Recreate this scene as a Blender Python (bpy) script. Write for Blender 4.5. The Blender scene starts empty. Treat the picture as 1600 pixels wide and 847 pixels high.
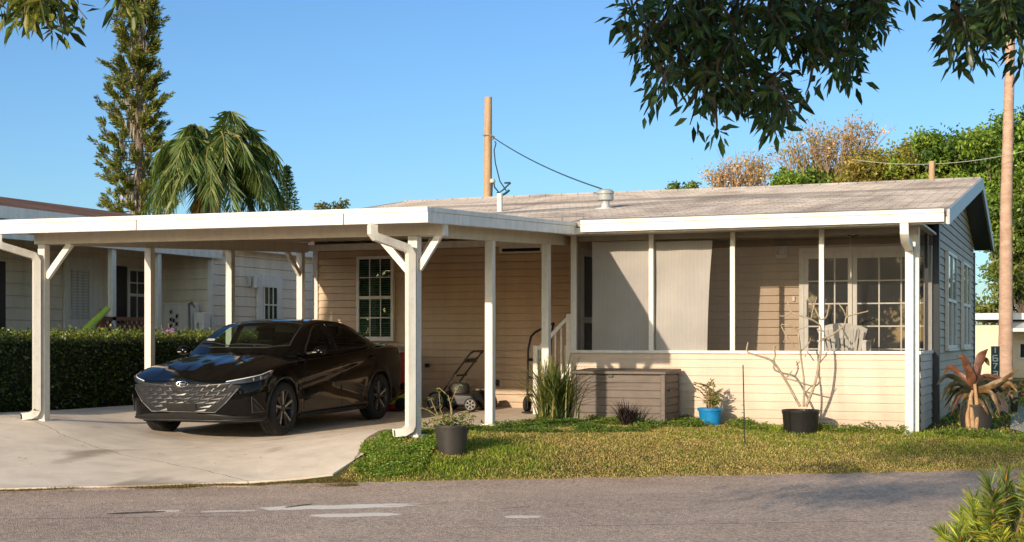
import bpy, bmesh, math, random
import numpy as np
from mathutils import Vector, Matrix
from mathutils.bvhtree import BVHTree

random.seed(11)
rng = np.random.default_rng(11)
sc = bpy.context.scene
COL = sc.collection
rad = math.radians
PI = math.pi

# ------------------------------------------------------------------ camera model (house axes: X right, Y into the lot)
F = 2216.0
YAW = rad(21.66)
CZ = 1.19
SN, CS = math.sin(YAW), math.cos(YAW)


def _ray(px, py):
    t = (px - 800.0) / F
    return -SN + t * CS, CS + t * SN, (530.0 - py) / F


def atD(px, py, d):
    r = _ray(px, py)
    return Vector((r[0] * d, r[1] * d, CZ + r[2] * d))


def atY(px, py, Y):
    return atD(px, py, Y / _ray(px, py)[1])


def atX(px, py, X):
    return atD(px, py, X / _ray(px, py)[0])


def atZ(px, py, Z):
    return atD(px, py, (Z - CZ) / _ray(px, py)[2])


# ------------------------------------------------------------------ objects
def setp(o, label=None, cat=None, group=None, kind=None):
    if label:
        o["label"] = label
    if cat:
        o["category"] = cat
    if group:
        o["group"] = group
    if kind:
        o["kind"] = kind
    return o


def thing(name, loc, label, cat, group=None):
    o = bpy.data.objects.new(name, None)
    COL.objects.link(o)
    o.location = loc
    o.empty_display_size = 0.2
    return setp(o, label, cat, group)


def origin_of(p):
    v = Vector((0, 0, 0))
    while p is not None:
        v += Vector(p.location)
        p = p.parent
    return v


class MB:
    """collects shapes for one mesh"""

    def __init__(self):
        self.v = []
        self.f = []
        self.m = []
        self.mi = 0

    def add(self, vs, fs):
        b = len(self.v)
        self.v += [tuple(p) for p in vs]
        for f in fs:
            self.f.append(tuple(b + i for i in f))
            self.m.append(self.mi)
        return self

    def box(self, x0, x1, y0, y1, z0, z1):
        if x0 > x1: x0, x1 = x1, x0
        if y0 > y1: y0, y1 = y1, y0
        if z0 > z1: z0, z1 = z1, z0
        return self.hexa([(x0, y0, z0), (x1, y0, z0), (x1, y1, z0), (x0, y1, z0)],
                         [(x0, y0, z1), (x1, y0, z1), (x1, y1, z1), (x0, y1, z1)])

    def hexa(self, lo, hi):
        return self.add(list(lo) + list(hi), [(3, 2, 1, 0), (4, 5, 6, 7), (0, 1, 5, 4), (1, 2, 6, 5), (2, 3, 7, 6), (3, 0, 4, 7)])

    def bar(self, a, b, w, h, up=(0, 0, 1)):
        a, b = Vector(a), Vector(b)
        d = (b - a).normalized()
        u = Vector(up)
        s = d.cross(u)
        if s.length < 1e-4:
            s = d.cross(Vector((1, 0, 0)))
        s.normalize()
        u = s.cross(d).normalized()
        s *= w / 2
        u *= h / 2
        return self.hexa([a - s - u, a + s - u, a + s + u, a - s + u], [b - s - u, b + s - u, b + s + u, b - s + u])

    def tube(self, pts, r, seg=8, cap=True):
        pts = [Vector(p) for p in pts]
        n = len(pts)
        rs = list(r) if hasattr(r, "__len__") else [r] * n
        vs, fs = [], []
        prev = None
        for i, p in enumerate(pts):
            d = (pts[min(i + 1, n - 1)] - pts[max(i - 1, 0)])
            if d.length < 1e-9:
                d = Vector((0, 0, 1))
            d.normalize()
            if prev is None:
                a = d.cross(Vector((0, 0, 1)))
                if a.length < 0.05:
                    a = d.cross(Vector((1, 0, 0)))
            else:
                a = prev - d * prev.dot(d)
                if a.length < 1e-6:
                    a = d.cross(Vector((1, 0, 0)))
            a.normalize()
            prev = a
            b = d.cross(a)
            for k in range(seg):
                t = 2 * PI * k / seg
                vs.append(p + (a * math.cos(t) + b * math.sin(t)) * rs[i])
        for i in range(n - 1):
            for k in range(seg):
                k2 = (k + 1) % seg
                fs.append((i * seg + k, i * seg + k2, (i + 1) * seg + k2, (i + 1) * seg + k))
        if cap:
            fs.append(tuple(range(seg - 1, -1, -1)))
            fs.append(tuple((n - 1) * seg + k for k in range(seg)))
        return self.add(vs, fs)

    def lathe(self, prof, c=(0, 0, 0), seg=32, axis="z", close=False):
        vs, fs = [], []
        n = len(prof)
        for (r, h) in prof:
            for k in range(seg):
                t = 2 * PI * k / seg
                if axis == "z":
                    vs.append((c[0] + r * math.cos(t), c[1] + r * math.sin(t), c[2] + h))
                else:
                    vs.append((c[0] + h, c[1] + r * math.cos(t), c[2] + r * math.sin(t)))
        for i in range(n - 1 if not close else n):
            j = (i + 1) % n
            for k in range(seg):
                k2 = (k + 1) % seg
                fs.append((i * seg + k, i * seg + k2, j * seg + k2, j * seg + k))
        return self.add(vs, fs)

    def grid(self, P):
        """P: rows of points"""
        nr, nc = len(P), len(P[0])
        vs = [p for row in P for p in row]
        fs = [(i * nc + j, i * nc + j + 1, (i + 1) * nc + j + 1, (i + 1) * nc + j) for i in range(nr - 1) for j in range(nc - 1)]
        return self.add(vs, fs)


def obj(name, mb, mat, parent=None, label=None, smooth=None, bevel=0, kind=None, cat=None, group=None, at=None, fixn=False):
    """link one mesh object; vertices are given in world space"""
    me = bpy.data.meshes.new(name)
    o = bpy.data.objects.new(name, me)
    COL.objects.link(o)
    if parent is not None:
        org = origin_of(parent)
        o.parent = parent
    else:
        org = Vector(at) if at is not None else Vector((0, 0, 0))
        o.location = org
    me.from_pydata([(p[0] - org.x, p[1] - org.y, p[2] - org.z) for p in mb.v], [], mb.f)
    mats = mat if isinstance(mat, (list, tuple)) else [mat]
    for m in mats:
        me.materials.append(m)
    if len(mats) > 1:
        me.polygons.foreach_set("material_index", mb.m)
    if fixn:
        bm = bmesh.new()
        bm.from_mesh(me)
        bmesh.ops.recalc_face_normals(bm, faces=bm.faces)
        bm.to_mesh(me)
        bm.free()
    me.update()
    if smooth is not None:
        me.polygons.foreach_set("use_smooth", [True] * len(me.polygons))
        if smooth < 179:
            me.set_sharp_from_angle(angle=rad(smooth))
    if bevel:
        b = o.modifiers.new("bevel", "BEVEL")
        b.width = bevel
        b.segments = 2
        b.limit_method = "ANGLE"
        b.angle_limit = rad(40)
    return setp(o, label, cat, group, kind)


def np_obj(name, V, Fc, mat, col=None, parent=None, at=None, smooth=False, **kw):
    """V (n,3) world, Fc (m,k) uniform faces, col (n,3) point colours"""
    V = np.asarray(V, dtype=np.float64)
    Fc = np.asarray(Fc, dtype=np.int32)
    me = bpy.data.meshes.new(name)
    o = bpy.data.objects.new(name, me)
    COL.objects.link(o)
    if parent is not None:
        org = origin_of(parent)
        o.parent = parent
    else:
        org = Vector(at) if at is not None else Vector((0, 0, 0))
        o.location = org
    V = V - np.array(org)
    m, k = Fc.shape
    me.vertices.add(len(V))
    me.vertices.foreach_set("co", V.astype(np.float32).ravel())
    me.loops.add(m * k)
    me.loops.foreach_set("vertex_index", Fc.ravel())
    me.polygons.add(m)
    me.polygons.foreach_set("loop_start", np.arange(0, m * k, k, dtype=np.int32))
    me.polygons.foreach_set("use_smooth", np.full(m, smooth))
    if col is not None:
        a = me.color_attributes.new("Col", "FLOAT_COLOR", "POINT")
        c4 = np.ones((len(V), 4), dtype=np.float32)
        c4[:, :3] = col
        a.data.foreach_set("color", c4.ravel())
    me.materials.append(mat)
    me.update(calc_edges=True)
    me.validate()
    return setp(o, kw.get("label"), kw.get("cat"), kw.get("group"), kw.get("kind"))


def copy_tree(o, parent=None, offset=None):
    c = o.copy()
    COL.objects.link(c)
    c.parent = parent
    for ch in list(o.children):
        copy_tree(ch, c)
    if offset is not None:
        c.location = Vector(o.location) + Vector(offset)
    return c


# ------------------------------------------------------------------ materials
class NT:
    def __init__(self, name):
        self.m = bpy.data.materials.new(name)
        self.m.use_nodes = True
        self.t = self.m.node_tree
        self.t.nodes.clear()
        self.out = self.t.nodes.new("ShaderNodeOutputMaterial")
        self._co = None

    def n(self, typ, **kw):
        nd = self.t.nodes.new("ShaderNode" + typ)
        for k, v in kw.items():
            if k.startswith("i_"):
                key = k[2:]
                nd.inputs[int(key) if key.isdigit() else key].default_value = v
            else:
                setattr(nd, k, v)
        return nd

    def l(self, a, b):
        self.t.links.new(a, b)

    def co(self, kind="Object"):
        if self._co is None:
            self._co = self.n("TexCoord")
        return self._co.outputs[kind]

    def mapped(self, scale=(1, 1, 1), rot=(0, 0, 0), loc=(0, 0, 0), kind="Object"):
        mp = self.n("Mapping")
        mp.inputs["Scale"].default_value = scale
        mp.inputs["Rotation"].default_value = rot
        mp.inputs["Location"].default_value = loc
        self.l(self.co(kind), mp.inputs["Vector"])
        return mp.outputs[0]

    def noise(self, scale, detail=4, rough=0.55, vec=None, dist=0.0):
        nd = self.n("TexNoise")
        nd.inputs["Scale"].default_value = scale
        nd.inputs["Detail"].default_value = detail
        nd.inputs["Roughness"].default_value = rough
        nd.inputs["Distortion"].default_value = dist
        self.l(vec if vec is not None else self.co(), nd.inputs["Vector"])
        return nd.outputs["Fac"]

    def ramp(self, fac, stops, interp="LINEAR"):
        r = self.n("ValToRGB")
        r.color_ramp.interpolation = interp
        e = r.color_ramp.elements
        while len(e) < len(stops):
            e.new(0.5)
        for i, (p, c) in enumerate(stops):
            e[i].position = p
            if not hasattr(c, "__len__"):
                c = (c, c, c)
            e[i].color = (c[0], c[1], c[2], 1)
        self.l(fac, r.inputs[0])
        return r.outputs[0]

    def mix(self, fac, a, b, mode="MIX"):
        x = self.n("Mix", data_type="RGBA", blend_type=mode)
        for s, v in ((x.inputs[0], fac), (x.inputs[6], a), (x.inputs[7], b)):
            if hasattr(v, "is_output"):
                self.l(v, s)
            elif hasattr(v, "__len__"):
                s.default_value = (v[0], v[1], v[2], 1)
            else:
                s.default_value = v
        return x.outputs[2]

    def math(self, op, a, b=None, clamp=False):
        x = self.n("Math", operation=op)
        x.use_clamp = clamp
        for s, v in ((x.inputs[0], a), (x.inputs[1], b)):
            if v is None:
                continue
            if hasattr(v, "is_output"):
                self.l(v, s)
            else:
                s.default_value = v
        return x.outputs[0]

    def bsdf(self, color, rough=0.5, metal=0.0, spec=0.5, coat=0.0, bump=None, bstr=0.3, bdist=0.01, **kw):
        b = self.n("BsdfPrincipled")
        for key, v in (("Base Color", color), ("Roughness", rough), ("Metallic", metal), ("Specular IOR Level", spec), ("Coat Weight", coat)):
            s = b.inputs[key]
            if hasattr(v, "is_output"):
                self.l(v, s)
            elif hasattr(v, "__len__"):
                s.default_value = (v[0], v[1], v[2], 1)
            else:
                s.default_value = v
        if coat:
            b.inputs["Coat Roughness"].default_value = kw.get("coatr", 0.03)
        if bump is not None:
            bp = self.n("Bump")
            bp.inputs["Strength"].default_value = bstr
            bp.inputs["Distance"].default_value = bdist
            self.l(bump, bp.inputs["Height"])
            self.l(bp.outputs[0], b.inputs["Normal"])
        return b.outputs[0]

    def done(self, sh):
        self.l(sh, self.out.inputs["Surface"])
        return self.m


def lerp3(a, k):
    return tuple(min(1.0, max(0.0, x * k)) for x in a)


def plain(name, col, rough=0.5, var=0.12, scale=6.0, metal=0.0, spec=0.5, bump=0.0, bscale=60.0, coat=0.0, tint=None):
    t = NT(name)
    n1 = t.noise(scale, 5, 0.6)
    c = t.ramp(n1, [(0.25, lerp3(col, 1 - var)), (0.75, lerp3(tint or col, 1 + var))])
    b = t.noise(bscale, 4, 0.6) if bump else None
    rr = t.ramp(t.noise(scale * 2.3, 3), [(0.3, max(0.02, rough - 0.06)), (0.7, min(1, rough + 0.06))])
    return t.done(t.bsdf(c, rr, metal, spec, coat, bump=b, bstr=bump))


M = {}
# white painted aluminium: faint grime and rain streaks
def white_paint(name, col, grime=0.18):
    t = NT(name)
    s = t.noise(1.0, 6, 0.65, vec=t.mapped((9, 9, 0.9)))
    f = t.noise(14, 5, 0.6)
    c = t.ramp(s, [(0.3, lerp3(col, 1 - grime)), (0.62, col)])
    c = t.mix(0.35, c, t.ramp(f, [(0.30, (0.7, 0.65, 0.58)), (0.5, (1, 1, 1))]), "MULTIPLY")
    return t.done(t.bsdf(c, 0.42, bump=f, bstr=0.06))


M["white"] = white_paint("white_aluminium", (0.86, 0.82, 0.75), 0.2)
M["white2"] = white_paint("white_vinyl_trim", (0.79, 0.745, 0.675), 0.2)
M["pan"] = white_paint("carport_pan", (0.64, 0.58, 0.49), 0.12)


def siding(name, col, grime=0.2):
    t = NT(name)
    s = t.noise(1.0, 5, 0.6, vec=t.mapped((2.2, 2.2, 0.5)))
    g = t.noise(26, 4, 0.7, vec=t.mapped((0.25, 0.25, 2.0)))
    c = t.ramp(s, [(0.3, lerp3(col, 1 - grime)), (0.7, lerp3(col, 1.06))])
    c = t.mix(0.3, c, t.ramp(g, [(0.35, (0.72, 0.68, 0.62)), (0.65, (1, 1, 1))]), "MULTIPLY")
    # soil splash rising unevenly from the foot of the wall, and faint run-down streaks
    sep = t.n("SeparateXYZ")
    t.l(t.co(), sep.inputs[0])
    zz = t.math("ADD", sep.outputs[2], t.math("MULTIPLY", t.noise(3.5, 5, 0.7), -0.45))
    c = t.mix(0.55, c, t.ramp(t.math("ADD", zz, 0.55), [(0.30, (0.60, 0.55, 0.47)), (0.75, (1, 1, 1))]), "MULTIPLY")
    c = t.mix(0.35, c, t.ramp(t.noise(1.0, 5, 0.65, vec=t.mapped((7, 7, 0.35))), [(0.3, (0.75, 0.72, 0.67)), (0.5, (1, 1, 1))]), "MULTIPLY")
    return t.done(t.bsdf(c, 0.55, bump=g, bstr=0.08))


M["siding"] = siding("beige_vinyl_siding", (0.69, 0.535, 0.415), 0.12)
M["siding_shade"] = siding("shade_toned_siding", (0.60, 0.435, 0.295), 0.15)  # beige siding darkened in colour for the carport and porch shade
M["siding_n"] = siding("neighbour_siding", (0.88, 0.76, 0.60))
M["siding_g"] = siding("gable_shade_siding", (0.49, 0.375, 0.265), 0.15)  # siding copy with the gable's shade put into its colour
M["rake"] = white_paint("shade_greyed_rake_trim", (0.42, 0.42, 0.42), 0.12)  # white trim greyed in colour for the shaded gable side
M["cream"] = siding("cream_stucco", (0.75, 0.64, 0.46), 0.1)


def shingle(name, c0, c1, c2, streak=0.5):
    t = NT(name)
    br = t.n("TexBrick")
    br.offset = 0.5
    br.inputs["Color1"].default_value = (*c0, 1)
    br.inputs["Color2"].default_value = (*c1, 1)
    br.inputs["Mortar"].default_value = (*lerp3(c2, 0.55), 1)
    br.inputs["Scale"].default_value = 1.0
    br.inputs["Mortar Size"].default_value = 0.012
    br.inputs["Mortar Smooth"].default_value = 0.25
    br.inputs["Bias"].default_value = -0.2
    br.inputs["Brick Width"].default_value = 0.31
    br.inputs["Row Height"].default_value = 0.143
    t.l(t.co(), br.inputs["Vector"])
    st = t.noise(1.0, 6, 0.6, vec=t.mapped((1.3, 0.55, 1)), dist=0.6)
    fine = t.noise(55, 4, 0.7)
    c = t.mix(streak, br.outputs["Color"], t.ramp(st, [(0.36, (0.52, 0.49, 0.48)), (0.60, (1.1, 1.09, 1.09))]), "MULTIPLY")
    c = t.mix(0.5, c, t.ramp(fine, [(0.3, (0.62, 0.6, 0.58)), (0.7, (1.2, 1.2, 1.2))]), "MULTIPLY")
    return t.done(t.bsdf(c, 0.9, spec=0.2, bump=t.math("ADD", fine, br.outputs["Fac"]), bstr=0.35))


M["shingle"] = shingle("weathered_grey_shingle", (0.43, 0.385, 0.365), (0.39, 0.35, 0.33), (0.44, 0.395, 0.375), 0.7)
M["shingle_n"] = shingle("brown_shingle", (0.30, 0.15, 0.085), (0.20, 0.10, 0.06), (0.2, 0.1, 0.06), 0.5)


def concrete():
    t = NT("driveway_concrete")
    big = t.noise(0.45, 6, 0.6, dist=0.5)
    mid = t.noise(2.7, 6, 0.62)
    fine = t.noise(70, 4, 0.65)
    c = t.ramp(big, [(0.3, (0.77, 0.63, 0.49)), (0.7, (0.88, 0.745, 0.60))])
    c = t.mix(0.55, c, t.ramp(mid, [(0.32, (0.72, 0.69, 0.66)), (0.6, (1.04, 1.03, 1.02))]), "MULTIPLY")
    c = t.mix(0.3, c, t.ramp(fine, [(0.3, (0.74, 0.72, 0.7)), (0.7, (1.1, 1.1, 1.1))]), "MULTIPLY")
    # oil drips / tyre stains
    spot = t.noise(1.15, 3, 0.5, vec=t.mapped((1, 0.6, 1), loc=(3.1, 7.7, 0)))
    c = t.mix(1.0, c, t.ramp(spot, [(0.27, (0.6, 0.57, 0.54)), (0.38, (1, 1, 1))]), "MULTIPLY")
    # hairline cracks and tooled joints: wandering lines in the slab's own plane
    sep = t.n("SeparateXYZ")
    t.l(t.co(), sep.inputs[0])
    wob = t.math("MULTIPLY", t.math("SUBTRACT", t.noise(1.4, 5, 0.7), 0.5), 0.22)
    for (nx, ny, cc, w, wb) in CRACKS:
        d = t.math("ADD", t.math("MULTIPLY", sep.outputs[0], nx), t.math("MULTIPLY", sep.outputs[1], ny))
        d = t.math("SUBTRACT", d, cc)
        if wb:
            d = t.math("ADD", d, wob)
        k = t.math("DIVIDE", t.math("ABSOLUTE", d), w)
        c = t.mix(1.0, c, t.ramp(k, [(0.25, (0.42, 0.38, 0.34)), (1.0, (1, 1, 1))]), "MULTIPLY")
    return t.done(t.bsdf(c, 0.85, spec=0.25, bump=fine, bstr=0.15))


def line2(pa, pb):
    """normal form of the ground line through two photo points at driveway level"""
    a, b = atZ(*pa, 0.02), atZ(*pb, 0.02)
    d = (b - a)
    n = Vector((-d.y, d.x)).normalized()
    return n.x, n.y, n.x * a.x + n.y * a.y


CRACKS = [(*line2((440, 752), (565, 708)), 0.02, 1), (*line2((440, 668), (640, 684)), 0.016, 0), (*line2((190, 700), (470, 731)), 0.009, 1)]
M["concrete"] = concrete()


def asphalt():
    t = NT("asphalt")
    big = t.noise(0.35, 5, 0.6, dist=0.4)
    mid = t.noise(3.5, 5, 0.65)
    vo = t.n("TexVoronoi")
    vo.inputs["Scale"].default_value = 75
    t.l(t.co(), vo.inputs["Vector"])
    fine = t.noise(30, 6, 0.85)
    c = t.ramp(big, [(0.3, (0.54, 0.395, 0.30)), (0.7, (0.69, 0.52, 0.40))])
    c = t.mix(0.5, c, t.ramp(mid, [(0.3, (0.72, 0.7, 0.7)), (0.7, (1.15, 1.12, 1.1))]), "MULTIPLY")
    c = t.mix(0.75, c, t.ramp(fine, [(0.36, (0.30, 0.28, 0.27)), (0.51, (1, 1, 1)), (0.68, (1.9, 1.85, 1.75))]), "MULTIPLY")
    c = t.mix(0.5, c, t.ramp(vo.outputs["Distance"], [(0.1, (1.25, 1.22, 1.18)), (0.55, (0.8, 0.8, 0.8))]), "MULTIPLY")
    # worn lighter track and darker seam along the road direction
    sep = t.n("SeparateXYZ")
    t.l(t.co(), sep.inputs[0])
    d = t.math("ADD", t.math("MULTIPLY", sep.outputs[0], ROADN.x), t.math("MULTIPLY", sep.outputs[1], ROADN.y))
    d = t.math("SUBTRACT", d, ROADC)
    d = t.math("ADD", d, t.math("MULTIPLY", mid, 0.25))
    c = t.mix(0.6, c, t.ramp(t.math("DIVIDE", t.math("MULTIPLY", d, -1), 6.0), [(0.0, (0.85, 0.82, 0.8)), (0.12, (1.12, 1.1, 1.08)), (0.25, (0.95, 0.95, 0.95)), (0.42, (0.82, 0.82, 0.82)), (0.7, (1.0, 1.0, 1.0))]), "MULTIPLY")
    # worn white patches and ragged cracks, in road-aligned coordinates
    s_ = t.math("ADD", t.math("MULTIPLY", sep.outputs[0], ROADD.x), t.math("MULTIPLY", sep.outputs[1], ROADD.y))
    s_ = t.math("SUBTRACT", s_, ROADD.x * RA.x + ROADD.y * RA.y)
    d0 = t.math("ADD", t.math("MULTIPLY", sep.outputs[0], ROADN.x), t.math("MULTIPLY", sep.outputs[1], ROADN.y))
    d0 = t.math("SUBTRACT", d0, ROADC)
    ed = t.math("MULTIPLY", t.math("SUBTRACT", t.noise(5.5, 6, 0.75), 0.5), 2.6)
    wn = t.noise(22, 5, 0.8)
    for (xa, ya, xb, yb, hw, colr, st) in ROADMARKS:
        a, b = atZ(xa, ya, -0.19), atZ(xb, yb, -0.19)
        fs = [((p.x - RA.x) * ROADD.x + (p.y - RA.y) * ROADD.y, (p.x - RA.x) * ROADN.x + (p.y - RA.y) * ROADN.y) for p in (a, b)]
        (s0, q0), (s1, q1) = fs
        sl = (q1 - q0) / (s1 - s0)
        u = t.math("DIVIDE", t.math("SUBTRACT", s_, (s0 + s1) / 2), abs(s1 - s0) / 2)
        v = t.math("SUBTRACT", d0, (q0 + q1) / 2)
        v = t.math("SUBTRACT", v, t.math("MULTIPLY", t.math("SUBTRACT", s_, (s0 + s1) / 2), sl))
        v = t.math("DIVIDE", v, hw)
        f = t.math("ADD", t.math("POWER", t.math("ABSOLUTE", u), 4.0), t.math("MULTIPLY", v, v))
        f = t.math("ADD", f, ed)
        mk = t.ramp(f, [(0.72, (1, 1, 1)), (1.0, (0, 0, 0))])
        mk = t.math("MULTIPLY", mk, t.math("MULTIPLY", t.ramp(wn, [(0.25, 0.3), (0.42, 1.0)]), st))
        c = t.mix(mk, c, colr)
    return t.done(t.bsdf(c, 0.9, spec=0.25, bump=t.math("ADD", fine, vo.outputs["Distance"]), bstr=0.6, bdist=0.012))


_WP, _CK = (0.95, 0.83, 0.71), (0.05, 0.042, 0.036)
ROADMARKS = [(312, 800, 405, 797, 0.07, _WP, 0.6), (400, 795, 660, 788, 0.15, _WP, 0.95), (480, 806, 632, 803, 0.12, _WP, 0.9), (788, 808, 845, 807, 0.08, _WP, 0.8), (240, 799, 282, 798, 0.09, _WP, 0.6),
             (165, 803, 262, 799, 0.055, _CK, 0.9), (442, 793, 488, 787, 0.05, _CK, 0.9), (300, 802, 380, 800, 0.025, _CK, 0.5), (600, 790, 690, 787, 0.02, _CK, 0.5), (780, 795, 830, 791, 0.02, _CK, 0.5), (-60, 812, 420, 806, 0.012, _CK, 0.7), (640, 826, 1500, 812, 0.012, _CK, 0.55), (860, 775, 1180, 768, 0.010, _CK, 0.5)]


RA = atZ(0, 768, -0.19)
RB = atZ(1500, 737, -0.19)
_rd = (RB - RA)
ROADD = Vector((_rd.x, _rd.y)).normalized()
ROADN = Vector((-ROADD.y, ROADD.x))
ROADC = ROADN.x * RA.x + ROADN.y * RA.y
M["asphalt"] = asphalt()


def soil():
    t = NT("soil_and_thatch")
    a = t.noise(0.9, 6, 0.65)
    b = t.noise(30, 5, 0.7)
    c = t.ramp(a, [(0.32, (0.16, 0.115, 0.05)), (0.5, (0.11, 0.105, 0.03)), (0.7, (0.07, 0.10, 0.022))])
    c = t.mix(0.6, c, t.ramp(b, [(0.3, (0.4, 0.38, 0.35)), (0.7, (1.3, 1.25, 1.2))]), "MULTIPLY")
    return t.done(t.bsdf(c, 0.95, spec=0.1, bump=b, bstr=0.6, bdist=0.03))


M["soil"] = soil()


def leafmat(name, transl=0.3, rough=0.45, spec=0.4, gain=1.0):
    t = NT(name)
    a = t.n("VertexColor", layer_name="Col")
    c = a.outputs["Color"]
    nz = t.noise(9, 3)
    c = t.mix(1.0, c, t.ramp(nz, [(0.3, (0.8 * gain,) * 3), (0.7, (1.15 * gain,) * 3)]), "MULTIPLY")
    p = t.bsdf(c, rough, spec=spec)
    if transl:
        tr = t.n("BsdfTranslucent")
        t.l(t.mix(1.0, c, (1.5, 1.6, 0.7), "MULTIPLY"), tr.inputs["Color"])
        ms = t.n("MixShader")
        ms.inputs[0].default_value = transl
        t.l(p, ms.inputs[1])
        t.l(tr.outputs[0], ms.inputs[2])
        p = ms.outputs[0]
    return t.done(p)


M["leaf"] = leafmat("foliage", 0.28)
M["leaf_gloss"] = leafmat("glossy_foliage", 0.22, 0.32, 0.5)
M["grass"] = leafmat("grass_blades", 0.3, 0.6, 0.2)
M["attr"] = leafmat("tinted_matte", 0.0, 0.8, 0.2)


def bark(name, c0, c1, stretch=0.25, scale=9):
    t = NT(name)
    a = t.noise(scale, 6, 0.7, vec=t.mapped((1, 1, stretch)))
    b = t.noise(scale * 3, 5, 0.7)
    c = t.ramp(a, [(0.3, c0), (0.7, c1)])
    return t.done(t.bsdf(c, 0.9, spec=0.15, bump=t.math("ADD", a, b), bstr=0.6, bdist=0.02))


M["bark"] = bark("bark", (0.10, 0.075, 0.055), (0.24, 0.19, 0.15))
M["palmbark"] = bark("palm_bark", (0.36, 0.22, 0.155), (0.56, 0.385, 0.29), 2.2, 4)
M["pole"] = bark("weathered_pole_wood", (0.36, 0.22, 0.12), (0.58, 0.40, 0.25), 0.06, 14)
M["stem"] = bark("grey_plumeria_stem", (0.33, 0.25, 0.17), (0.5, 0.41, 0.29), 0.6, 22)
M["twig"] = bark("dry_twig", (0.25, 0.16, 0.09), (0.42, 0.30, 0.19), 0.6, 20)


def glass_dark(name, tint=(0.02, 0.025, 0.03), rough=0.02, transp=0.0):
    t = NT(name)
    w = t.noise(1.7, 2, 0.4)
    p = t.bsdf(tint, rough, spec=0.8, bump=w, bstr=0.02, bdist=0.02)
    if transp:
        tr = t.n("BsdfTransparent")
        tr.inputs[0].default_value = (0.72, 0.85, 0.76, 1)
        fr = t.n("Fresnel")
        fr.inputs[0].default_value = 1.5
        gl = t.n("BsdfGlossy")
        gl.inputs["Roughness"].default_value = 0.01
        ms = t.n("MixShader")
        t.l(fr.outputs[0], ms.inputs[0])
        t.l(tr.outputs[0], ms.inputs[1])
        t.l(gl.outputs[0], ms.inputs[2])
        p = ms.outputs[0]
        if transp < 1:
            b2 = t.n("BsdfDiffuse")
            b2.inputs[0].default_value = (*tint, 1)
            m2 = t.n("MixShader")
            m2.inputs[0].default_value = 1 - transp
            t.l(p, m2.inputs[1])
            t.l(b2.outputs[0], m2.inputs[2])
            p = m2.outputs[0]
    return t.done(p)


M["glass"] = glass_dark("dark_window_glass")
M["glass_clear"] = glass_dark("clear_window_glass", (0.02, 0.025, 0.025), 0.02, 0.97)
M["glass_tint"] = glass_dark("tinted_car_glass", (0.006, 0.007, 0.008), 0.02, 0.7)


def screen(name, see=0.70, col=(0.075, 0.068, 0.06)):
    t = NT(name)
    tr = t.n("BsdfTransparent")
    d = t.n("BsdfDiffuse")
    d.inputs[0].default_value = (*col, 1)
    ms = t.n("MixShader")
    w = t.noise(0.9, 3, 0.5)
    t.l(t.ramp(w, [(0.3, 1 - see - 0.03), (0.7, 1 - see + 0.03)]), ms.inputs[0])
    t.l(tr.outputs[0], ms.inputs[1])
    t.l(d.outputs[0], ms.inputs[2])
    return t.done(ms.outputs[0])


M["screen"] = screen("insect_screen")
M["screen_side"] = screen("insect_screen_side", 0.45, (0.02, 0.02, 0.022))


def cloth():
    t = NT("grey_shade_cloth")
    w = t.n("TexWave")
    w.inputs["Scale"].default_value = 6
    w.inputs["Distortion"].default_value = 5
    w.inputs["Detail"].default_value = 3
    t.l(t.mapped((1, 1, 0.35)), w.inputs["Vector"])
    n1 = t.noise(2.2, 4)
    f = t.noise(160, 2)
    c = t.ramp(n1, [(0.3, (0.62, 0.575, 0.54)), (0.7, (0.74, 0.69, 0.64))])
    c = t.mix(0.12, c, t.ramp(w.outputs[0], [(0.2, (0.75, 0.75, 0.75)), (0.8, (1.1, 1.1, 1.1))]), "MULTIPLY")
    return t.done(t.bsdf(c, 0.9, spec=0.1, bump=f, bstr=0.1))


M["cloth"] = cloth()
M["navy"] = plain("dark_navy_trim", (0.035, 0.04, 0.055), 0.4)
M["black"] = plain("black_plastic", (0.018, 0.017, 0.017), 0.45, 0.2, 20)
M["blackmetal"] = plain("black_metal", (0.02, 0.02, 0.021), 0.35, 0.2, 20)
M["charcoal"] = plain("charcoal_pot", (0.036, 0.031, 0.028), 0.55, 0.25, 7, bump=0.1)
M["blue"] = plain("blue_plastic_pot", (0.012, 0.20, 0.46), 0.35, 0.2, 9)
M["dirt"] = plain("potting_soil", (0.05, 0.035, 0.022), 0.95, 0.4, 30, bump=0.8)
M["deckbox"] = plain("taupe_resin", (0.135, 0.102, 0.082), 0.6, 0.18, 3.5, bump=0.15, bscale=90)
M["red"] = plain("red_plastic", (0.42, 0.02, 0.018), 0.35)
M["yellow"] = plain("yellow_paint", (0.72, 0.56, 0.05), 0.4)
M["lime"] = plain("lime_foam", (0.50, 0.62, 0.04), 0.5)
M["rubber"] = plain("tyre_rubber", (0.016, 0.016, 0.016), 0.75, 0.25, 25, spec=0.3)
M["grey"] = plain("grey_plastic", (0.22, 0.21, 0.2), 0.45)
M["ltgrey"] = plain("light_grey_metal", (0.5, 0.49, 0.46), 0.4)
M["alu"] = plain("aluminium", (0.62, 0.62, 0.62), 0.3, 0.1, 10, metal=0.9)
M["interior_dark"] = plain("dark_room", (0.012, 0.012, 0.013), 0.8)
M["blind"] = plain("blind_slats", (0.38, 0.39, 0.40), 0.5)
M["brownwood"] = plain("red_brown_wood", (0.22, 0.085, 0.045), 0.7, 0.3, 14, bump=0.3)
M["plasticwhite"] = plain("white_resin", (0.78, 0.73, 0.66), 0.4, 0.08)
M["greensign"] = plain("dark_green_sign", (0.03, 0.075, 0.055), 0.5)
M["signwhite"] = plain("sign_white", (0.75, 0.75, 0.7), 0.5)
M["cable"] = plain("teal_black_cable", (0.03, 0.06, 0.065), 0.5)
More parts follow.
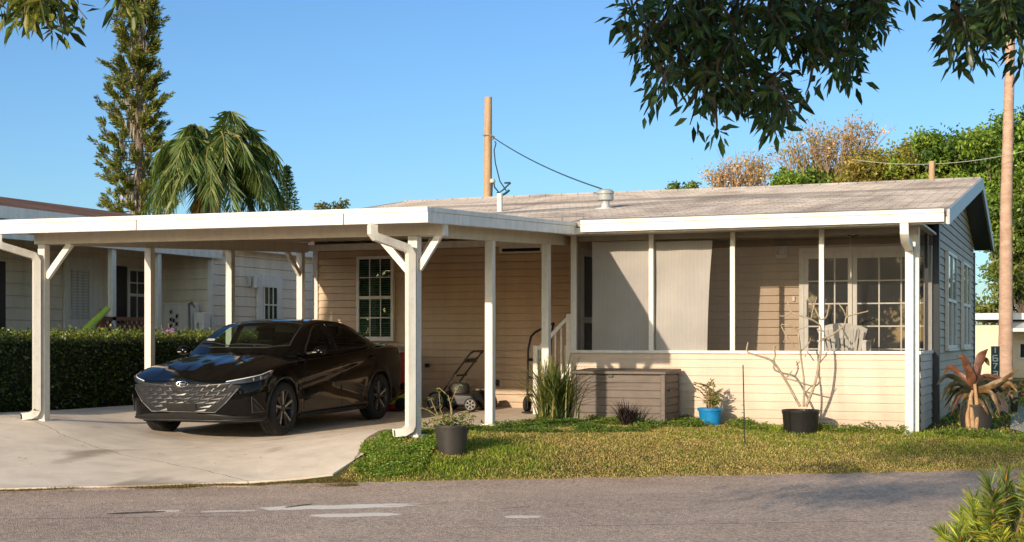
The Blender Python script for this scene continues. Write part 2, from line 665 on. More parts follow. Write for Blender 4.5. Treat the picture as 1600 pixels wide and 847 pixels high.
M["patch"] = plain("worn_white_patch", (0.80, 0.73, 0.65), 0.9, 0.25, 16, bump=0.4)
M["crackdark"] = plain("crack_tar", (0.035, 0.03, 0.028), 0.9, 0.3, 20)
M["moss"] = leafmat("spanish_moss", 0.1, 0.9, 0.05)
# ------------------------------------------------------------------ terrain
_cp = []
for _px in (-500, 0, 400, 800, 1200, 1500, 1900):
    _e = RA + (RB - RA) * (_px / 1500.0)
    _cp.append((_e.x, _e.y, -0.19))
    _cp.append((_e.x - ROADN.x * 3, _e.y - ROADN.y * 3, -0.2))
    _cp.append((_e.x - ROADN.x * 8, _e.y - ROADN.y * 8, -0.2))
_cp += [(-8.91, 14.97, 0.0), (-9.0, 17.66, 0.05), (-10.6, 14.97, 0.02), (-10.7, 17.66, 0.06), (-9.7, 13.6, -0.05),
        (-6.55, 13.7, 0.15), (-6.55, 15.8, 0.14), (-6.55, 17.8, 0.135), (-11.45, 13.7, 0.21), (-11.45, 17.0, 0.17), (-9.8, 20.0, 0.14),
        (-7.5, 20.0, 0.14), (-12, 20, 0.15), (-5.5, 17.5, 0.105), (-4.4, 18.2, 0.085), (-3.0, 18.0, 0.03), (-1.7, 18.2, 0.0),
        (-0.5, 19.5, 0.02), (-0.5, 24, 0.1), (2.5, 18.5, 0.0), (2.5, 24, 0.1), (-15, 14, 0.15), (-16, 19, 0.2), (-16, 24, 0.2),
        (-6, 26, 0.15), (-12, 27, 0.2), (6, 20, 0.05), (6, 28, 0.12), (-22, 20, 0.2), (-22, 30, 0.2), (0, 34, 0.15), (10, 34, 0.15), (-10, 40, 0.2)]
_CP = np.array(_cp)


def _phi(r2):
    return 0.5 * r2 * np.log(r2 + 1e-9)


_n = len(_CP)
_A = np.zeros((_n + 3, _n + 3))
_A[:_n, :_n] = _phi(((_CP[:, None, :2] - _CP[None, :, :2]) ** 2).sum(-1)) + 0.02 * np.eye(_n)
_A[:_n, _n] = 1
_A[:_n, _n + 1:] = _CP[:, :2]
_A[_n, :_n] = 1
_A[_n + 1:, :_n] = _CP[:, :2].T
_W = np.linalg.solve(_A, np.concatenate([_CP[:, 2], np.zeros(3)]))


def gzn(x, y):
    x = np.asarray(x, dtype=float)
    y = np.asarray(y, dtype=float)
    sh = x.shape
    x, y = x.ravel(), y.ravel()
    out = np.zeros(len(x))
    for i in range(0, len(x), 20000):
        xx, yy = x[i:i + 20000], y[i:i + 20000]
        r2 = (xx[:, None] - _CP[None, :, 0]) ** 2 + (yy[:, None] - _CP[None, :, 1]) ** 2
        out[i:i + 20000] = _phi(r2) @ _W[:_n] + _W[_n] + xx * _W[_n + 1] + yy * _W[_n + 2]
    d = x * ROADN.x + y * ROADN.y - ROADC                      # metres beyond the road edge
    far = np.clip((np.hypot(x + 6, y - 18) - 16) / 14, 0, 1)
    base = np.where(d < 0, -0.2, -0.2 + 0.35 * np.clip(d / 6, 0, 1))
    z = np.clip(out, -0.24, 0.26)
    z = np.where(d < 0, np.minimum(z, -0.18) * np.clip(1 + d, 0, 1) + -0.2 * np.clip(-d, 0, 1), z)
    k = np.clip(d / 0.7, 0, 1)
    z = np.where(d >= 0, -0.19 + (z + 0.19) * k * k * (3 - 2 * k), z)
    z = z * (1 - far) + base * far
    return z.reshape(sh)


def gz(x, y):
    return float(gzn(np.array([x]), np.array([y]))[0])


def _axis(lo, hi, step, reach):
    a = list(np.arange(lo, hi + 1e-6, step))
    s = step
    x = hi
    while x < reach:
        s *= 1.35
        x += s
        a.append(x)
    s = step
    x = lo
    while x > -reach:
        s *= 1.35
        x -= s
        a.insert(0, x)
    return np.array(a)


_xs = _axis(-20, 8, 0.25, 900)
_ys = _axis(-2, 30, 0.25, 900)
_gx, _gy = np.meshgrid(_xs, _ys)
_V = np.stack([_gx.ravel(), _gy.ravel(), gzn(_gx, _gy).ravel() - 0.004], 1)
_nc = len(_xs)
_ii, _jj = np.meshgrid(np.arange(len(_ys) - 1), np.arange(_nc - 1), indexing="ij")
_b = (_ii * _nc + _jj).ravel()
np_obj("ground", _V, np.stack([_b, _b + 1, _b + _nc + 1, _b + _nc], 1), M["soil"], smooth=True, kind="structure", label="brown soil and short turf of the flat lot")


def sheet(name, poly, mat, off, step=0.4, skirt=0.0, **kw):
    """a flat sheet of the given outline laid over the terrain"""
    bm = bmesh.new()
    vs = [bm.verts.new((p[0], p[1], 0)) for p in poly]
    bm.faces.new(vs)
    bmesh.ops.triangulate(bm, faces=bm.faces[:])
    xs = [p[0] for p in poly]
    ys = [p[1] for p in poly]
    for k in np.arange(min(xs) + step, max(xs), step):
        bmesh.ops.bisect_plane(bm, geom=bm.verts[:] + bm.edges[:] + bm.faces[:], plane_co=(k, 0, 0), plane_no=(1, 0, 0))
    for k in np.arange(min(ys) + step, max(ys), step):
        bmesh.ops.bisect_plane(bm, geom=bm.verts[:] + bm.edges[:] + bm.faces[:], plane_co=(0, k, 0), plane_no=(0, 1, 0))
    bmesh.ops.triangulate(bm, faces=bm.faces[:])
    vx = np.array([v.co.x for v in bm.verts])
    vy = np.array([v.co.y for v in bm.verts])
    vz = gzn(vx, vy) + off
    for v, z in zip(bm.verts, vz):
        v.co.z = z
    if skirt:
        be = [e for e in bm.edges if len(e.link_faces) == 1]
        r = bmesh.ops.extrude_edge_only(bm, edges=be)
        for g in r["geom"]:
            if isinstance(g, bmesh.types.BMVert):
                g.co.z -= skirt
    bmesh.ops.recalc_face_normals(bm, faces=bm.faces[:])
    me = bpy.data.meshes.new(name)
    bm.to_mesh(me)
    bm.free()
    up = sum(p.normal.z * p.area for p in me.polygons)
    if up < 0:
        me.flip_normals()
    me.materials.append(mat)
    me.polygons.foreach_set("use_smooth", [False] * len(me.polygons))
    o = bpy.data.objects.new(name, me)
    COL.objects.link(o)
    return setp(o, kw.get("label"), kw.get("cat"), kw.get("group"), kw.get("kind"))


def along(s, d):
    """point s metres along the road edge from RA, d metres beyond it"""
    return (RA.x + ROADD.x * s + ROADN.x * d, RA.y + ROADD.y * s + ROADN.y * d)


def ragged(pts, amp, n):
    out = []
    for (a, b) in zip(pts[:-1], pts[1:]):
        for k in range(n):
            t = k / n
            out.append((a[0] + (b[0] - a[0]) * t + random.uniform(-amp, amp), a[1] + (b[1] - a[1]) * t + random.uniform(-amp, amp)))
    out.append(pts[-1])
    return out


_edge = ragged([along(-60, 0), along(-6, 0)], 0.02, 8) + ragged([along(-6, 0), along(20, 0)], 0.07, 110) + [along(70, 0)]
sheet("road", _edge + [along(70, -9.5), along(-60, -9.5)], M["asphalt"], 0.010, 1.5, kind="structure", label="worn grey-brown asphalt road in front of the lot")


def gxy(px, py, z=0.05):
    p = atZ(px, py, z)
    return (p.x, p.y)


_front = [gxy(-70, 763, -0.16), gxy(0, 761, -0.16), gxy(200, 756.5, -0.16), gxy(400, 750.5, -0.16), gxy(520, 746, -0.16)]
_right = [gxy(552, 736, -0.13), gxy(572, 713, -0.05), gxy(612, 697, 0.02), gxy(655, 686, 0.08), gxy(770, 667, 0.12), gxy(838, 657, 0.12)]
DRIVE = [along(-3.6, 0.5)] + _front + _right + [(-6.3, 19.9), (-12.5, 19.9), (-12.55, 13.4)]
sheet("driveway", DRIVE, M["concrete"], 0.018, 0.4, skirt=0.06, kind="structure", label="pale concrete driveway running under the carport")

# damp sandy patch on the slab by the downspout
_damp = [gxy(568, 706, 0.0), gxy(600, 691, 0.03), gxy(640, 684, 0.08), gxy(655, 688, 0.08), gxy(630, 695, 0.04), gxy(590, 706, 0.0)]
sheet("driveway_stain", ragged(_damp + [_damp[0]], 0.01, 4)[:-1], plain("damp_sand", (0.24, 0.165, 0.10), 0.9, 0.3, 6), 0.024, 0.3, kind="structure", label="damp brown sandy stain on the slab by the downspout")


sheet("path", [gxy(1578, 668, 0.05), gxy(1640, 676, 0.05), gxy(1660, 640, 0.08), gxy(1583, 637, 0.08)], plain("path_concrete", (0.36, 0.33, 0.30), 0.9), 0.014, 0.5, kind="structure", label="short grey path beyond the lawn at the far right")

# ------------------------------------------------------------------ walls of lap siding
def lap(mb, A, B, z0, z1, nrm, e=0.112, o=0.014, clip=None, g=0.009):
    """A,B: plan end points; nrm: outward plan normal; clip(z)->(s0,s1) limits along A-B"""
    A, B = Vector(A), Vector(B)
    L = (B - A).length
    d = (B - A) / L
    n = Vector(nrm)
    z = z0
    while z < z1 - 1e-4:
        zt = min(z + e, z1)
        s0, s1 = (0, L) if clip is None else clip(z)
        u0, u1 = (0, L) if clip is None else clip(zt)
        if s1 - s0 > 0.01:
            def P(s, off, zz):
                q = A + d * s + n * off
                return (q.x, q.y, zz)
            mb.add([P(s0, o, z + g), P(s1, o, z + g), P(u1, 0.002, zt), P(u0, 0.002, zt), P(s0, -0.02, z + g), P(s1, -0.02, z + g), P(s0, -0.02, z), P(s1, -0.02, z), P(s0, 0.002, z), P(s1, 0.002, z)],
                   [(0, 1, 2, 3), (4, 5, 1, 0), (6, 7, 5, 4), (8, 9, 7, 6)])
        z = zt
    return mb


YH, YP = 20.0, 18.39          # main front wall, porch screen plane
XL, XR = -11.35, -1.74        # house ends
XPL, XPR = -6.43, -1.81       # porch ends
YE, YR, YB = 17.72, 24.3, 27.4
ZE, ZR = 2.74, 3.80
SL = (ZR - ZE) / (YR - YE)


def roofz(y):
    return ZE + SL * (y - YE) if y <= YR else ZR - 0.25 * (y - YR)


home = thing("mobile_home", (-6.5, 21.5, 0.1), "beige single-storey mobile home with a screened porch and weathered grey shingle roof", "house")
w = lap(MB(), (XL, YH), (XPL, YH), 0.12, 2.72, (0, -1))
obj("front_wall", w, M["siding_shade"], home)
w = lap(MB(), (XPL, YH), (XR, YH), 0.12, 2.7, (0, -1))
obj("porch_back_wall", w, M["siding_shade"], home)


def gab(z):
    lo = YH
    hi = YB - 0.12
    if z > roofz(YH) - 0.14:
        lo = YH + (z - roofz(YH) + 0.14) / SL
    zz = roofz(YB - 0.12) - 0.14
    if z > zz:
        hi = YB - 0.12 - (z - zz) / 0.25
    return lo - YH, max(lo - YH, hi - YH)


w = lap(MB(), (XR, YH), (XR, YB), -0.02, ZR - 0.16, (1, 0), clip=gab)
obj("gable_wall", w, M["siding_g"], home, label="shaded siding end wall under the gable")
w = lap(MB(), (XL, YB), (XL, YH), 0.1, ZR - 0.16, (-1, 0), clip=lambda z: (lambda g: (YB - YH - g[1], YB - YH - g[0]))(gab(z)))
obj("gable_wall", w, M["siding"], home, label="siding end wall on the carport side")
w = lap(MB(), (XR, YB), (XL, YB), 0.1, 2.75, (0, 1))
obj("rear_wall", w, M["siding"], home)
m = MB()
m.box(XL - 0.02, XL + 0.07, YH - 0.035, YH + 0.06, 0.1, 2.7)
obj("corner_trim", m, M["white2"], home, bevel=0.004)
m = MB()
m.box(XR - 0.055, XR + 0.03, YH - 0.032, YH + 0.09, -0.03, roofz(YH) - 0.16)
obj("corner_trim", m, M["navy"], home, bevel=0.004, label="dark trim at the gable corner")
m = MB()
m.box(XR - 0.02, XR + 0.03, YB - 0.09, YB + 0.02, 0.0, 2.78)
obj("corner_trim", m, M["navy"], home, bevel=0.004, label="dark trim at the rear gable corner")

# roof
TH = 0.07
def slab(mb, x0, x1, y0, y1, th=TH, dz=0.0):
    mb.hexa([(x0, y0, roofz(y0) - th + dz), (x1, y0, roofz(y0) - th + dz), (x1, y1, roofz(y1) - th + dz), (x0, y1, roofz(y1) - th + dz)],
            [(x0, y0, roofz(y0) + dz), (x1, y0, roofz(y0) + dz), (x1, y1, roofz(y1) + dz), (x0, y1, roofz(y1) + dz)])
XRK, XLK = -1.43, -11.84
m = MB()
slab(m, -6.22, XRK, YE + 0.03, YR)
slab(m, XLK, -6.22, 18.66, YR)
slab(m, XLK, XRK, YR, YB + 0.25)
roof = obj("roof", m, M["shingle"], home, label="low weathered grey shingle roof")
m = MB()
m.tube([(XLK, YR, ZR - 0.005), (-9, YR, ZR + 0.008), (-5, YR, ZR - 0.002), (XRK, YR, ZR + 0.004)], 0.035, 6)
obj("ridge_cap", m, M["shingle"], roof)
# shingle course butts read as low steps along the front slope
m = MB()
for k in range(1, 44):
    y = YE + 0.06 + k * 0.148
    if y > YR - 0.05:
        break
    x0 = -6.2 if y < 18.7 else XLK + 0.01
    xa = x0
    while xa < XRK - 0.02:
        xb = min(xa + random.uniform(0.5, 1.4), XRK - 0.01)
        hgt = 0.006 + random.uniform(0, 0.004)
        z0, z1 = roofz(y), roofz(y + 0.14)
        m.add([(xa, y, z0), (xb, y, z0), (xb, y, z0 + hgt), (xa, y, z0 + hgt), (xb, y + 0.14, z1 + 0.001), (xa, y + 0.14, z1 + 0.001)], [(0, 1, 2, 3), (3, 2, 4, 5)])
        xa = xb
obj("shingle_courses", m, M["shingle"], roof)
# rake boards, soffits
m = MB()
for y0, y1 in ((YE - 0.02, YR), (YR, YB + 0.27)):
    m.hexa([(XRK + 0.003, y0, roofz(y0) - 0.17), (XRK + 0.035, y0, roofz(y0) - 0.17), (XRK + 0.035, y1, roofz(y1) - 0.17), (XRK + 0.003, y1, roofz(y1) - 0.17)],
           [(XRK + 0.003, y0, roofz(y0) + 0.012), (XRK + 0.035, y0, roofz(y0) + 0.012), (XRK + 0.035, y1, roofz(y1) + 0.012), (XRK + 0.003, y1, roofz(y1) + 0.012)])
obj("rake_board", m, M["rake"], home, label="white rake board greyed in colour for shade over the gable")
m = MB()
for y0, y1 in ((18.66, YR), (YR, YB + 0.27)):
    m.hexa([(XLK - 0.035, y0, roofz(y0) - 0.17), (XLK - 0.003, y0, roofz(y0) - 0.17), (XLK - 0.003, y1, roofz(y1) - 0.17), (XLK - 0.035, y1, roofz(y1) - 0.17)],
           [(XLK - 0.035, y0, roofz(y0) + 0.012), (XLK - 0.003, y0, roofz(y0) + 0.012), (XLK - 0.003, y1, roofz(y1) + 0.012), (XLK - 0.035, y1, roofz(y1) + 0.012)])
obj("rake_board", m, M["white2"], home)
m = MB()
for y0, y1 in ((YE + 0.05, YR), (YR, YB + 0.22)):
    m.hexa([(XR, y0, roofz(y0) - 0.14), (XRK, y0, roofz(y0) - 0.14), (XRK, y1, roofz(y1) - 0.14), (XR, y1, roofz(y1) - 0.14)],
           [(XR, y0, roofz(y0) - 0.075), (XRK, y0, roofz(y0) - 0.075), (XRK, y1, roofz(y1) - 0.075), (XR, y1, roofz(y1) - 0.075)])
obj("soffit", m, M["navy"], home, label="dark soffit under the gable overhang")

# stepped gutter profile extruded along X
def gutter(mb, x0, x1, y, zt, h=0.15, d=0.09, axis="x"):
    prof = [(0.0, zt), (0.004, zt - h * 0.30), (0.016, zt - h * 0.34), (0.02, zt - h * 0.36), (0.022, zt - h), (d, zt - h), (d, zt)]
    rows = []
    for x in (x0, x1):
        rows.append([(x, y + a, b) if axis == "x" else (y - a, x, b) for a, b in prof])
    n = len(prof)
    vs = rows[0] + rows[1]
    fs = [(i, (i + 1) % n, n + (i + 1) % n, n + i) for i in range(n)] + [tuple(range(n)), tuple(range(2 * n - 1, n - 1, -1))]
    mb.add(vs, fs)


m = MB()
gutter(m, -6.05, XRK - 0.03, YE - 0.06, ZE + 0.012, 0.152, 0.10)
obj("gutter", m, M["white"], home, fixn=True, label="sunlit white eave gutter above the porch screens")
m = MB()
m.box(-6.2, XRK, YE + 0.045, YE + 0.075, ZE - 0.16, ZE - 0.075)
obj("fascia", m, M["white2"], home)
m = MB()
m.box(XPL + 0.01, XR - 0.005, YE + 0.08, YH - 0.02, 2.60, 2.625)
obj("porch_ceiling", m, M["pan"], home)

# porch: knee wall, sill, posts, screens, floor
w = lap(MB(), (XPL, YP), (XPR, YP), -0.06, 1.0, (0, -1), e=0.109, o=0.008, g=0.004)
obj("knee_wall", w, M["siding"], home, label="sunlit beige siding below the porch screens")
w = lap(MB(), (XPR, YP + 0.01), (XPR, YH - 0.03), -0.08, 1.0, (1, 0), e=0.109)
obj("knee_wall", w, M["siding"], home, label="shaded siding below the side screen")
m = MB()
m.box(XPL - 0.02, XPR + 0.02, YP - 0.035, YP + 0.075, 1.0, 1.04)
m.box(XPR - 0.075, XPR + 0.03, YP + 0.076, YH - 0.035, 1.0, 1.04)
obj("porch_sill", m, M["white2"], home, bevel=0.004)
m = MB()
m.box(XPL + 0.01, XPR - 0.01, YP + 0.02, YH - 0.02, 0.5, 0.55)
obj("porch_floor", m, plain("porch_floor_boards", (0.32, 0.28, 0.24), 0.7), home)
posts = [atY(897, 500, YP).x, atY(1018, 500, YP).x, atY(1145, 500, YP).x, atY(1284, 500, YP).x]
for i, x in enumerate(posts):
    m = MB()
    hw = 0.032 if i else 0.04
    m.box(x - hw, x + hw, YP - 0.03, YP + 0.035, 1.04, 2.6)
    obj("porch_post", m, M["white2"], home, bevel=0.004)
m = MB()
m.box(-1.925, -1.815, YP - 0.045, YP + 0.06, -0.03, 2.6)
obj("porch_post", m, M["white2"], home, bevel=0.005, label="thick white corner post of the porch")
# header beam seen dark behind the screens' tops
m = MB()
m.box(posts[0] + 0.05, -1.93, YP + 0.045, YP + 0.08, 2.53, 2.6)
obj("header_beam", m, M["pan"], home)
xs = posts + [-1.9]
for a, b in zip(xs[:-1], xs[1:]):
    m = MB()
    m.add([(a + 0.034, YP + 0.004, 1.04), (b - 0.034, YP + 0.004, 1.04), (b - 0.034, YP + 0.004, 2.6), (a + 0.034, YP + 0.004, 2.6)], [(0, 1, 2, 3)])
    obj("screen_panel", m, M["screen"], home)
m = MB()
m.add([(XPR + 0.004, YP + 0.08, 1.04), (XPR + 0.004, YH - 0.04, 1.04), (XPR + 0.004, YH - 0.04, 2.58), (XPR + 0.004, YP + 0.08, 2.58)], [(0, 1, 2, 3)])
obj("screen_panel", m, M["screen_side"], home, label="dark screen on the porch's right end")
m = MB()
yy = (YP + YH) / 2 + 0.15
m.box(XPR - 0.03, XPR + 0.012, yy - 0.02, yy + 0.02, 1.04, 2.58)
obj("porch_post", m, M["navy"], home, label="dark mullion of the side screen")
# left end wall of the porch with the screen door
m = MB()
m.box(XPL - 0.03, XPL, YP + 0.08, YH - 0.02, 0.55, 0.62)
m.box(XPL - 0.03, XPL, YP + 0.08, YP + 0.42, 0.62, 2.6)
m.box(XPL - 0.03, XPL, YH - 0.26, YH - 0.02, 0.62, 2.6)
m.box(XPL - 0.03, XPL, YP + 0.42, YH - 0.26, 2.46, 2.6)
obj("porch_end_wall", m, M["siding"], home)
sd = MB()
sd.box(XPL - 0.02, XPL + 0.015, YP + 0.425, YP + 0.52, 0.63, 2.45)
sd.box(XPL - 0.02, XPL + 0.015, YH - 0.36, YH - 0.265, 0.63, 2.45)
for z0, z1 in ((0.63, 0.75), (1.42, 1.50), (2.36, 2.45)):
    sd.box(XPL - 0.02, XPL + 0.015, YP + 0.521, YH - 0.361, z0, z1)
sdo = obj("screen_door", sd, M["white2"], home, bevel=0.003)
m = MB()
m.box(XPL - 0.006, XPL - 0.002, YP + 0.521, YH - 0.361, 0.75, 2.36)
obj("door_screen", m, M["interior_dark"], sdo)
m = MB()
m.tube([(XPL + 0.02, YH - 0.31, 1.5), (XPL + 0.05, YH - 0.31, 1.5), (XPL + 0.05, YH - 0.31, 1.62), (XPL + 0.02, YH - 0.31, 1.62)], 0.008, 6)
obj("handle", m, M["black"], sdo)

# roll-down shade cloth hanging inside the first two screens
def shade(x0, x1, ztop, zb, name, lab, bulge=0.0):
    rows = []
    for i in range(13):
        t = i / 12
        z = ztop + (zb - ztop) * t
        row = []
        for j in range(25):
            s = j / 24
            x = x0 + (x1 + bulge * (1 - t) ** 1.5 - x0) * s
            y = YP + 0.05 + 0.012 * math.sin(s * 9 + t * 2) + 0.01 * math.sin(t * 5 + s * 3)
            row.append((x, y, z))
        rows.append(row)
    mb = MB()
    mb.grid(rows)
    return obj(name, mb, M["cloth"], home, smooth=179, label=lab)


shade(atY(925, 500, YP + .05).x, posts[1] - 0.04, 2.52, 1.03, "shade_cloth", "grey roll-down shade half in shadow")
shade(posts[1] + 0.04, atY(1105, 540, YP + .05).x, 2.50, 1.03, "shade_cloth", "sunlit grey roll-down shade with a curved edge", 0.07)
# downspout at the porch corner with the curled leader from the gutter
m = MB()
m.box(-1.972, -1.875, YP - 0.135, YP - 0.05, 0.02, 2.34)
def ribbon(mb, pts, w, d, side):
    """rectangular downspout along a bent path"""
    pts = [Vector(p) for p in pts]
    s = Vector(side).normalized()
    ring = []
    for i, p in enumerate(pts):
        t = (pts[min(i + 1, len(pts) - 1)] - pts[max(i - 1, 0)]).normalized()
        u = t.cross(s).normalized()
        ring.append([p - s * w / 2 - u * d / 2, p + s * w / 2 - u * d / 2, p + s * w / 2 + u * d / 2, p - s * w / 2 + u * d / 2])
    vs = [q for r in ring for q in r]
    fs = []
    for i in range(len(ring) - 1):
        for k in range(4):
            fs.append((i * 4 + k, i * 4 + (k + 1) % 4, i * 4 + 4 + (k + 1) % 4, i * 4 + 4 + k))
    fs += [(3, 2, 1, 0), tuple(len(vs) - 4 + k for k in range(4))]
    mb.add(vs, fs)


ribbon(m, [(-1.925, YE + 0.02, 2.60), (-1.925, YE + 0.03, 2.48), (-1.925, YE + 0.12, 2.40), (-1.925, YP - 0.16, 2.34), (-1.925, YP - 0.095, 2.30)], 0.1, 0.085, (1, 0, 0))
ribbon(m, [(-1.925, YP - 0.092, 0.12), (-1.925, YP - 0.092, 0.05), (-1.93, YP - 0.14, 0.0), (-1.94, YP - 0.28, -0.03)], 0.098, 0.083, (1, 0, 0))
obj("downspout", m, M["white2"], home, fixn=True, smooth=35)

# ---- windows
def hung_window(name, parent, x0, x1, z0, z1, y, cols=3, rows=2, mat_fr=None, lab=None):
    """double-hung window proud of a wall facing -Y: frame > panes, muntins, blind"""
    fr = MB()
    t = 0.05
    zm = (z0 + z1) / 2
    yf = y - 0.065
    fr.box(x0, x0 + t, yf, y, z0, z1)
    fr.box(x1 - t, x1, yf, y, z0, z1)
    fr.box(x0 + t, x1 - t, yf, y, z1 - t, z1)
    fr.box(x0 + t, x1 - t, yf, y, z0, z0 + t * 0.8)
    fr.box(x0 - 0.02, x1 + 0.02, yf - 0.025, y, z0 - 0.03, z0 - 0.001)
    fr.box(x0 + t, x1 - t, yf + 0.008, y, zm - 0.025, zm + 0.025)
    f = obj(name, fr, mat_fr or M["white2"], parent, bevel=0.004, label=lab)
    bk = MB()
    bk.box(x0 + t, x1 - t, y - 0.012, y - 0.004, z0 + t * 0.8, z1 - t)
    obj("dark_backing", bk, M["interior_dark"], f)
    bl = MB()
    z = z0 + 0.06
    while z < z1 - t - 0.02:
        if abs(z - zm) > 0.03:
            bl.hexa([(x0 + t + .005, y - 0.026, z), (x1 - t - .005, y - 0.026, z), (x1 - t - .005, y - 0.014, z + 0.018), (x0 + t + .005, y - 0.014, z + 0.018)],
                    [(x0 + t + .005, y - 0.026, z + 0.004), (x1 - t - .005, y - 0.026, z + 0.004), (x1 - t - .005, y - 0.014, z + 0.022), (x0 + t + .005, y - 0.014, z + 0.022)])
        z += 0.036
    obj("blind", bl, M["blind"], f)
    pn = MB()
    pn.box(x0 + t, x1 - t, y - 0.036, y - 0.033, z0 + t * 0.8, zm - 0.025)
    pn.box(x0 + t, x1 - t, y - 0.046, y - 0.043, zm + 0.025, z1 - t)
    obj("pane", pn, M["glass_clear"], f)
    mu = MB()
    for (a, b, yq) in ((z0 + t * 0.8, zm - 0.025, y - 0.04), (zm + 0.025, z1 - t, y - 0.05)):
        for c in range(1, cols):
            xx = x0 + t + (x1 - x0 - 2 * t) * c / cols
            mu.box(xx - 0.008, xx + 0.008, yq - 0.004, yq + 0.003, a, b)
        for r in range(1, rows):
            zz = a + (b - a) * r / rows
            mu.box(x0 + t, x1 - t, yq - 0.0055, yq + 0.0015, zz - 0.008, zz + 0.008)
    obj("muntins", mu, M["white2"], f)
    return f


hung_window("window", home, atY(560, 460, YH).x, atY(618, 460, YH).x, 1.19, 2.50, YH - 0.014, lab="white double-hung window with grids and blinds behind the car")
# slot vent high on the wall under the carport
a, b = atY(782, 388, YH), atY(850, 388, YH)
m = MB()
m.box(a.x, b.x, YH - 0.06, YH - 0.014, 2.50, 2.515)
m.box(a.x, b.x, YH - 0.06, YH - 0.014, 2.565, 2.60)
m.box(a.x, a.x + 0.04, YH - 0.06, YH - 0.014, 2.515, 2.565)
m.box(b.x - 0.04, b.x, YH - 0.06, YH - 0.014, 2.515, 2.565)
v = obj("wall_vent", m, M["white2"], home)
m = MB()
m.box(a.x + 0.04, b.x - 0.04, YH - 0.03, YH - 0.016, 2.515, 2.565)
obj("vent_slot", m, M["interior_dark"], v)
# hose bib, outlets, dryer flap on the shaded wall
for (px, py, s, mt, nm) in ((668, 571, 0.03, "black", "hose_tap"), (776, 598, 0.04, "black", "hose_tap"), (632, 551, 0.06, "white2", "outlet_box"), (724, 598, 0.03, "white2", "pipe_cap")):
    p = atY(px, py, YH - 0.03)
    m = MB()
    m.box(p.x - s, p.x + s, YH - 0.07, YH - 0.012, p.z - s, p.z + s)
    m.tube([(p.x, YH - 0.07, p.z), (p.x, YH - 0.11, p.z), (p.x + 0.01, YH - 0.12, p.z - s)], s * 0.35, 6)
    obj(nm, m, M[mt], home, bevel=0.004)

# sliding door inside the porch
x0, x1, z0, z1 = atY(1250, 460, YH).x, -1.80, 0.58, 2.46
m = MB()
y = YH - 0.014
for a, b in ((x0, x0 + 0.07), (x1 - 0.05, x1)):
    m.box(a, b, y - 0.08, y, z0, z1)
m.box(x0 + 0.07, x1 - 0.05, y - 0.08, y, z1 - 0.07, z1)
m.box(x0 + 0.07, x1 - 0.05, y - 0.08, y, z0, z0 + 0.05)
sl = obj("sliding_door", m, M["white2"], home, bevel=0.004, label="white gridded sliding door inside the porch")
xm = atY(1333, 460, YH).x
for k, (a, b, yo) in enumerate(((x0 + 0.072, xm, 0.055), (xm + 0.002, x1 - 0.052, 0.03))):
    m = MB()
    for c, d in ((a, a + 0.06), (b - 0.06, b)):
        m.box(c, d, y - yo - 0.02, y - yo + 0.01, z0 + 0.05, z1 - 0.07)
    m.box(a + 0.06, b - 0.06, y - yo - 0.02, y - yo + 0.01, z1 - 0.15, z1 - 0.07)
    m.box(a + 0.06, b - 0.06, y - yo - 0.02, y - yo + 0.01, z0 + 0.05, z0 + 0.16)
    lf = obj("door_leaf", m, M["white2"], sl, bevel=0.003)
    m = MB()
    m.box(a + 0.06, b - 0.06, y - yo - 0.006, y - yo, z0 + 0.16, z1 - 0.15)
    g0, g1, h0, h1 = a + 0.06, b - 0.06, z0 + 0.16, z1 - 0.15
    m.mi = 1
    for c in range(1, 3):
        xx = g0 + (g1 - g0) * c / 3
        m.box(xx - 0.009, xx + 0.009, y - yo - 0.012, y - yo - 0.0065, h0, h1)
    for r in range(1, 5):
        zz = h0 + (h1 - h0) * r / 5
        m.box(g0, g1, y - yo - 0.0135, y - yo - 0.0080, zz - 0.009, zz + 0.009)
    obj("pane", m, [M["glass"], M["white2"]], sl)
m = MB()
m.tube([(x0 + 0.11, y - 0.08, 1.50), (x0 + 0.11, y - 0.12, 1.52), (x0 + 0.11, y - 0.12, 1.72), (x0 + 0.11, y - 0.08, 1.74)], 0.01, 6)
obj("handle", m, M["white2"], sl, smooth=40)
p = atY(1222, 394, YH - 0.03)
m = MB()
m.box(p.x - 0.08, p.x + 0.08, YH - 0.09, YH - 0.014, p.z - 0.09, p.z + 0.09)
m.lathe([(0.001, -0.05), (0.05, -0.04), (0.06, 0.0), (0.05, 0.04), (0.001, 0.05)], (p.x, YH - 0.11, p.z), 12)
obj("wall_light", m, M["ltgrey"], home, bevel=0.004)
p = atY(1240, 467, YH - 0.03)
m = MB()
m.box(p.x - 0.018, p.x + 0.018, YH - 0.04, YH - 0.014, p.z - 0.035, p.z + 0.035)
obj("doorbell", m, M["plasticwhite"], home, bevel=0.004)
# pull cord hanging from the porch ceiling
p = atY(1329, 430, 19.3)
m = MB()
m.tube([(p.x, 19.3, 2.6), (p.x + 0.004, 19.3, p.z + 0.05)], 0.004, 5)
m.lathe([(0.004, 0.05), (0.014, 0.03), (0.018, -0.02), (0.012, -0.04), (0.002, -0.042)], (p.x + 0.004, 19.3, p.z), 10)
obj("pull_cord", m, M["plasticwhite"], home)
m = MB()
q = atY(1333, 368, 19.0)
m.tube([(q.x - 0.05, 19.0, 2.6), (q.x - 0.06, 19.0, 2.56), (q.x, 19.0, 2.54), (q.x + 0.06, 19.0, 2.56), (q.x + 0.05, 19.0, 2.6)], 0.008, 6)
obj("ceiling_hook", m, M["black"], home)

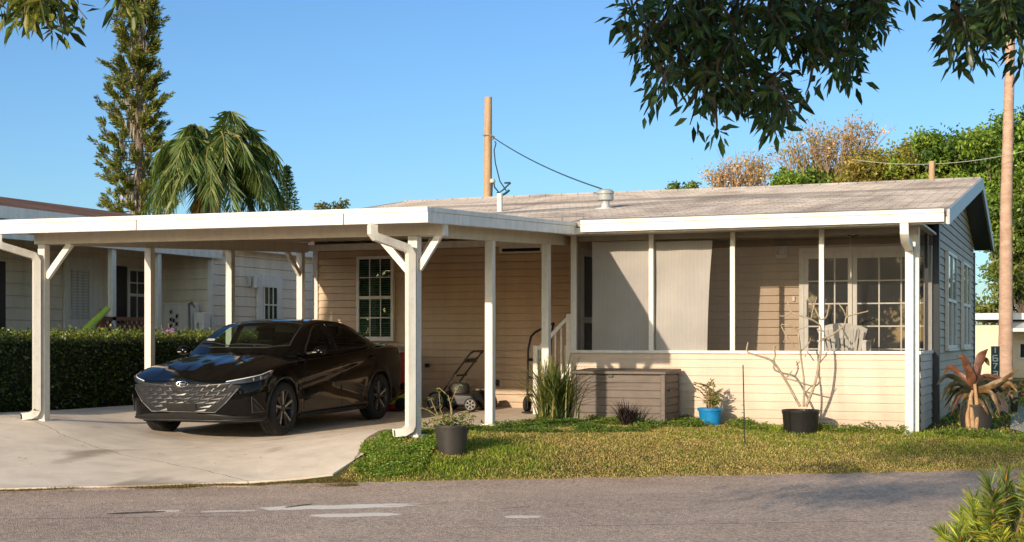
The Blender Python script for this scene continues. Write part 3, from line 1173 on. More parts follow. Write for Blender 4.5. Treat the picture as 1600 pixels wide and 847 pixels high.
# gable windows (twin sashes, seen edge-on)
def gable_window(y0, y1, lab):
    X = XR + 0.012
    z0, z1 = 1.05, 2.46
    m = MB()
    t = 0.05
    ym = (y0 + y1) / 2
    for a, b in ((y0, y0 + t), (y1 - t, y1), (ym - 0.035, ym + 0.035)):
        m.box(X, X + 0.05, a, b, z0, z1)
    for a, b in ((y0 + t, ym - 0.035), (ym + 0.035, y1 - t)):
        m.box(X, X + 0.05, a, b, z1 - t, z1)
        m.box(X, X + 0.05, a, b, z0, z0 + t)
        m.box(X, X + 0.045, a, b, (z0 + z1) / 2 - 0.025, (z0 + z1) / 2 + 0.025)
    m.box(X, X + 0.075, y0 - 0.02, y1 + 0.02, z0 - 0.03, z0 - 0.001)
    f = obj("window", m, M["white2"], home, bevel=0.004, label=lab)
    m = MB()
    for a, b in ((y0 + t, ym - 0.035), (ym + 0.035, y1 - t)):
        m.box(X + 0.002, X + 0.02, a, b, z0 + t, (z0 + z1) / 2 - 0.025)
        m.box(X + 0.002, X + 0.03, a, b, (z0 + z1) / 2 + 0.025, z1 - t)
    obj("pane", m, M["glass"], f)


gable_window(21.1, 22.7, "nearer twin window in the shaded gable wall")
gable_window(24.1, 25.8, "farther twin window in the shaded gable wall")
# roof vent and pipe
d0 = 21.15
p = atD(946, 325, d0)
vz = roofz(p.y)
m = MB()
m.lathe([(0.16, -0.03), (0.16, 0.005), (0.065, 0.012), (0.06, 0.12), (0.115, 0.125), (0.12, 0.13), (0.12, 0.20), (0.105, 0.203), (0.105, 0.215), (0.125, 0.22), (0.125, 0.262), (0.09, 0.285), (0.001, 0.29)], (p.x, p.y, vz), 24)
obj("roof_vent", m, M["ltgrey"], roof, smooth=40, label="round capped grey metal roof vent")
p = atY(781, 335, 20.4)
m = MB()
m.lathe([(0.045, -0.05), (0.045, 0.30), (0.036, 0.30), (0.036, 0.2), (0.001, 0.2)], (p.x, p.y, roofz(p.y) - 0.02), 14)
obj("vent_pipe", m, M["white2"], roof, smooth=40, label="short white vent pipe on the roof")

# ------------------------------------------------------------------ entry steps
st = thing("entry_steps", (-6.8, 19.2, 0.14), "white railed entry steps up to the porch's screen door", "steps")
m = MB()
for k, (xa, xb) in enumerate(((-6.64, XPL - 0.035), (-6.82, -6.641), (-7.0, -6.821))):
    zt = 0.52 - k * 0.13
    m.box(xa, xb, 18.55, 19.75, 0.1, zt)
obj("treads", m, plain("step_grey", (0.4, 0.37, 0.33), 0.8), st, bevel=0.006)
for ya, lb in ((18.5, "near white railing of the steps"), (19.8, "far white railing of the steps")):
    m = MB()
    m.box(-7.02, -6.95, ya - 0.035, ya + 0.035, gz(-7.0, ya) - 0.02, 1.10)
    m.box(-6.53, -6.46, ya - 0.035, ya + 0.035, gz(-6.5, ya) - 0.02, 1.54)
    m.bar((-6.95, ya, 1.05), (-6.53, ya, 1.47), 0.04, 0.05)
    m.bar((-6.95, ya, 0.32), (-6.53, ya, 0.74), 0.035, 0.045)
    for k in range(1, 5):
        x = -6.95 + 0.42 * k / 5
        zb = 0.32 + 0.42 * k / 5
        m.box(x - 0.011, x + 0.011, ya - 0.011, ya + 0.011, zb + 0.02, zb + 0.72)
    obj("railing", m, M["white2"], st, bevel=0.003, label=lb)

# ------------------------------------------------------------------ carport
cp = thing("carport", (-9.2, 16, 0.1), "white aluminium carport on square posts covering the driveway", "carport")
CX0, CX1, CY0, CY1 = -11.68, -6.13, 13.1, 18.2
def cz(x, y):
    return 2.54 + 0.0415 * (y - CY0) + (x - CX1) * -0.006
def cpslab(mb, x0, x1, y0, y1, t0, t1):
    mb.hexa([(x0, y0, cz(x0, y0) - t0), (x1, y0, cz(x1, y0) - t0), (x1, y1, cz(x1, y1) - t0), (x0, y1, cz(x0, y1) - t0)],
            [(x0, y0, cz(x0, y0) - t1), (x1, y0, cz(x1, y0) - t1), (x1, y1, cz(x1, y1) - t1), (x0, y1, cz(x0, y1) - t1)])


m = MB()
cpslab(m, CX0 + 0.02, CX1 - 0.03, CY0 + 0.03, 19.96, 0.09, 0.03)
# standing ribs of the roof pans seen from below
k = CX0 + 0.3
while k < CX1 - 0.1:
    cpslab(m, k - 0.012, k + 0.012, CY0 + 0.1, 19.9, 0.115, 0.089)
    k += 0.305
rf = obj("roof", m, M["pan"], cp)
def edge(name, pts, lab):
    """fascia with the stepped gutter section along a sloping edge"""
    (xa, ya), (xb, yb), (nx, ny) = pts
    prof = [(0.0, 0.0), (0.0, -0.045), (-0.013, -0.052), (-0.013, -0.158), (-0.09, -0.158), (-0.09, -0.002)]
    vs = []
    for (x, y) in ((xa, ya), (xb, yb)):
        z = cz(x, y)
        vs += [(x + nx * a, y + ny * a, z + b) for a, b in prof]
    n = len(prof)
    mb = MB()
    mb.add(vs, [(i, (i + 1) % n, n + (i + 1) % n, n + i) for i in range(n)] + [tuple(range(n)), tuple(range(2 * n - 1, n - 1, -1))])
    return obj(name, mb, M["white"], cp, fixn=True, label=lab)


edge("front_gutter", ((CX0, CY0), (CX1, CY0), (0, -1)), "long sunlit white gutter across the carport front")
for xs_ in (-9.7, -7.1):
    m = MB()
    z = cz(xs_, CY0)
    m.box(xs_ - 0.0015, xs_ + 0.0015, CY0 - 0.001, CY0 + 0.014, z - 0.157, z - 0.002)
    obj("gutter_seam", m, M["grey"], cp)
edge("side_fascia", ((CX1 - 0.002, CY0 + 0.092), (CX1 - 0.002, 17.78), (1, 0)), "shaded white side fascia of the carport")
edge("side_fascia", ((CX0 + 0.002, CY0 + 0.092), (CX0 + 0.002, 19.9), (-1, 0)), "white side fascia toward the neighbour")
m = MB()
BY = 13.68
def beam(mb, x0, x1, y0, y1, h=0.165, dz=0.1):
    mb.hexa([(x0, y0, cz(x0, y0) - dz - h), (x1, y0, cz(x1, y0) - dz - h), (x1, y1, cz(x1, y1) - dz - h), (x0, y1, cz(x0, y1) - dz - h)],
            [(x0, y0, cz(x0, y0) - dz), (x1, y0, cz(x1, y0) - dz), (x1, y1, cz(x1, y1) - dz), (x0, y1, cz(x0, y1) - dz)])
beam(m, CX0 + 0.12, CX1 - 0.08, BY - 0.04, BY + 0.04, 0.155, 0.118)
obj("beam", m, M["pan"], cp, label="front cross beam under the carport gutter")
PXR, PXL = -6.55, -11.45
m = MB()
beam(m, PXR - 0.035, PXR + 0.035, BY + 0.041, 19.9, 0.16, 0.118)
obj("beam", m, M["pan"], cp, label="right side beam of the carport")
m = MB()
beam(m, PXL - 0.035, PXL + 0.035, BY + 0.041, 19.9, 0.16, 0.118)
obj("beam", m, M["pan"], cp, label="left side beam of the carport")
m = MB()
m.box(CX0 + 0.2, XPL - 0.06, YH - 0.05, YH - 0.016, 2.60, 2.70)
obj("wall_ledger", m, M["white2"], cp)
def cpost(x, y, hw, lab=None):
    m = MB()
    g = gz(x, y)
    m.box(x - hw, x + hw, y - hw, y + hw, g - 0.05, cz(x, y) - 0.118 - (0.16 if abs(y - BY) < 0.01 else 0.16))
    o = obj("post", m, M["white2"], cp, bevel=0.005, label=lab)
    # base plate bolted to the slab
    m = MB()
    m.box(x - hw - 0.025, x + hw + 0.025, y - hw - 0.025, y + hw + 0.025, g + 0.0, g + 0.028)
    obj("base_plate", m, M["white2"], o, bevel=0.003)
    return o
for i, (yv, lb) in enumerate(((BY, "front right carport post with two braces and a downspout"), (15.78, "second post of the right row"), (17.73, "third post of the right row, by the steps"), (19.6, None))):
    if i == 3:
        continue
    cpost(PXR, yv, 0.05 if i else 0.055, lb)
for i, (pxl, lb) in enumerate(((68, "front left carport post with a brace and a downspout"), (234, "second post of the left row, before the hedge"), (360, "third post of the left row"), (470, "rear post of the left row by the house corner"))):
    yv = BY if i == 0 else atX(pxl, 500, PXL).y
    cpost(PXL, yv, 0.05, lb)
# knee braces
def brace(a, b, lab=None):
    m = MB()
    m.bar(a, b, 0.05, 0.075, up=(0, 0, 1))
    obj("brace", m, M["white2"], cp, bevel=0.004, label=lab)
zb = cz(PXR, BY) - 0.27
brace((PXR - 0.05, BY, zb - 0.40), (PXR - 0.42, BY, zb + 0.0))
brace((PXR + 0.0, BY + 0.05, zb - 0.36), (PXR + 0.0, BY + 0.52, zb + 0.03))
brace((PXR + 0.05, BY, zb - 0.36), (PXR + 0.30, BY, zb + 0.01))
zb = cz(PXL, BY) - 0.27
brace((PXL + 0.05, BY, zb - 0.40), (PXL + 0.40, BY, zb + 0.0))
brace((PXL, BY + 0.05, zb - 0.38), (PXL, BY + 0.50, zb + 0.03))
yv = atX(470, 500, PXL).y
zb = cz(PXL, yv) - 0.27
brace((PXL, yv - 0.05, zb - 0.36), (PXL, yv - 0.46, zb + 0.02))
# beam end stub right of the front right post
m = MB()
m.box(CX1 - 0.078, CX1 - 0.05, BY - 0.05, BY + 0.05, cz(CX1, BY) - 0.28, cz(CX1, BY) - 0.115)
obj("beam_cap", m, M["white2"], cp)
# downspouts with the curved leader under the gutter
def leader(x, xs, lab):
    """x: post centre, xs: where it leaves the gutter"""
    m = MB()
    y0, y1 = CY0 + 0.05, BY - 0.105
    zg = cz(x, CY0) - 0.15
    pts = [(xs, y0, zg), (xs, y0, zg - 0.10)]
    for k in range(5):
        t = k / 4
        pts.append((xs + (x - xs) * (0.08 + 0.84 * t), y0 + (y1 - y0) * (0.08 + 0.84 * t), zg - 0.14 - 0.10 * t))
    pts += [(x, y1, zg - 0.30), (x, y1, 0.35)]
    g = gz(x, y1)
    pts += [(x, y1, g + 0.14), (x - 0.015, y1 - 0.01, g + 0.105), (x - 0.06, y1 - 0.035, g + 0.075), (x - 0.15, y1 - 0.08, g + 0.065)]
    ribbon(m, pts, 0.095, 0.082, (0.75, -0.65, 0))
    o = obj("downspout", m, M["white2"], cp, fixn=True, smooth=32, label=lab)
    m = MB()
    e, d_ = Vector(pts[-1]), (Vector(pts[-1]) - Vector(pts[-2])).normalized()
    m.bar(e + d_ * 0.001, e + d_ * 0.004, 0.075, 0.062)
    obj("spout_dark_cap", m, M["interior_dark"], o)  # near-black cap stands for the shade inside the spout
    return o
leader(PXR - 0.0, PXR - 0.23, "downspout on the front right carport post")
leader(PXL - 0.02, PXL - 0.22, "downspout on the front left carport post")
# ------------------------------------------------------------------ the car (built nose at y=0, running to y=4.675)
def paint():
    t = NT("black_car_paint")
    n1 = t.noise(0.9, 2, 0.4)
    d = t.noise(40, 4, 0.7)
    c = t.ramp(d, [(0.4, (0.002, 0.002, 0.0025)), (0.75, (0.005, 0.005, 0.005))])
    r = t.ramp(t.noise(3, 4), [(0.3, 0.045), (0.7, 0.10)])
    return t.done(t.bsdf(c, r, spec=0.26, coat=0.0, bump=n1, bstr=0.02, bdist=0.02, coatr=0.02))


M["paint"] = paint()
M["chrome"] = plain("chrome_trim", (0.72, 0.72, 0.73), 0.12, 0.05, 8, metal=1.0)
M["darkchrome"] = plain("dark_chrome_grille", (0.105, 0.10, 0.097), 0.42, 0.15, 12, metal=0.85)
M["gunmetal"] = plain("gunmetal_rim", (0.05, 0.05, 0.052), 0.35, 0.15, 12, metal=0.7)
M["rimface"] = plain("machined_rim_face", (0.34, 0.34, 0.35), 0.3, 0.1, 12, metal=0.9)
M["satin"] = plain("satin_black_trim", (0.022, 0.021, 0.02), 0.4, 0.15, 12, spec=0.2)
M["lens"] = plain("headlamp_lens", (0.035, 0.042, 0.05), 0.06, 0.3, 18, coat=1.0)
M["lamp"] = plain("led_strip", (0.75, 0.77, 0.8), 0.15, 0.05)
M["amber"] = plain("amber_reflector", (0.45, 0.22, 0.10), 0.2)
M["tail"] = plain("tail_lamp_red", (0.42, 0.012, 0.012), 0.1, 0.2, 12, coat=1.0)
M["seat"] = plain("car_seat_cloth", (0.07, 0.072, 0.072), 0.8, 0.2, 30)
M["dash"] = plain("dashboard", (0.05, 0.055, 0.055), 0.6)
M["liner"] = plain("pale_headliner", (0.42, 0.45, 0.42), 0.8)


def crom(P, sub):
    """Catmull-Rom through rows of control points (n,...)"""
    P = np.asarray(P, float)
    n = len(P)
    out = []
    for i in range(n - 1):
        p0 = P[max(i - 1, 0)] if i > 0 else 2 * P[0] - P[1]
        p1, p2 = P[i], P[i + 1]
        p3 = P[i + 2] if i + 2 < n else 2 * P[-1] - P[-2]
        for k in range(sub):
            t = k / sub
            out.append(0.5 * ((2 * p1) + (-p0 + p2) * t + (2 * p0 - 5 * p1 + 4 * p2 - p3) * t * t + (-p0 + 3 * p1 - 3 * p2 + p3) * t ** 3))
    out.append(P[-1])
    return np.array(out)


def inpoly(x, y, poly):
    inside = np.zeros(len(x), bool)
    n = len(poly)
    for i in range(n):
        x1, y1 = poly[i]
        x2, y2 = poly[(i + 1) % n]
        c = ((y1 > y) != (y2 > y)) & (x < (x2 - x1) * (y - y1) / ((y2 - y1) if y2 != y1 else 1e-9) + x1)
        inside ^= c
    return inside


WF, WR, WRAD = 0.845, 3.565, 0.322
# y, hw, zb, zs, zc
LOW = [(0.02, 0.00, .215, .665, .690), (0.00, 0.24, .210, .665, .688), (0.025, 0.46, .205, .668, .695), (0.08, 0.66, .20, .682, .715), (0.18, 0.795, .195, .715, .757),
       (0.34, 0.868, .19, .765, .815), (0.56, 0.898, .185, .815, .875), (0.85, 0.908, .18, .855, .935), (1.15, 0.911, .175, .885, .985), (1.6, 0.912, .172, .905, 1.0),
       (2.1, 0.912, .172, .925, 1.0), (2.6, 0.912, .172, .95, 1.01), (3.1, 0.912, .175, .975, 1.03), (3.56, 0.910, .18, .995, 1.06), (3.95, 0.895, .19, 1.003, 1.082),
       (4.25, 0.865, .21, 1.0, 1.085), (4.47, 0.82, .24, .985, 1.075), (4.60, 0.745, .27, .94, 1.02), (4.655, 0.62, .29, .89, .95), (4.675, 0.30, .30, .86, .91), (4.675, 0.0, .30, .86, .905)]


def lowsec(y, hw, zb, zs, zc):
    H = zs - zb
    front = max(0.0, 1 - y / 0.5)
    rear = max(0.0, (y - 4.3) / 0.375)
    pts = []
    for fx, z in ((0.55, zb), (0.89, zb + 0.005), (0.962, zb + 0.05), (0.975, zb + 0.20 * H), (0.985, zb + 0.42 * H), (1.0, zb + 0.64 * H), (0.992, zb + 0.82 * H),
                  (0.965, zs - 0.035), (0.925, zs), (0.72, zs + 0.52 * (zc - zs)), (0.42, zs + 0.86 * (zc - zs)), (0.0, zc)):
        yy = y
        u = (z - 0.50) / 0.28
        yy += front * 0.075 * max(0.0, abs(u) - 0.15) ** 1.6
        yy -= rear * 0.07 * max(0.0, (z - 0.55) / 0.4) ** 1.5 + rear * 0.05 * max(0.0, (0.5 - z) / 0.25)
        pts.append((hw * fx, yy, z))
    return pts


g = crom([lowsec(*s) for s in LOW], 16)
g = np.swapaxes(crom(np.swapaxes(g, 0, 1), 7), 0, 1)
g[..., 0] = np.clip(g[..., 0], 0, None)
# side creases: a hollow wedge below a line rising to the tail, and a lower line falling to the rear wheel
X, Y, Z = g[..., 0], g[..., 1], g[..., 2]
side = (X > 0.74) & (Z < 1.0)
sm = np.clip((Y - 1.05) / 0.25, 0, 1) * np.clip((3.75 - Y) / 0.35, 0, 1)
l1 = 0.60 + (Y - 1.2) * 0.135
d1 = Z - l1
cut1 = -0.030 * np.exp(-((d1 + 0.075) / 0.075) ** 2) * (d1 < 0.04)
l2 = 0.66 - (Y - 2.0) * 0.17
cut2 = -0.020 * np.exp(-((Z - l2 + 0.10) / 0.07) ** 2) * np.clip((Y - 1.7) / 0.5, 0, 1)
g[..., 0] += np.where(side, (cut1 + cut2) * sm, 0)
# wheel-arch flares
for wy in (WF, WR):
    r = np.hypot(Y - wy, Z - WRAD)
    g[..., 0] += np.where(side, 0.012 * np.exp(-((r - 0.39) / 0.05) ** 2), 0)
# hood creases
hood = (Y > 0.15) & (Y < 1.2) & (Z > 0.7)
for xc, amp in ((0.52, 0.010), (0.16, -0.006)):
    g[..., 2] += np.where(hood & (X < 0.85), amp * np.exp(-((X - xc + (1.2 - Y) * 0.06) / 0.035) ** 2) * np.clip((Y - 0.15) / 0.3, 0, 1), 0)

GRH = [  # y, wb, zl, wr, zt
    (1.10, 0.70, .945, 0.66, .985), (1.33, 0.775, .945, 0.675, 1.095), (1.58, 0.80, .945, 0.655, 1.215), (1.83, 0.805, .95, 0.62, 1.315), (2.06, 0.805, .955, 0.59, 1.378),
    (2.3, 0.805, .96, 0.577, 1.405), (2.6, 0.805, .967, 0.57, 1.414), (2.92, 0.802, .975, 0.563, 1.400), (3.2, 0.795, .983, 0.556, 1.362), (3.47, 0.775, .992, 0.553, 1.297),
    (3.76, 0.74, 1.0, 0.55, 1.205), (4.05, 0.69, 1.01, 0.555, 1.10), (4.2, 0.64, 1.01, 0.55, 1.045)]


def grhsec(y, wb, zl, wr, zt):
    zr = zt - 0.055
    pts = [(wb + 0.01, zl - 0.06), (wb, zl), (wb + (wr - wb) * 0.42 + 0.014, zl + (zr - zl) * 0.5), (wr + 0.03, zr - 0.02), (wr - 0.02, zr + 0.018), (wr * 0.62, zt - 0.012), (0.0, zt)]
    ws = max(0.0, (2.05 - y)) / 0.9
    return [(x, y + 0.10 * ws * (x / 0.7) ** 2 if y < 2.05 else y, z) for x, z in pts]


gg = crom([grhsec(*s) for s in GRH], 22)
gg = np.swapaxes(crom(np.swapaxes(gg, 0, 1), 12), 0, 1)


def mirror_quads(g):
    nr, nc = g.shape[:2]
    V = g.reshape(-1, 3)
    V2 = V * np.array([-1, 1, 1])
    ii, jj = np.meshgrid(np.arange(nr - 1), np.arange(nc - 1), indexing="ij")
    b = (ii * nc + jj).ravel()
    f = np.stack([b, b + 1, b + nc + 1, b + nc], 1)
    f2 = np.stack([b, b + nc, b + nc + 1, b + 1], 1) + len(V)
    return np.concatenate([V, V2]), np.concatenate([f[:, ::-1], f2[:, ::-1]])


LV, LF = mirror_quads(g)
GV, GF = mirror_quads(gg)
bv_low = BVHTree.FromPolygons([tuple(v) for v in LV], [tuple(int(i) for i in f) for f in LF])
bv_grh = BVHTree.FromPolygons([tuple(v) for v in GV], [tuple(int(i) for i in f) for f in GF])

WIN_F = [(1.60, .982), (1.66, 1.045), (1.97, 1.235), (2.12, 1.305), (2.25, 1.325), (2.37, 1.332), (2.37, .992)]
WIN_R = [(2.46, .995), (2.46, 1.332), (2.72, 1.328), (2.98, 1.298), (3.22, 1.232), (3.42, 1.13), (3.50, 1.06), (3.42, 1.025)]
WSH = [(-0.655, 1.43), (-0.4, 1.29), (0, 1.235), (0.4, 1.29), (0.655, 1.43), (0.55, 1.985), (0.3, 2.035), (0, 2.05), (-0.3, 2.035), (-0.55, 1.985)]
RGL = [(-0.50, 3.42), (0, 3.38), (0.50, 3.42), (0.56, 3.98), (0, 4.06), (-0.56, 3.98)]


def split(V, Fc, masks):
    """masks: {name: bool per face} -> {name: (V,F)}; the rest is 'body'"""
    rest = np.ones(len(Fc), bool)
    out = {}
    for k, mk in masks.items():
        mk = mk & rest
        rest &= ~mk
        out[k] = mk
    out["body"] = rest
    return {k: Fc[mk] for k, mk in out.items()}


def compact(V, Fc):
    u, inv = np.unique(Fc.ravel(), return_inverse=True)
    return V[u], inv.reshape(Fc.shape)


car = thing("parked_car", (0, 0, 0), "glossy black four-door sedan parked nose-out under the carport", "car")


def carpart(name, V, Fc, mat, parent=None, **kw):
    v, f = compact(np.asarray(V), np.asarray(Fc))
    return np_obj(name, v, f, mat, parent=parent or car, smooth=True, **kw)


lc = LV[LF].mean(1)
ax, ay, az = np.abs(lc[:, 0]), lc[:, 1], lc[:, 2]
sidef = ax > 0.70
arch = np.zeros(len(LF), bool)
for wy in (WF, WR):
    arch |= (np.hypot(ay - wy, az - WRAD) < 0.362) & (ax > 0.55) & (az < 0.80)
under_cab = (ay > 1.42) & (ay < 3.75) & (az > 0.9) & (ax < 0.76)
DF = [(1.36, .30), (1.36, .74), (1.44, .96), (2.41, .98), (2.41, .27), (1.45, .26)]
DR = [(2.425, .27), (2.425, .985), (3.52, 1.0), (3.44, .80), (3.22, .60), (3.13, .36), (3.10, .27)]
HOOD = [(-0.62, 0.16), (0, 0.09), (0.62, 0.16), (0.76, 0.6), (0.74, 1.30), (0, 1.20), (-0.74, 1.30), (-0.76, 0.6)]
masks = {"_gone": arch | under_cab}
for sgn, s in ((1, "L"), (-1, "R")):
    ok = sidef & (np.sign(lc[:, 0]) == sgn) & (ax > 0.78)
    masks["df" + s] = ok & inpoly(ay, az, DF)
    masks["dr" + s] = ok & inpoly(ay, az, DR)
nz = np.cross(LV[LF[:, 1]] - LV[LF[:, 0]], LV[LF[:, 2]] - LV[LF[:, 0]])
nz = nz / (np.linalg.norm(nz, axis=1, keepdims=True) + 1e-12)
masks["hood"] = inpoly(lc[:, 0], ay, HOOD) & (nz[:, 2] > 0.3) & (az > 0.6)
masks["boot"] = (ay > 4.1) & (np.abs(lc[:, 0]) < 0.72) & (nz[:, 2] > 0.6) & (az > 0.8)
pieces = split(LV, LF, masks)
gc = GV[GF].mean(1)
gsid = np.abs(gc[:, 0]) > 0.5


def shrink(poly, k):
    c = np.mean(np.array(poly), 0)
    return [tuple(c + (np.array(p) - c) * k) for p in poly]


gone = gsid & (inpoly(gc[:, 1], gc[:, 2], shrink(WIN_F, 0.95)) | inpoly(gc[:, 1], gc[:, 2], shrink(WIN_R, 0.95)))
gone |= inpoly(gc[:, 0], gc[:, 1], shrink(WSH, 0.955)) & (gc[:, 2] > 0.97)
gone |= inpoly(gc[:, 0], gc[:, 1], shrink(RGL, 0.93))
gp = split(GV, GF, {"_gone": gone})
bodyV = np.concatenate([LV, GV])
bodyF = np.concatenate([pieces["body"], gp["body"] + len(LV)])
carpart("body", bodyV, bodyF, M["paint"])
doorL = carpart("front_door", LV, pieces["dfL"], M["paint"])
doorR = carpart("front_door", LV, pieces["dfR"], M["paint"])
doorRL = carpart("rear_door", LV, pieces["drL"], M["paint"])
doorRR = carpart("rear_door", LV, pieces["drR"], M["paint"])
hood_o = carpart("hood", LV, pieces["hood"], M["paint"])
boot_o = carpart("boot_lid", LV, pieces["boot"], M["paint"])
# pale headliner and pillar trim inside the roof shell
ins = gp["body"]
nv = np.cross(GV[ins[:, 1]] - GV[ins[:, 0]], GV[ins[:, 3]] - GV[ins[:, 0]])
GN = np.zeros_like(GV)
for k in range(4):
    np.add.at(GN, ins[:, k], nv)
GN /= (np.linalg.norm(GN, axis=1, keepdims=True) + 1e-12)
c0 = np.array([0, 2.6, 1.15])
sgn = np.sign(((GV - c0) * GN).sum(1, keepdims=True))
keep = (gc[~gone][:, 2] > 1.0)
carpart("headliner", GV - GN * sgn * 0.012, ins[keep], M["liner"])


def cast(mode, u, v, bv):
    if mode == "front":
        o, d = Vector((u, -2, v)), Vector((0, 1, 0))
    elif mode == "top":
        o, d = Vector((u, v, 3)), Vector((0, 0, -1))
    elif mode == "left":
        o, d = Vector((3, u, v)), Vector((-1, 0, 0))
    elif mode == "right":
        o, d = Vector((-3, u, v)), Vector((1, 0, 0))
    elif mode == "rear":
        o, d = Vector((u, 7, v)), Vector((0, -1, 0))
    else:  # cyl: u = degrees from the nose, v = z, centred inside the engine bay
        a = rad(u)
        dd = Vector((math.sin(a), -math.cos(a), 0))
        o, d = Vector((0, 1.3, v)) + dd * 4, -dd
    h = bv.ray_cast(o, d)
    if h[0] is None:
        h2 = bv.find_nearest(o + d * 2.1)
        return h2[0], -d
    n = h[1]
    if n.dot(d) > 0:
        n = -n
    return h[0], n


def spans(poly, v):
    xs = []
    n = len(poly)
    for i in range(n):
        (u1, v1), (u2, v2) = poly[i], poly[(i + 1) % n]
        if (v1 <= v < v2) or (v2 <= v < v1):
            xs.append(u1 + (u2 - u1) * (v - v1) / (v2 - v1))
    return (min(xs), max(xs)) if len(xs) >= 2 else None


def patch(mode, poly, off, bv=bv_low, nv=10, nu=16, mb=None):
    """a skin of the body inside an outline, lifted off the surface"""
    mb = mb or MB()
    vs = [p[1] for p in poly]
    lo, hi = min(vs), max(vs)
    rows = []
    for i in range(nv + 1):
        v = lo + (hi - lo) * (0.004 + 0.992 * i / nv)
        s = spans(poly, v)
        if s is None:
            continue
        row = []
        for j in range(nu + 1):
            u = s[0] + (s[1] - s[0]) * j / nu
            p, n = cast(mode, u, v, bv)
            row.append(p + n * off)
        rows.append(row)
    mb.grid(rows)
    return mb


def line(mode, pts, r, off, bv=bv_low, mb=None, n=8, seg=6):
    mb = mb or MB()
    P = []
    for (a, b) in zip(pts[:-1], pts[1:]):
        for k in range(n):
            t = k / n
            p, nn = cast(mode, a[0] + (b[0] - a[0]) * t, a[1] + (b[1] - a[1]) * t, bv)
            P.append(p + nn * off)
    p, nn = cast(mode, *pts[-1], bv)
    P.append(p + nn * off)
    mb.tube(P, r, seg)
    return mb


def mir(poly):
    return [(-a, b) for a, b in poly]


# glass with frit borders
for mode, s in (("left", 1), ("right", -1)):
    for nm, pl in (("side_window", WIN_F), ("side_window", WIN_R)):
        o = obj(nm, patch(mode, pl, 0.004, bv_grh, 14, 18), M["glass_tint"], car, smooth=179)
        obj("window_trim", line(mode, pl + [pl[0]], 0.011, -0.002, bv_grh, n=4), M["black"], o, smooth=60)
ws = obj("windshield", patch("top", WSH, 0.004, bv_grh, 18, 26), M["glass_clear"], car, smooth=179)
obj("frit_border", line("top", WSH + [WSH[0]], 0.016, -0.006, bv_grh, n=6), M["interior_dark"], ws, smooth=60)
m = MB()
for a, b in ((( -0.1, 1.27), (-0.62, 1.46)), ((0.45, 1.325), (-0.12, 1.30))):
    line("top", [a, b], 0.008, 0.012, bv_grh, m)
obj("wiper", m, M["black"], ws)
m = patch("top", [(-0.14, 1.94), (0.14, 1.94), (0.10, 2.03), (-0.10, 2.03)], 0.007, bv_grh, 3, 4)
obj("sensor_mask", m, M["satin"], ws)
m = patch("top", [(-0.60, 1.50), (-0.45, 1.45), (-0.44, 1.50), (-0.585, 1.545)], 0.007, bv_grh, 3, 4)
obj("parking_sticker", m, M["ltgrey"], ws)
rg = obj("rear_glass", patch("top", RGL, 0.004, bv_grh, 12, 16), M["glass_tint"], car, smooth=179)
obj("frit_border", line("top", RGL + [RGL[0]], 0.014, -0.006, bv_grh, n=6), M["interior_dark"], rg, smooth=60)

# front face: grille
GRI = [(-0.735, .640), (-0.60, .648), (-0.30, .622), (0, .606), (0.30, .622), (0.60, .648), (0.735, .640), (0.70, .585), (0.565, .43), (0.43, .325), (-0.43, .325), (-0.565, .43), (-0.70, .585)]
gr = obj("grille", patch("front", GRI, 0.008, nv=16, nu=40), M["interior_dark"], car, smooth=60, label="wide faceted dark grille tapering downward")
m = MB()
for row in range(7):
    za = 0.335 + row * 0.0445
    hw = spans(GRI, za + 0.02)
    if hw is None:
        continue
    nc = 11
    pitch = 1.46 / nc
    # upper lip of each cell: shallow chevrons leaning away from the centre
    k0 = -8
    for k in range(-7, 8):
        xc = (k + 0.5 * (row % 2)) * pitch
        xa, xb = xc - pitch / 2 + 0.004, xc + pitch / 2 - 0.004
        if xa < hw[0] + 0.01 or xb > hw[1] - 0.01:
            continue
        if row < 2 and abs(xc) < 0.22:
            continue
        s = 1 if xc >= 0 else -1
        lean = 0.022 * s
        q = [(xa - lean, za), (xb - lean, za + 0.004), (xb + lean * 0.2, za + 0.027), (xa + lean * 0.2, za + 0.012)]
        pts = []
        for (u, v), of in zip(q, (0.030, 0.022, 0.012, 0.014)):
            p, n = cast("front", u, v, bv_low)
            pts.append(p + n * of)
        b0 = len(m.v)
        m.add(pts, [(0, 1, 2, 3)])
        # slanted divider
        e = xb if s > 0 else xa
        dq = [(e - 0.006, za + 0.004), (e + 0.006, za + 0.004), (e + 0.006 + lean * 1.6, za + 0.043), (e - 0.006 + lean * 1.6, za + 0.043)]
        pts = []
        for (u, v) in dq:
            p, n = cast("front", u, v, bv_low)
            pts.append(p + n * 0.014)
        m.add(pts, [(0, 1, 2, 3)])
obj("grille_cells", m, M["darkchrome"], gr)
obj("grille_frame", line("front", [(-0.70, .59), (-0.565, .43), (-0.43, .322), (0.43, .322), (0.565, .43), (0.70, .59)], 0.008, 0.012, n=6), M["darkchrome"], gr, smooth=60)
obj("plate_panel", patch("front", [(-0.20, .335), (0.20, .335), (0.20, .445), (-0.20, .445)], 0.024, nv=3, nu=6), M["satin"], gr)
obj("grille_lip", line("front", [(-0.60, .655), (-0.3, .629), (0, .613), (0.3, .629), (0.60, .655)], 0.006, 0.006, n=6), M["darkchrome"], gr, smooth=60)
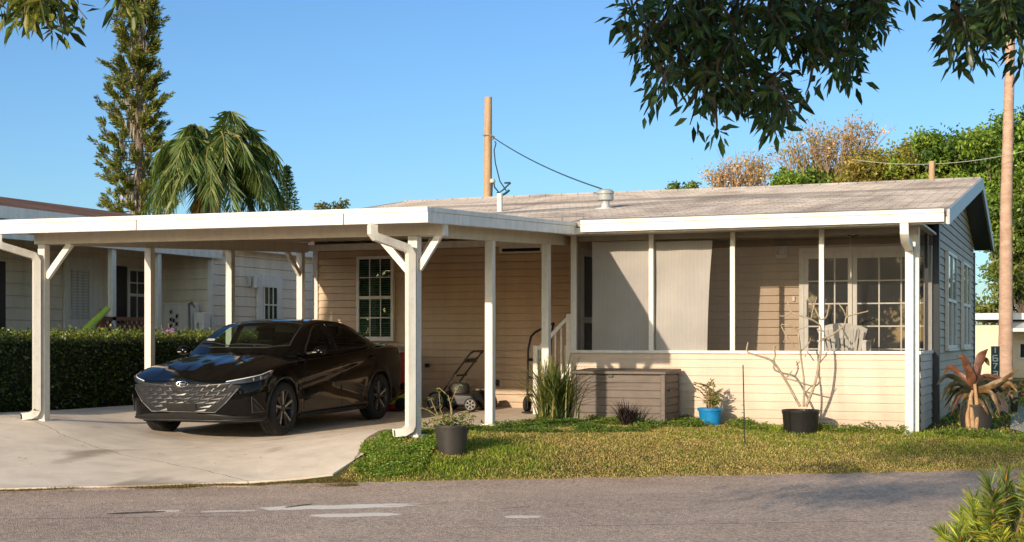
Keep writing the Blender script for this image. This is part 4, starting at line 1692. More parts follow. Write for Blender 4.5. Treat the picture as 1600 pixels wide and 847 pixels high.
# oval emblem with a slanted letter
m = MB()
ec = 0.645
ov = []
for k in range(33):
    a = 2 * PI * k / 32
    p, n = cast("front", 0.080 * math.cos(a), ec + 0.029 * math.sin(a), bv_low)
    ov.append(p + n * 0.012)
m.tube(ov, 0.0045, 6)
for a, b in (((-0.046, -0.018), (-0.022, 0.020)), ((0.022, -0.020), (0.046, 0.018)), ((-0.034, -0.003), (0.034, 0.003))):
    line("front", [(a[0], ec + a[1]), (b[0], ec + b[1])], 0.005, 0.012, mb=m, n=4)
obj("emblem", m, M["chrome"], car, smooth=60, label="chrome oval emblem with a slanted letter H on the nose")
# headlamps
for s in (1, -1):
    HL = [(23.5 * s, .640), (24 * s, .672), (33 * s, .706), (43 * s, .752), (52 * s, .800), (52.5 * s, .790), (50 * s, .735), (43 * s, .690), (34 * s, .655)]
    h = obj("headlight", patch("cyl", HL, 0.006, nv=14, nu=18), M["lens"], car, smooth=179, label=("slim swept headlight on the driver's side" if s > 0 else "slim swept headlight on the passenger side"))
    obj("led_strip", line("cyl", [(24.5 * s, .672), (33 * s, .704), (43 * s, .75), (50 * s, .79)], 0.0055, 0.010, n=5), M["lamp"], h, smooth=60)
    for th, zz in ((38 * s, .698), (42 * s, .712)):
        m = MB()
        p, n = cast("cyl", th, zz, bv_low)
        m.lathe([(0.001, 0.0), (0.016, 0.003), (0.022, 0.0)], p + n * 0.012, 14, "x")
        obj("projector", m, M["chrome"], h, smooth=60)
    obj("reflector", patch("cyl", [(48 * s, .765), (52 * s, .797), (51.5 * s, .775), (49 * s, .75)], 0.009, nv=4, nu=4), M["amber"], h)
    FV = [(37 * s, .30), (36.5 * s, .50), (44 * s, .33), (45 * s, .30)]
    fv = obj("bumper_vent", patch("cyl", FV, 0.006, nv=8, nu=6), M["satin"], car)
    obj("vent_trim", line("cyl", [(37 * s, .31), (36.5 * s, .50), (44.5 * s, .32), (37 * s, .31)], 0.0055, 0.01, n=5), M["darkchrome"], fv)
    m = line("cyl", [(38 * s, .40), (42 * s, .31)], 0.005, 0.01)
    obj("vent_trim", m, M["darkchrome"], fv)
LIP = [(-46, .212), (-46, .262), (-36, .275), (-15, .300), (15, .300), (36, .275), (46, .262), (46, .212), (0, .205)]
lp = obj("front_lip", patch("cyl", LIP, 0.010, nv=6, nu=44), M["satin"], car, smooth=60, label="matte black lower bumper lip")
obj("lip_blade", line("cyl", [(-44, .245), (-30, .236), (-18, .226), (18, .226), (30, .236), (44, .245)], 0.011, 0.022, n=6), M["satin"], lp, smooth=60)
# sills, seams, handles, trims
for mode, s in (("left", 1), ("right", -1)):
    obj("sill", patch(mode, [(1.24, .185), (1.24, .235), (3.16, .235), (3.16, .185)], 0.010, nv=4, nu=20), M["satin"], car, smooth=60)
    for sm in ([(1.36, .28), (1.36, .74), (1.44, .94)], [(2.418, .27), (2.418, .97)], [(3.13, .36), (3.22, .60), (3.44, .80), (3.52, .98)]):
        obj("door_seam", line(mode, sm, 0.0045, -0.001), M["interior_dark"], car)
    m = MB()
    line(mode, [(1.45, .972), (2.4, .985), (3.4, 1.012)], 0.007, 0.004, bv_grh, m)
    obj("belt_trim", m, M["satin"], car)
    for y0, z0, dd in ((2.20, .815, doorL if s > 0 else doorR), (3.22, .865, doorRL if s > 0 else doorRR)):
        P = []
        for k in range(9):
            t = k / 8
            p, n = cast(mode, y0 + 0.19 * t, z0 + 0.012 * t, bv_low)
            P.append(p + Vector((s, 0, 0)) * (0.004 + 0.026 * math.sin(PI * t) ** 0.5))
        m = MB()
        m.tube(P, 0.011, 8)
        obj("handle", m, M["paint"], dd, smooth=60)
    # arch lips and liners
    for wy in (WF, WR):
        P = []
        for k in range(31):
            a = rad(-22 + 224 * k / 30)
            p, n = cast(mode, wy + 0.362 * math.cos(a), max(0.18, WRAD + 0.362 * math.sin(a)), bv_low)
            P.append(p - Vector((s, 0, 0)) * 0.004)
        m = MB()
        m.tube(P, 0.010, 6)
        obj("arch_lip", m, M["paint"], car, smooth=60)
        rows = []
        for k in range(25):
            a = rad(-25 + 230 * k / 24)
            rows.append([(s * xx, wy + 0.366 * math.cos(a), max(0.15, WRAD + 0.366 * math.sin(a))) for xx in (0.885, 0.75, 0.56)])
        m = MB()
        m.grid(rows)
        m.add([r[2] for r in rows], [tuple(range(25))])
        obj("arch_liner", m, M["interior_dark"], car)
    # mirror
    m = MB()
    prof = []
    cx, cy, c_z = s * 0.985, 1.60, 1.005
    for i in range(9):
        la = -PI / 2 + PI * i / 8
        ring = []
        for k in range(16):
            lo = 2 * PI * k / 16
            x = 0.105 * math.cos(la) * math.cos(lo)
            y = (0.075 if math.sin(lo) < 0 else 0.035) * math.cos(la) * math.sin(lo)
            z = 0.062 * math.sin(la) * (1 + 0.25 * s * x / 0.1)
            ring.append((cx + x, cy + y, c_z + z))
        ring.append(ring[0])
        prof.append(ring)
    m.grid(prof)
    mo = obj("wing_mirror", m, M["paint"], car, smooth=179)
    m = MB()
    m.bar((s * 0.80, 1.62, 0.965), (s * 0.92, 1.615, 0.985), 0.05, 0.03)
    obj("mirror_arm", m, M["satin"], mo, bevel=0.008)
    m = MB()
    m.tube([(cx - 0.06, cy - 0.07, c_z - 0.02), (cx + 0.06, cy - 0.055, c_z - 0.018)], 0.006, 6)
    obj("turn_signal", m, M["ltgrey"], mo)
    # tail lamp
    p = [(4.30, .90), (4.33, .955), (4.56, .95), (4.60, .92), (4.60, .80), (4.52, .80), (4.50, .87)]
    obj("tail_light", patch(mode, p, 0.006, nv=8, nu=8), M["tail"], car, smooth=179)
m = MB()
m.hexa([(-0.02, 3.22, 1.35), (0.02, 3.22, 1.35), (0.035, 3.40, 1.30), (-0.035, 3.40, 1.30)], [(-0.004, 3.32, 1.40), (0.004, 3.32, 1.40), (0.006, 3.40, 1.39), (-0.006, 3.40, 1.39)])
obj("antenna_fin", m, M["paint"], car, bevel=0.006)
# underbody
m = MB()
m.box(-0.70, 0.70, 0.25, 4.4, 0.18, 0.24)
obj("underbody", m, M["interior_dark"], car)
# wheels
def wheel(x, y, s):
    c = (x, y, WRAD)
    m = MB()
    m.lathe([(0.001, 0.03 * s), (0.14, 0.03 * s), (0.14, -0.01 * s), (0.001, -0.01 * s)], c, 28, "x")
    w = obj("wheel", m, M["ltgrey"], car, smooth=40)
    m = MB()
    R1 = WRAD
    pr = [(0.218, -0.10), (0.25, -0.108), (0.295, -0.108), (0.313, -0.095), (R1, -0.07), (R1 + .001, -0.03), (R1 - .004, -0.028), (R1 - .004, -0.022), (R1 + .001, -0.02), (R1 + .002, 0.02), (R1 - .004, 0.022), (R1 - .004, 0.028), (R1 + .001, 0.03),
          (R1, 0.07), (0.313, 0.095), (0.295, 0.108), (0.25, 0.110), (0.222, 0.100), (0.218, 0.095)]
    m.lathe([(r, h * s) for r, h in pr], c, 56, "x")
    obj("tyre", m, M["rubber"], w, smooth=35, fixn=True)
    m = MB()
    m.lathe([(0.224, 0.100 * s), (0.228, 0.106 * s), (0.218, 0.104 * s), (0.206, 0.080 * s), (0.200, -0.09 * s)], c, 48, "x")
    m.lathe([(0.001, 0.092 * s), (0.028, 0.092 * s), (0.045, 0.082 * s), (0.062, 0.070 * s), (0.062, 0.045 * s)], c, 20, "x")
    for k in range(5):
        for dk in (-0.24, 0.24):
            a = 2 * PI * (k + 0.15) / 5 + dk
            a0 = 2 * PI * (k + 0.15) / 5 + dk * 0.45
            ca, sa = math.cos(a), math.sin(a)
            c0_, s0_ = math.cos(a0), math.sin(a0)
            def P(r, aa, t, h):
                cc, ss = math.cos(aa), math.sin(aa)
                return (c[0] + h * s, c[1] + r * cc - t * ss, c[2] + r * ss + t * cc)
            m.mi = 1 if dk > 0 else 0
            m.hexa([P(0.04, a0, -0.019, 0.050), P(0.04, a0, 0.019, 0.050), P(0.212, a, 0.022, 0.072), P(0.212, a, -0.022, 0.072)],
                   [P(0.04, a0, -0.013, 0.080), P(0.04, a0, 0.013, 0.080), P(0.212, a, 0.014, 0.100), P(0.212, a, -0.014, 0.100)])
            m.mi = 0
    obj("rim", m, [M["gunmetal"], M["rimface"]], w, smooth=30, fixn=True)


for x, s in ((0.80, 1), (-0.80, -1)):
    for y in (WF, WR):
        wheel(x, y, s)
# interior
m = MB()
rows = []
for (y, z) in ((1.28, .93), (1.42, .965), (1.60, .965), (1.72, .92), (1.74, .75), (1.70, .5)):
    rows.append([(x, y + 0.05 * (x / 0.7) ** 2, z + (0.03 if abs(x - 0.37) < 0.2 and 1.5 < y < 1.75 and z > 0.9 else 0)) for x in np.linspace(-0.74, 0.74, 17)])
m.grid(rows)
obj("dashboard", m, M["dash"], car, smooth=50)
m = MB()
m.box(-0.72, 0.72, 1.6, 3.6, 0.28, 0.34)
obj("cabin_floor", m, M["interior_dark"], car)
m = MB()
c = Vector((0.37, 1.86, 0.93))
tilt = rad(28)
P = []
for k in range(33):
    a = 2 * PI * k / 32
    P.append(c + Vector((0.18 * math.cos(a), 0.18 * math.sin(a) * math.sin(tilt), 0.18 * math.sin(a) * math.cos(tilt))))
m.tube(P, 0.014, 8)
m.bar(c + Vector((-0.17, 0, 0)), c + Vector((0.17, 0, 0)), 0.02, 0.04)
m.bar(c, c + Vector((0, -0.2, -0.1)), 0.06, 0.06)
obj("steering_wheel", m, M["grey"], car, smooth=50)
for x in (0.37, -0.37):
    m = MB()
    m.hexa([(x - .25, 2.0, .42), (x + .25, 2.0, .42), (x + .25, 2.5, .40), (x - .25, 2.5, .40)], [(x - .23, 2.0, .58), (x + .23, 2.0, .58), (x + .24, 2.5, .54), (x - .24, 2.5, .54)])
    m.hexa([(x - .24, 2.42, .5), (x + .24, 2.42, .5), (x + .24, 2.56, .5), (x - .24, 2.56, .5)], [(x - .19, 2.62, 1.08), (x + .19, 2.62, 1.08), (x + .19, 2.70, 1.08), (x - .19, 2.70, 1.08)])
    s_ = obj("seat", m, M["seat"], car, bevel=0.035)
    m = MB()
    m.hexa([(x - .12, 2.62, 1.12), (x + .12, 2.62, 1.12), (x + .12, 2.71, 1.12), (x - .12, 2.71, 1.12)], [(x - .10, 2.64, 1.29), (x + .10, 2.64, 1.29), (x + .10, 2.71, 1.29), (x - .10, 2.71, 1.29)])
    m.tube([(x - .05, 2.67, 1.06), (x - .05, 2.67, 1.14)], 0.007, 6)
    m.tube([(x + .05, 2.67, 1.06), (x + .05, 2.67, 1.14)], 0.007, 6)
    obj("headrest", m, M["seat"], s_, bevel=0.02)
m = MB()
m.box(-0.62, 0.62, 3.0, 3.5, 0.42, 0.58)
m.hexa([(-.62, 3.36, .55), (.62, 3.36, .55), (.62, 3.5, .55), (-.62, 3.5, .55)], [(-.56, 3.52, 1.03), (.56, 3.52, 1.03), (.56, 3.6, 1.03), (-.56, 3.6, 1.03)])
obj("rear_seat", m, M["seat"], car, bevel=0.03)
m = MB()
m.hexa([(0.15, 1.96, 1.245), (0.56, 1.96, 1.215), (0.56, 1.985, 1.215), (0.15, 1.985, 1.245)], [(0.15, 2.06, 1.345), (0.54, 2.06, 1.315), (0.54, 2.075, 1.315), (0.15, 2.075, 1.345)])
obj("sun_visor", m, M["liner"], car, bevel=0.006)
m = MB()
m.box(-0.11, 0.11, 1.93, 1.95, 1.245, 1.30)
m.bar((0, 1.95, 1.29), (0, 1.97, 1.35), 0.02, 0.02)
obj("rear_view_mirror", m, M["black"], car, bevel=0.01)
# place: nose to the street, standing on the slab
KS = 1.0
yaw_car = rad(1.9)
_zf = 0.5 * (gz(-8.91, 14.97) + gz(-10.6, 14.97)) + 0.018
_zr = 0.5 * (gz(-9.0, 17.66) + gz(-10.7, 17.66)) + 0.018
pitch = math.atan2(_zr - _zf, (WR - WF) * KS)
car.scale = (KS, KS, KS)
car.rotation_euler = (pitch, 0, yaw_car)
# the driver-side front tyre stands at (-8.91, 14.97)
_o = Matrix.Rotation(yaw_car, 3, "Z") @ Vector((0.90 * KS, WF * KS, 0))
car.location = (-8.91 - _o.x, 14.97 - _o.y, _zf - WF * KS * math.sin(pitch))
# ------------------------------------------------------------------ neighbour's home on the left
nb = thing("neighbour_home", (-18, 24, 0.2), "shaded beige neighbouring mobile home with white trimmed porch beyond the hedge", "house")
NX, NB, NYB = -16.2, -14.8, 22.25
w = lap(MB(), (NX, 12.0), (NX, NYB), 0.1, 3.1, (1, 0), e=0.2)
obj("side_wall", w, M["siding_n"], nb)
w = lap(MB(), (NX, NYB), (NB, NYB), 0.1, 2.9, (0, -1), e=0.2)
obj("room_wall", w, M["siding_n"], nb)
w = lap(MB(), (NB, NYB), (NB, 38.0), 0.1, 2.9, (1, 0), e=0.19)
obj("room_wall", w, M["siding_n"], nb, label="long shaded siding wall with the white gridded door")
m = MB()
m.box(NB - 0.06, NB + 0.03, NYB - 0.035, NYB + 0.05, 0.1, 2.88)
obj("corner_trim", m, M["white2"], nb)
m = MB()
m.hexa([(-18.0, 11.5, 3.68), (-15.62, 11.5, 3.20), (-15.62, 24.8, 3.20), (-18.0, 24.8, 3.68)], [(-18.0, 11.5, 3.76), (-15.62, 11.5, 3.285), (-15.62, 24.8, 3.285), (-18.0, 24.8, 3.76)])
m.hexa([(-20.4, 11.5, 3.20), (-18.001, 11.5, 3.68), (-18.001, 24.8, 3.68), (-20.4, 24.8, 3.20)], [(-20.4, 11.5, 3.285), (-18.001, 11.5, 3.76), (-18.001, 24.8, 3.76), (-20.4, 24.8, 3.285)])
obj("roof", m, M["shingle_n"], nb, label="low brown shingle roof")
m = MB()
m.box(-15.615, -15.57, 11.5, 24.8, 3.08, 3.275)
m.box(NX - 0.05, -15.616, 11.5, 24.8, 3.10, 3.14)
m.hexa([(-18, 24.802, 3.1), (-15.57, 24.802, 3.1), (-15.57, 24.83, 3.1), (-18, 24.83, 3.1)], [(-18, 24.802, 3.74), (-15.57, 24.802, 3.27), (-15.57, 24.83, 3.27), (-18, 24.83, 3.74)])
obj("fascia", m, M["white2"], nb)
m = MB()
m.hexa([(-16.2, 12.5, 2.93), (-14.72, 12.5, 2.86), (-14.72, NYB + 0.2, 2.86), (-16.2, NYB + 0.2, 2.93)], [(-16.2, 12.5, 3.0), (-14.72, 12.5, 2.90), (-14.72, NYB + 0.2, 2.90), (-16.2, NYB + 0.2, 3.0)])
obj("porch_roof", m, M["pan"], nb)
m = MB()
m.box(-14.74, -14.69, 12.5, NYB + 0.2, 2.68, 2.875)
m.box(-14.74, -14.57, NYB + 0.2, 38, 2.87, 3.05)
obj("eave_trim", m, M["white2"], nb)
m = MB()
m.hexa([(-18.0, 24.9, 3.62), (-14.58, NYB + 0.2, 3.0), (-14.58, 38, 3.0), (-18.0, 38, 3.62)], [(-18.0, 24.9, 3.70), (-14.58, NYB + 0.2, 3.045), (-14.58, 38, 3.045), (-18.0, 38, 3.70)])
obj("room_roof", m, M["shingle_n"], nb)
for px in (175, 246):
    p = atX(px, 450, -14.8)
    m = MB()
    m.box(-14.85, -14.75, p.y - 0.05, p.y + 0.05, 0.15, 2.87)
    obj("porch_post", m, M["white2"], nb, bevel=0.005)
# louvered door
ya, yb = atX(97, 450, NX).y, atX(155, 450, NX).y
m = MB()
m.box(NX + 0.016, NX + 0.06, ya, yb, 0.4, 2.62)
d = obj("front_door", m, M["white2"], nb, bevel=0.004, label="white neighbour door with a louvered glass panel")
m = MB()
y0, y1 = atX(107, 450, NX).y, atX(133, 450, NX).y
z = 1.55
while z < 2.36:
    m.box(NX + 0.061, NX + 0.075, y0, y1, z, z + 0.022)
    z += 0.05
for yy in (y0, y0 + (y1 - y0) / 3, y0 + 2 * (y1 - y0) / 3, y1):
    m.box(NX + 0.076, NX + 0.085, yy - 0.012, yy + 0.012, 1.53, 2.40)
obj("louvres", m, M["ltgrey"], d)
# window with dark shutters
y0, y1 = atX(197, 450, NX).y, atX(226, 450, NX).y
m = MB()
for a, b in ((y0 - 0.03, y0 + 0.03), (y1 - 0.03, y1 + 0.03)):
    m.box(NX + 0.016, NX + 0.07, a, b, 1.5, 2.5)
for z in (1.5, 1.98, 2.45):
    m.box(NX + 0.016, NX + 0.07, y0 + 0.031, y1 - 0.031, z, z + 0.05)
ww = obj("window", m, M["white2"], nb, label="neighbour window between dark shutters")
m = MB()
m.box(NX + 0.016, NX + 0.03, y0 + 0.031, y1 - 0.031, 1.55, 2.45)
obj("pane", m, M["glass"], ww)
m = MB()
yc = (y0 + y1) / 2
m.box(NX + 0.032, NX + 0.045, yc - 0.01, yc + 0.01, 1.55, 2.45)
m.box(NX + 0.046, NX + 0.055, y0 + 0.03, y1 - 0.03, 2.22, 2.24)
obj("muntins", m, M["white2"], ww)
for a, b in ((y0 - 0.36, y0 - 0.04), (y1 + 0.04, y1 + 0.2)):
    m = MB()
    m.box(NX + 0.016, NX + 0.05, a, b, 1.48, 2.52)
    obj("shutter", m, M["black"], ww, bevel=0.004)
p = atX(3, 450, NX)
m = MB()
m.box(NX + 0.016, NX + 0.05, p.y - 0.1, p.y + 0.03, 0.9, 2.45)
obj("shutter", m, M["black"], nb, label="dark shutter at the photo's left edge")
# porch lattice rail, stair rail
a, b = atX(150, 500, -14.78), atX(236, 500, -14.78)
m = MB()
m.box(-14.80, -14.75, a.y, b.y, 1.50, 1.56)
m.box(-14.80, -14.75, a.y, b.y, 0.7, 0.76)
k = a.y - 0.6
while k < b.y:
    for dz, x in ((0.74, -14.785), (-0.74, -14.765)):
        y0, y1 = k, k + 0.74
        z0 = 0.76 if dz > 0 else 1.5
        t0, t1 = max(0, (a.y - y0) / 0.74), min(1, (b.y - y0) / 0.74)
        if t1 > t0:
            m.bar((x, y0 + 0.74 * t0, z0 + dz * t0), (x, y0 + 0.74 * t1, z0 + dz * t1), 0.03, 0.012)
    k += 0.13
obj("lattice_railing", m, M["brownwood"], nb, label="red-brown diagonal lattice railing of the porch")
a, b = atX(120, 517, -14.5), atX(160, 487, -14.7)
m = MB()
m.bar((a.x, a.y, a.z - 0.1), (b.x, b.y, b.z), 0.05, 0.06)
m.box(b.x - 0.03, b.x + 0.03, b.y - 0.03, b.y + 0.03, 0.2, b.z + 0.04)
obj("stair_rail", m, M["brownwood"], nb)
m = MB()
ld = (b - a).normalized()
m.tube([a + Vector((0.10, 0, -0.04)), a + Vector((0.1, 0, 0.0)) + (b - a) * 0.5, b + Vector((0.1, 0, 0.05))], [0.055, 0.06, 0.05], 12)
obj("pool_noodle", m, M["lime"], smooth=50, at=(a.x, a.y, a.z), label="lime foam tube lying along the neighbour's stair rail", cat="foam tube")
# white gridded door and lamp on the long wall
ya, yb = atX(399, 450, NB).y, atX(438, 450, NB).y
m = MB()
m.box(NB + 0.016, NB + 0.06, ya, yb, 0.3, 2.46)
d = obj("side_door", m, M["white2"], nb, bevel=0.005, label="white neighbour door with a gridded pane")
y0, y1 = atX(408, 450, NB).y, atX(428.5, 450, NB).y
m = MB()
m.box(NB + 0.061, NB + 0.068, y0, y1, 1.15, 2.22)
m.mi = 1
for k in range(4):
    yy = y0 + (y1 - y0) * k / 3
    m.box(NB + 0.069, NB + 0.08, yy - 0.014, yy + 0.014, 1.13, 2.24)
for k in range(4):
    zz = 1.15 + 1.07 * k / 3
    m.box(NB + 0.081, NB + 0.088, y0, y1, zz - 0.014, zz + 0.014)
obj("pane", m, [M["glass"], M["white2"]], d)
p = atX(388, 440, NB)
m = MB()
m.box(NB + 0.016, NB + 0.10, p.y - 0.07, p.y + 0.07, p.z - 0.1, p.z + 0.1)
m.lathe([(0.03, 0.12), (0.06, 0.05), (0.075, -0.12), (0.001, -0.14)], (NB + 0.17, p.y, p.z), 12)
obj("wall_lamp", m, M["ltgrey"], nb, bevel=0.004)
# meter panel and cabinet standing in front of the room wall
def cab(x0, x1, yt, yb, Y, name, label):
    a, b = atY(x0, yt, Y), atY(x1, yb, Y)
    m = MB()
    m.box(a.x, b.x, Y, Y + 0.22, 0.2, a.z)
    o = obj(name, m, M["white2"], bevel=0.012, at=(a.x, Y, 0.2), label=label, cat="utility box")
    return o, a, b
cb, a, b = cab(254, 300, 474, 530, 21.9, "meter_panel", "white electric meter panel with dark dials beyond the hedge")
m = MB()
for u, v in ((0.35, 0.16), (0.35, 0.30), (0.55, 0.24), (0.35, 0.42), (0.55, 0.38), (0.45, 0.32)):
    m.lathe([(0.001, -0.03), (0.035, -0.03), (0.035, 0.0)], (a.x + (b.x - a.x) * u, 21.88, a.z - v), 10, "x")
obj("dial", m, M["black"], cb)
m = MB()
m.tube([(a.x + 0.6, 21.88, a.z - 0.5), (a.x + 0.6, 21.86, a.z - 0.02), (a.x + 0.66, 21.86, a.z + 0.02), (a.x + 0.7, 21.9, a.z - 0.08)], 0.02, 8)
obj("conduit", m, M["grey"], cb, smooth=50)
cb, a, b = cab(303, 318, 488, 530, 21.8, "utility_cabinet", "narrow white cabinet right of the meter panel")
m = MB()
m.tube([(a.x + 0.1, 21.79, a.z - 0.2), (a.x + 0.1, 21.76, a.z - 0.2), (a.x + 0.1, 21.76, a.z - 0.3)], 0.012, 6)
obj("latch", m, M["grey"], cb)

# ------------------------------------------------------------------ neighbour building on the right
cb = thing("cream_building", (2.0, 40, 0.1), "cream flat-roofed building behind the tall palm trunk", "building")
YC = 40.0
p0, p1 = atY(1523, 560, YC), atY(1700, 560, YC)
m = MB()
m.box(p0.x, p1.x, YC, YC + 6, 0.0, atY(1523, 507, YC).z)
obj("wall", m, M["cream"], cb)
m = MB()
za, zb_ = atY(1530, 500, YC).z, atY(1530, 490, YC).z
m.box(p0.x - 0.15, p1.x, YC - 0.5, YC + 6.3, za, zb_)
obj("roof", m, M["white2"], cb, bevel=0.01)
m = MB()
q0 = atY(1562, 505, YC - 1.0)
m.hexa([(q0.x, YC - 1.4, za - 0.32), (p1.x, YC - 1.4, za - 0.32), (p1.x, YC - 0.02, za - 0.1), (q0.x, YC - 0.02, za - 0.1)], [(q0.x, YC - 1.4, za - 0.24), (p1.x, YC - 1.4, za - 0.24), (p1.x, YC - 0.02, za - 0.02), (q0.x, YC - 0.02, za - 0.02)])
obj("awning", m, M["white2"], cb)
a, b = atY(1591, 534, YC), atY(1640, 562, YC)
m = MB()
m.box(a.x, b.x, YC - 0.06, YC - 0.002, b.z, a.z)
f = obj("window", m, M["white2"], cb)
m = MB()
m.box(a.x + 0.06, b.x - 0.06, YC - 0.075, YC - 0.062, b.z + 0.06, a.z - 0.06)
obj("pane", m, M["glass"], f)
m = MB()
a, b = atY(1560, 600, YC), atY(1700, 640, YC)
m.box(p0.x + 0.01, p1.x, YC - 0.03, YC - 0.003, 0.0, atY(1560, 612, YC).z)
obj("skirting", m, M["ltgrey"], cb)
# vertical house number board on its own post
YS = 23.0
a, b = atY(1548.5, 541, YS), atY(1562, 591, YS)
sx, szt, szb = (a.x + b.x) / 2, a.z, b.z
sg = thing("house_number_sign", (sx, YS, gz(sx, YS)), "dark green upright board reading 1673 in white digits beside the palm", "sign")
m = MB()
m.box(a.x, b.x, YS - 0.02, YS + 0.01, szb, szt)
obj("board", m, M["greensign"], sg, bevel=0.004)
m = MB()
m.box(sx - 0.025, sx + 0.025, YS + 0.011, YS + 0.05, gz(sx, YS) - 0.1, szt - 0.05)
obj("post", m, M["grey"], sg)
SEG = {"1": "BC", "6": "AFGECD", "7": "ABC", "3": "ABGCD"}
h = (szt - szb) / 4
for i, ch in enumerate("1673"):
    zt = szt - i * h - 0.16 * h
    zb2 = szt - (i + 1) * h + 0.16 * h
    zm = (zt + zb2) / 2
    wd = (b.x - a.x) * 0.26
    L, Rr = sx - wd, sx + wd
    sgs = {"A": ((L, zt), (Rr, zt)), "B": ((Rr, zt), (Rr, zm)), "C": ((Rr, zm), (Rr, zb2)), "D": ((L, zb2), (Rr, zb2)), "E": ((L, zm), (L, zb2)), "F": ((L, zt), (L, zm)), "G": ((L, zm), (Rr, zm))}
    if ch == "1":
        sgs["B"] = ((sx, zt), (sx, zm))
        sgs["C"] = ((sx, zm), (sx, zb2))
    if ch == "7":
        sgs["B"] = ((Rr, zt), (sx, zm))
        sgs["C"] = ((sx, zm), (sx - wd * 0.4, zb2))
    m = MB()
    for j, k in enumerate(SEG[ch]):
        (xa, z1), (xb, z2) = sgs[k]
        m.bar((xa, YS - 0.024 - j * 0.0004, z1), (xb, YS - 0.024 - j * 0.0004, z2), 0.018, 0.006, up=(0, 1, 0))
    obj("digit", m, M["signwhite"], sg)

# ------------------------------------------------------------------ deck box against the knee wall
BX0, BX1, BY0, BY1 = -6.12, -4.87, 17.55, 18.28
gb = gz(-5.5, 17.9)
dbx = thing("deck_box", ((BX0 + BX1) / 2, (BY0 + BY1) / 2, gb), "taupe plank-sided resin storage box against the porch wall", "storage box")
m = MB()
z0, z1 = gb - 0.02, 0.735
m.box(BX0 + 0.02, BX1 - 0.02, BY0 + 0.025, BY1, z0, z1)
nb_ = 6
hh = (z1 - z0 - 0.05) / nb_
for k in range(nb_):
    za = z0 + 0.04 + k * hh
    m.box(BX0 + 0.055, BX1 - 0.055, BY0 + 0.008, BY0 + 0.024, za + 0.005, za + hh - 0.005)
    m.box(BX1 - 0.019, BX1 - 0.006, BY0 + 0.06, BY1 - 0.05, za + 0.005, za + hh - 0.005)
for xa, xb in ((BX0, BX0 + 0.054), (BX1 - 0.054, BX1)):
    m.box(xa, xb, BY0, BY0 + 0.024, z0, z1)
m.box(BX1 - 0.018, BX1, BY0 + 0.0245, BY0 + 0.058, z0, z1)
m.box(BX1 - 0.018, BX1, BY1 - 0.049, BY1, z0, z1)
obj("box_body", m, M["deckbox"], dbx, bevel=0.004)
m = MB()
m.hexa([(BX0 - 0.02, BY0 - 0.03, z1 + 0.003), (BX1 + 0.02, BY0 - 0.03, z1 + 0.003), (BX1 + 0.02, BY1 + 0.01, z1 + 0.003), (BX0 - 0.02, BY1 + 0.01, z1 + 0.003)],
       [(BX0 - 0.02, BY0 - 0.03, z1 + 0.04), (BX1 + 0.02, BY0 - 0.03, z1 + 0.04), (BX1 + 0.02, BY1 + 0.01, z1 + 0.065), (BX0 - 0.02, BY1 + 0.01, z1 + 0.065)])
obj("lid", m, M["deckbox"], dbx, bevel=0.008)
m = MB()
xc = (BX0 + BX1) / 2 - 0.1
m.box(xc - 0.03, xc + 0.03, BY0 - 0.012, BY0 - 0.001, z1 - 0.04, z1 - 0.005)
obj("latch", m, M["black"], dbx)
m = MB()
m.box(BX1 + 0.001, BX1 + 0.004, BY0 + 0.22, BY0 + 0.5, z1 - 0.22, z1 - 0.185)
obj("side_handle", m, M["black"], dbx)

# ------------------------------------------------------------------ lawn mower, hand truck and others by the wall
def spoked(mb, c, r, wd, n=6, ax="x"):
    mb.lathe([(r * 0.82, -wd / 2), (r, -wd / 2), (r, wd / 2), (r * 0.82, wd / 2), (r * 0.80, 0)], c, 24, "x", close=True)


g0 = gz(-8.9, 19.3) + 0.02
mw = thing("lawn_mower", (-9.0, 19.2, g0), "black push lawn mower with folded-out handle before the shaded wall", "lawn mower")
wp = atY(682, 625, 19.0)
mx, my = wp.x, 19.0
mz = g0
m = MB()
m.hexa([(mx - 0.1, my + 0.05, mz + 0.08), (mx + 0.62, my + 0.05, mz + 0.08), (mx + 0.62, my + 0.5, mz + 0.08), (mx - 0.1, my + 0.5, mz + 0.08)],
       [(mx - 0.02, my + 0.1, mz + 0.27), (mx + 0.52, my + 0.1, mz + 0.25), (mx + 0.52, my + 0.45, mz + 0.25), (mx - 0.02, my + 0.45, mz + 0.27)])
obj("deck", m, M["black"], mw, bevel=0.03)
m = MB()
m.lathe([(0.16, 0.26), (0.16, 0.34), (0.13, 0.40), (0.06, 0.42), (0.001, 0.42)], (mx + 0.25, my + 0.27, mz), 18)
obj("engine", m, M["charcoal"], mw, smooth=40)
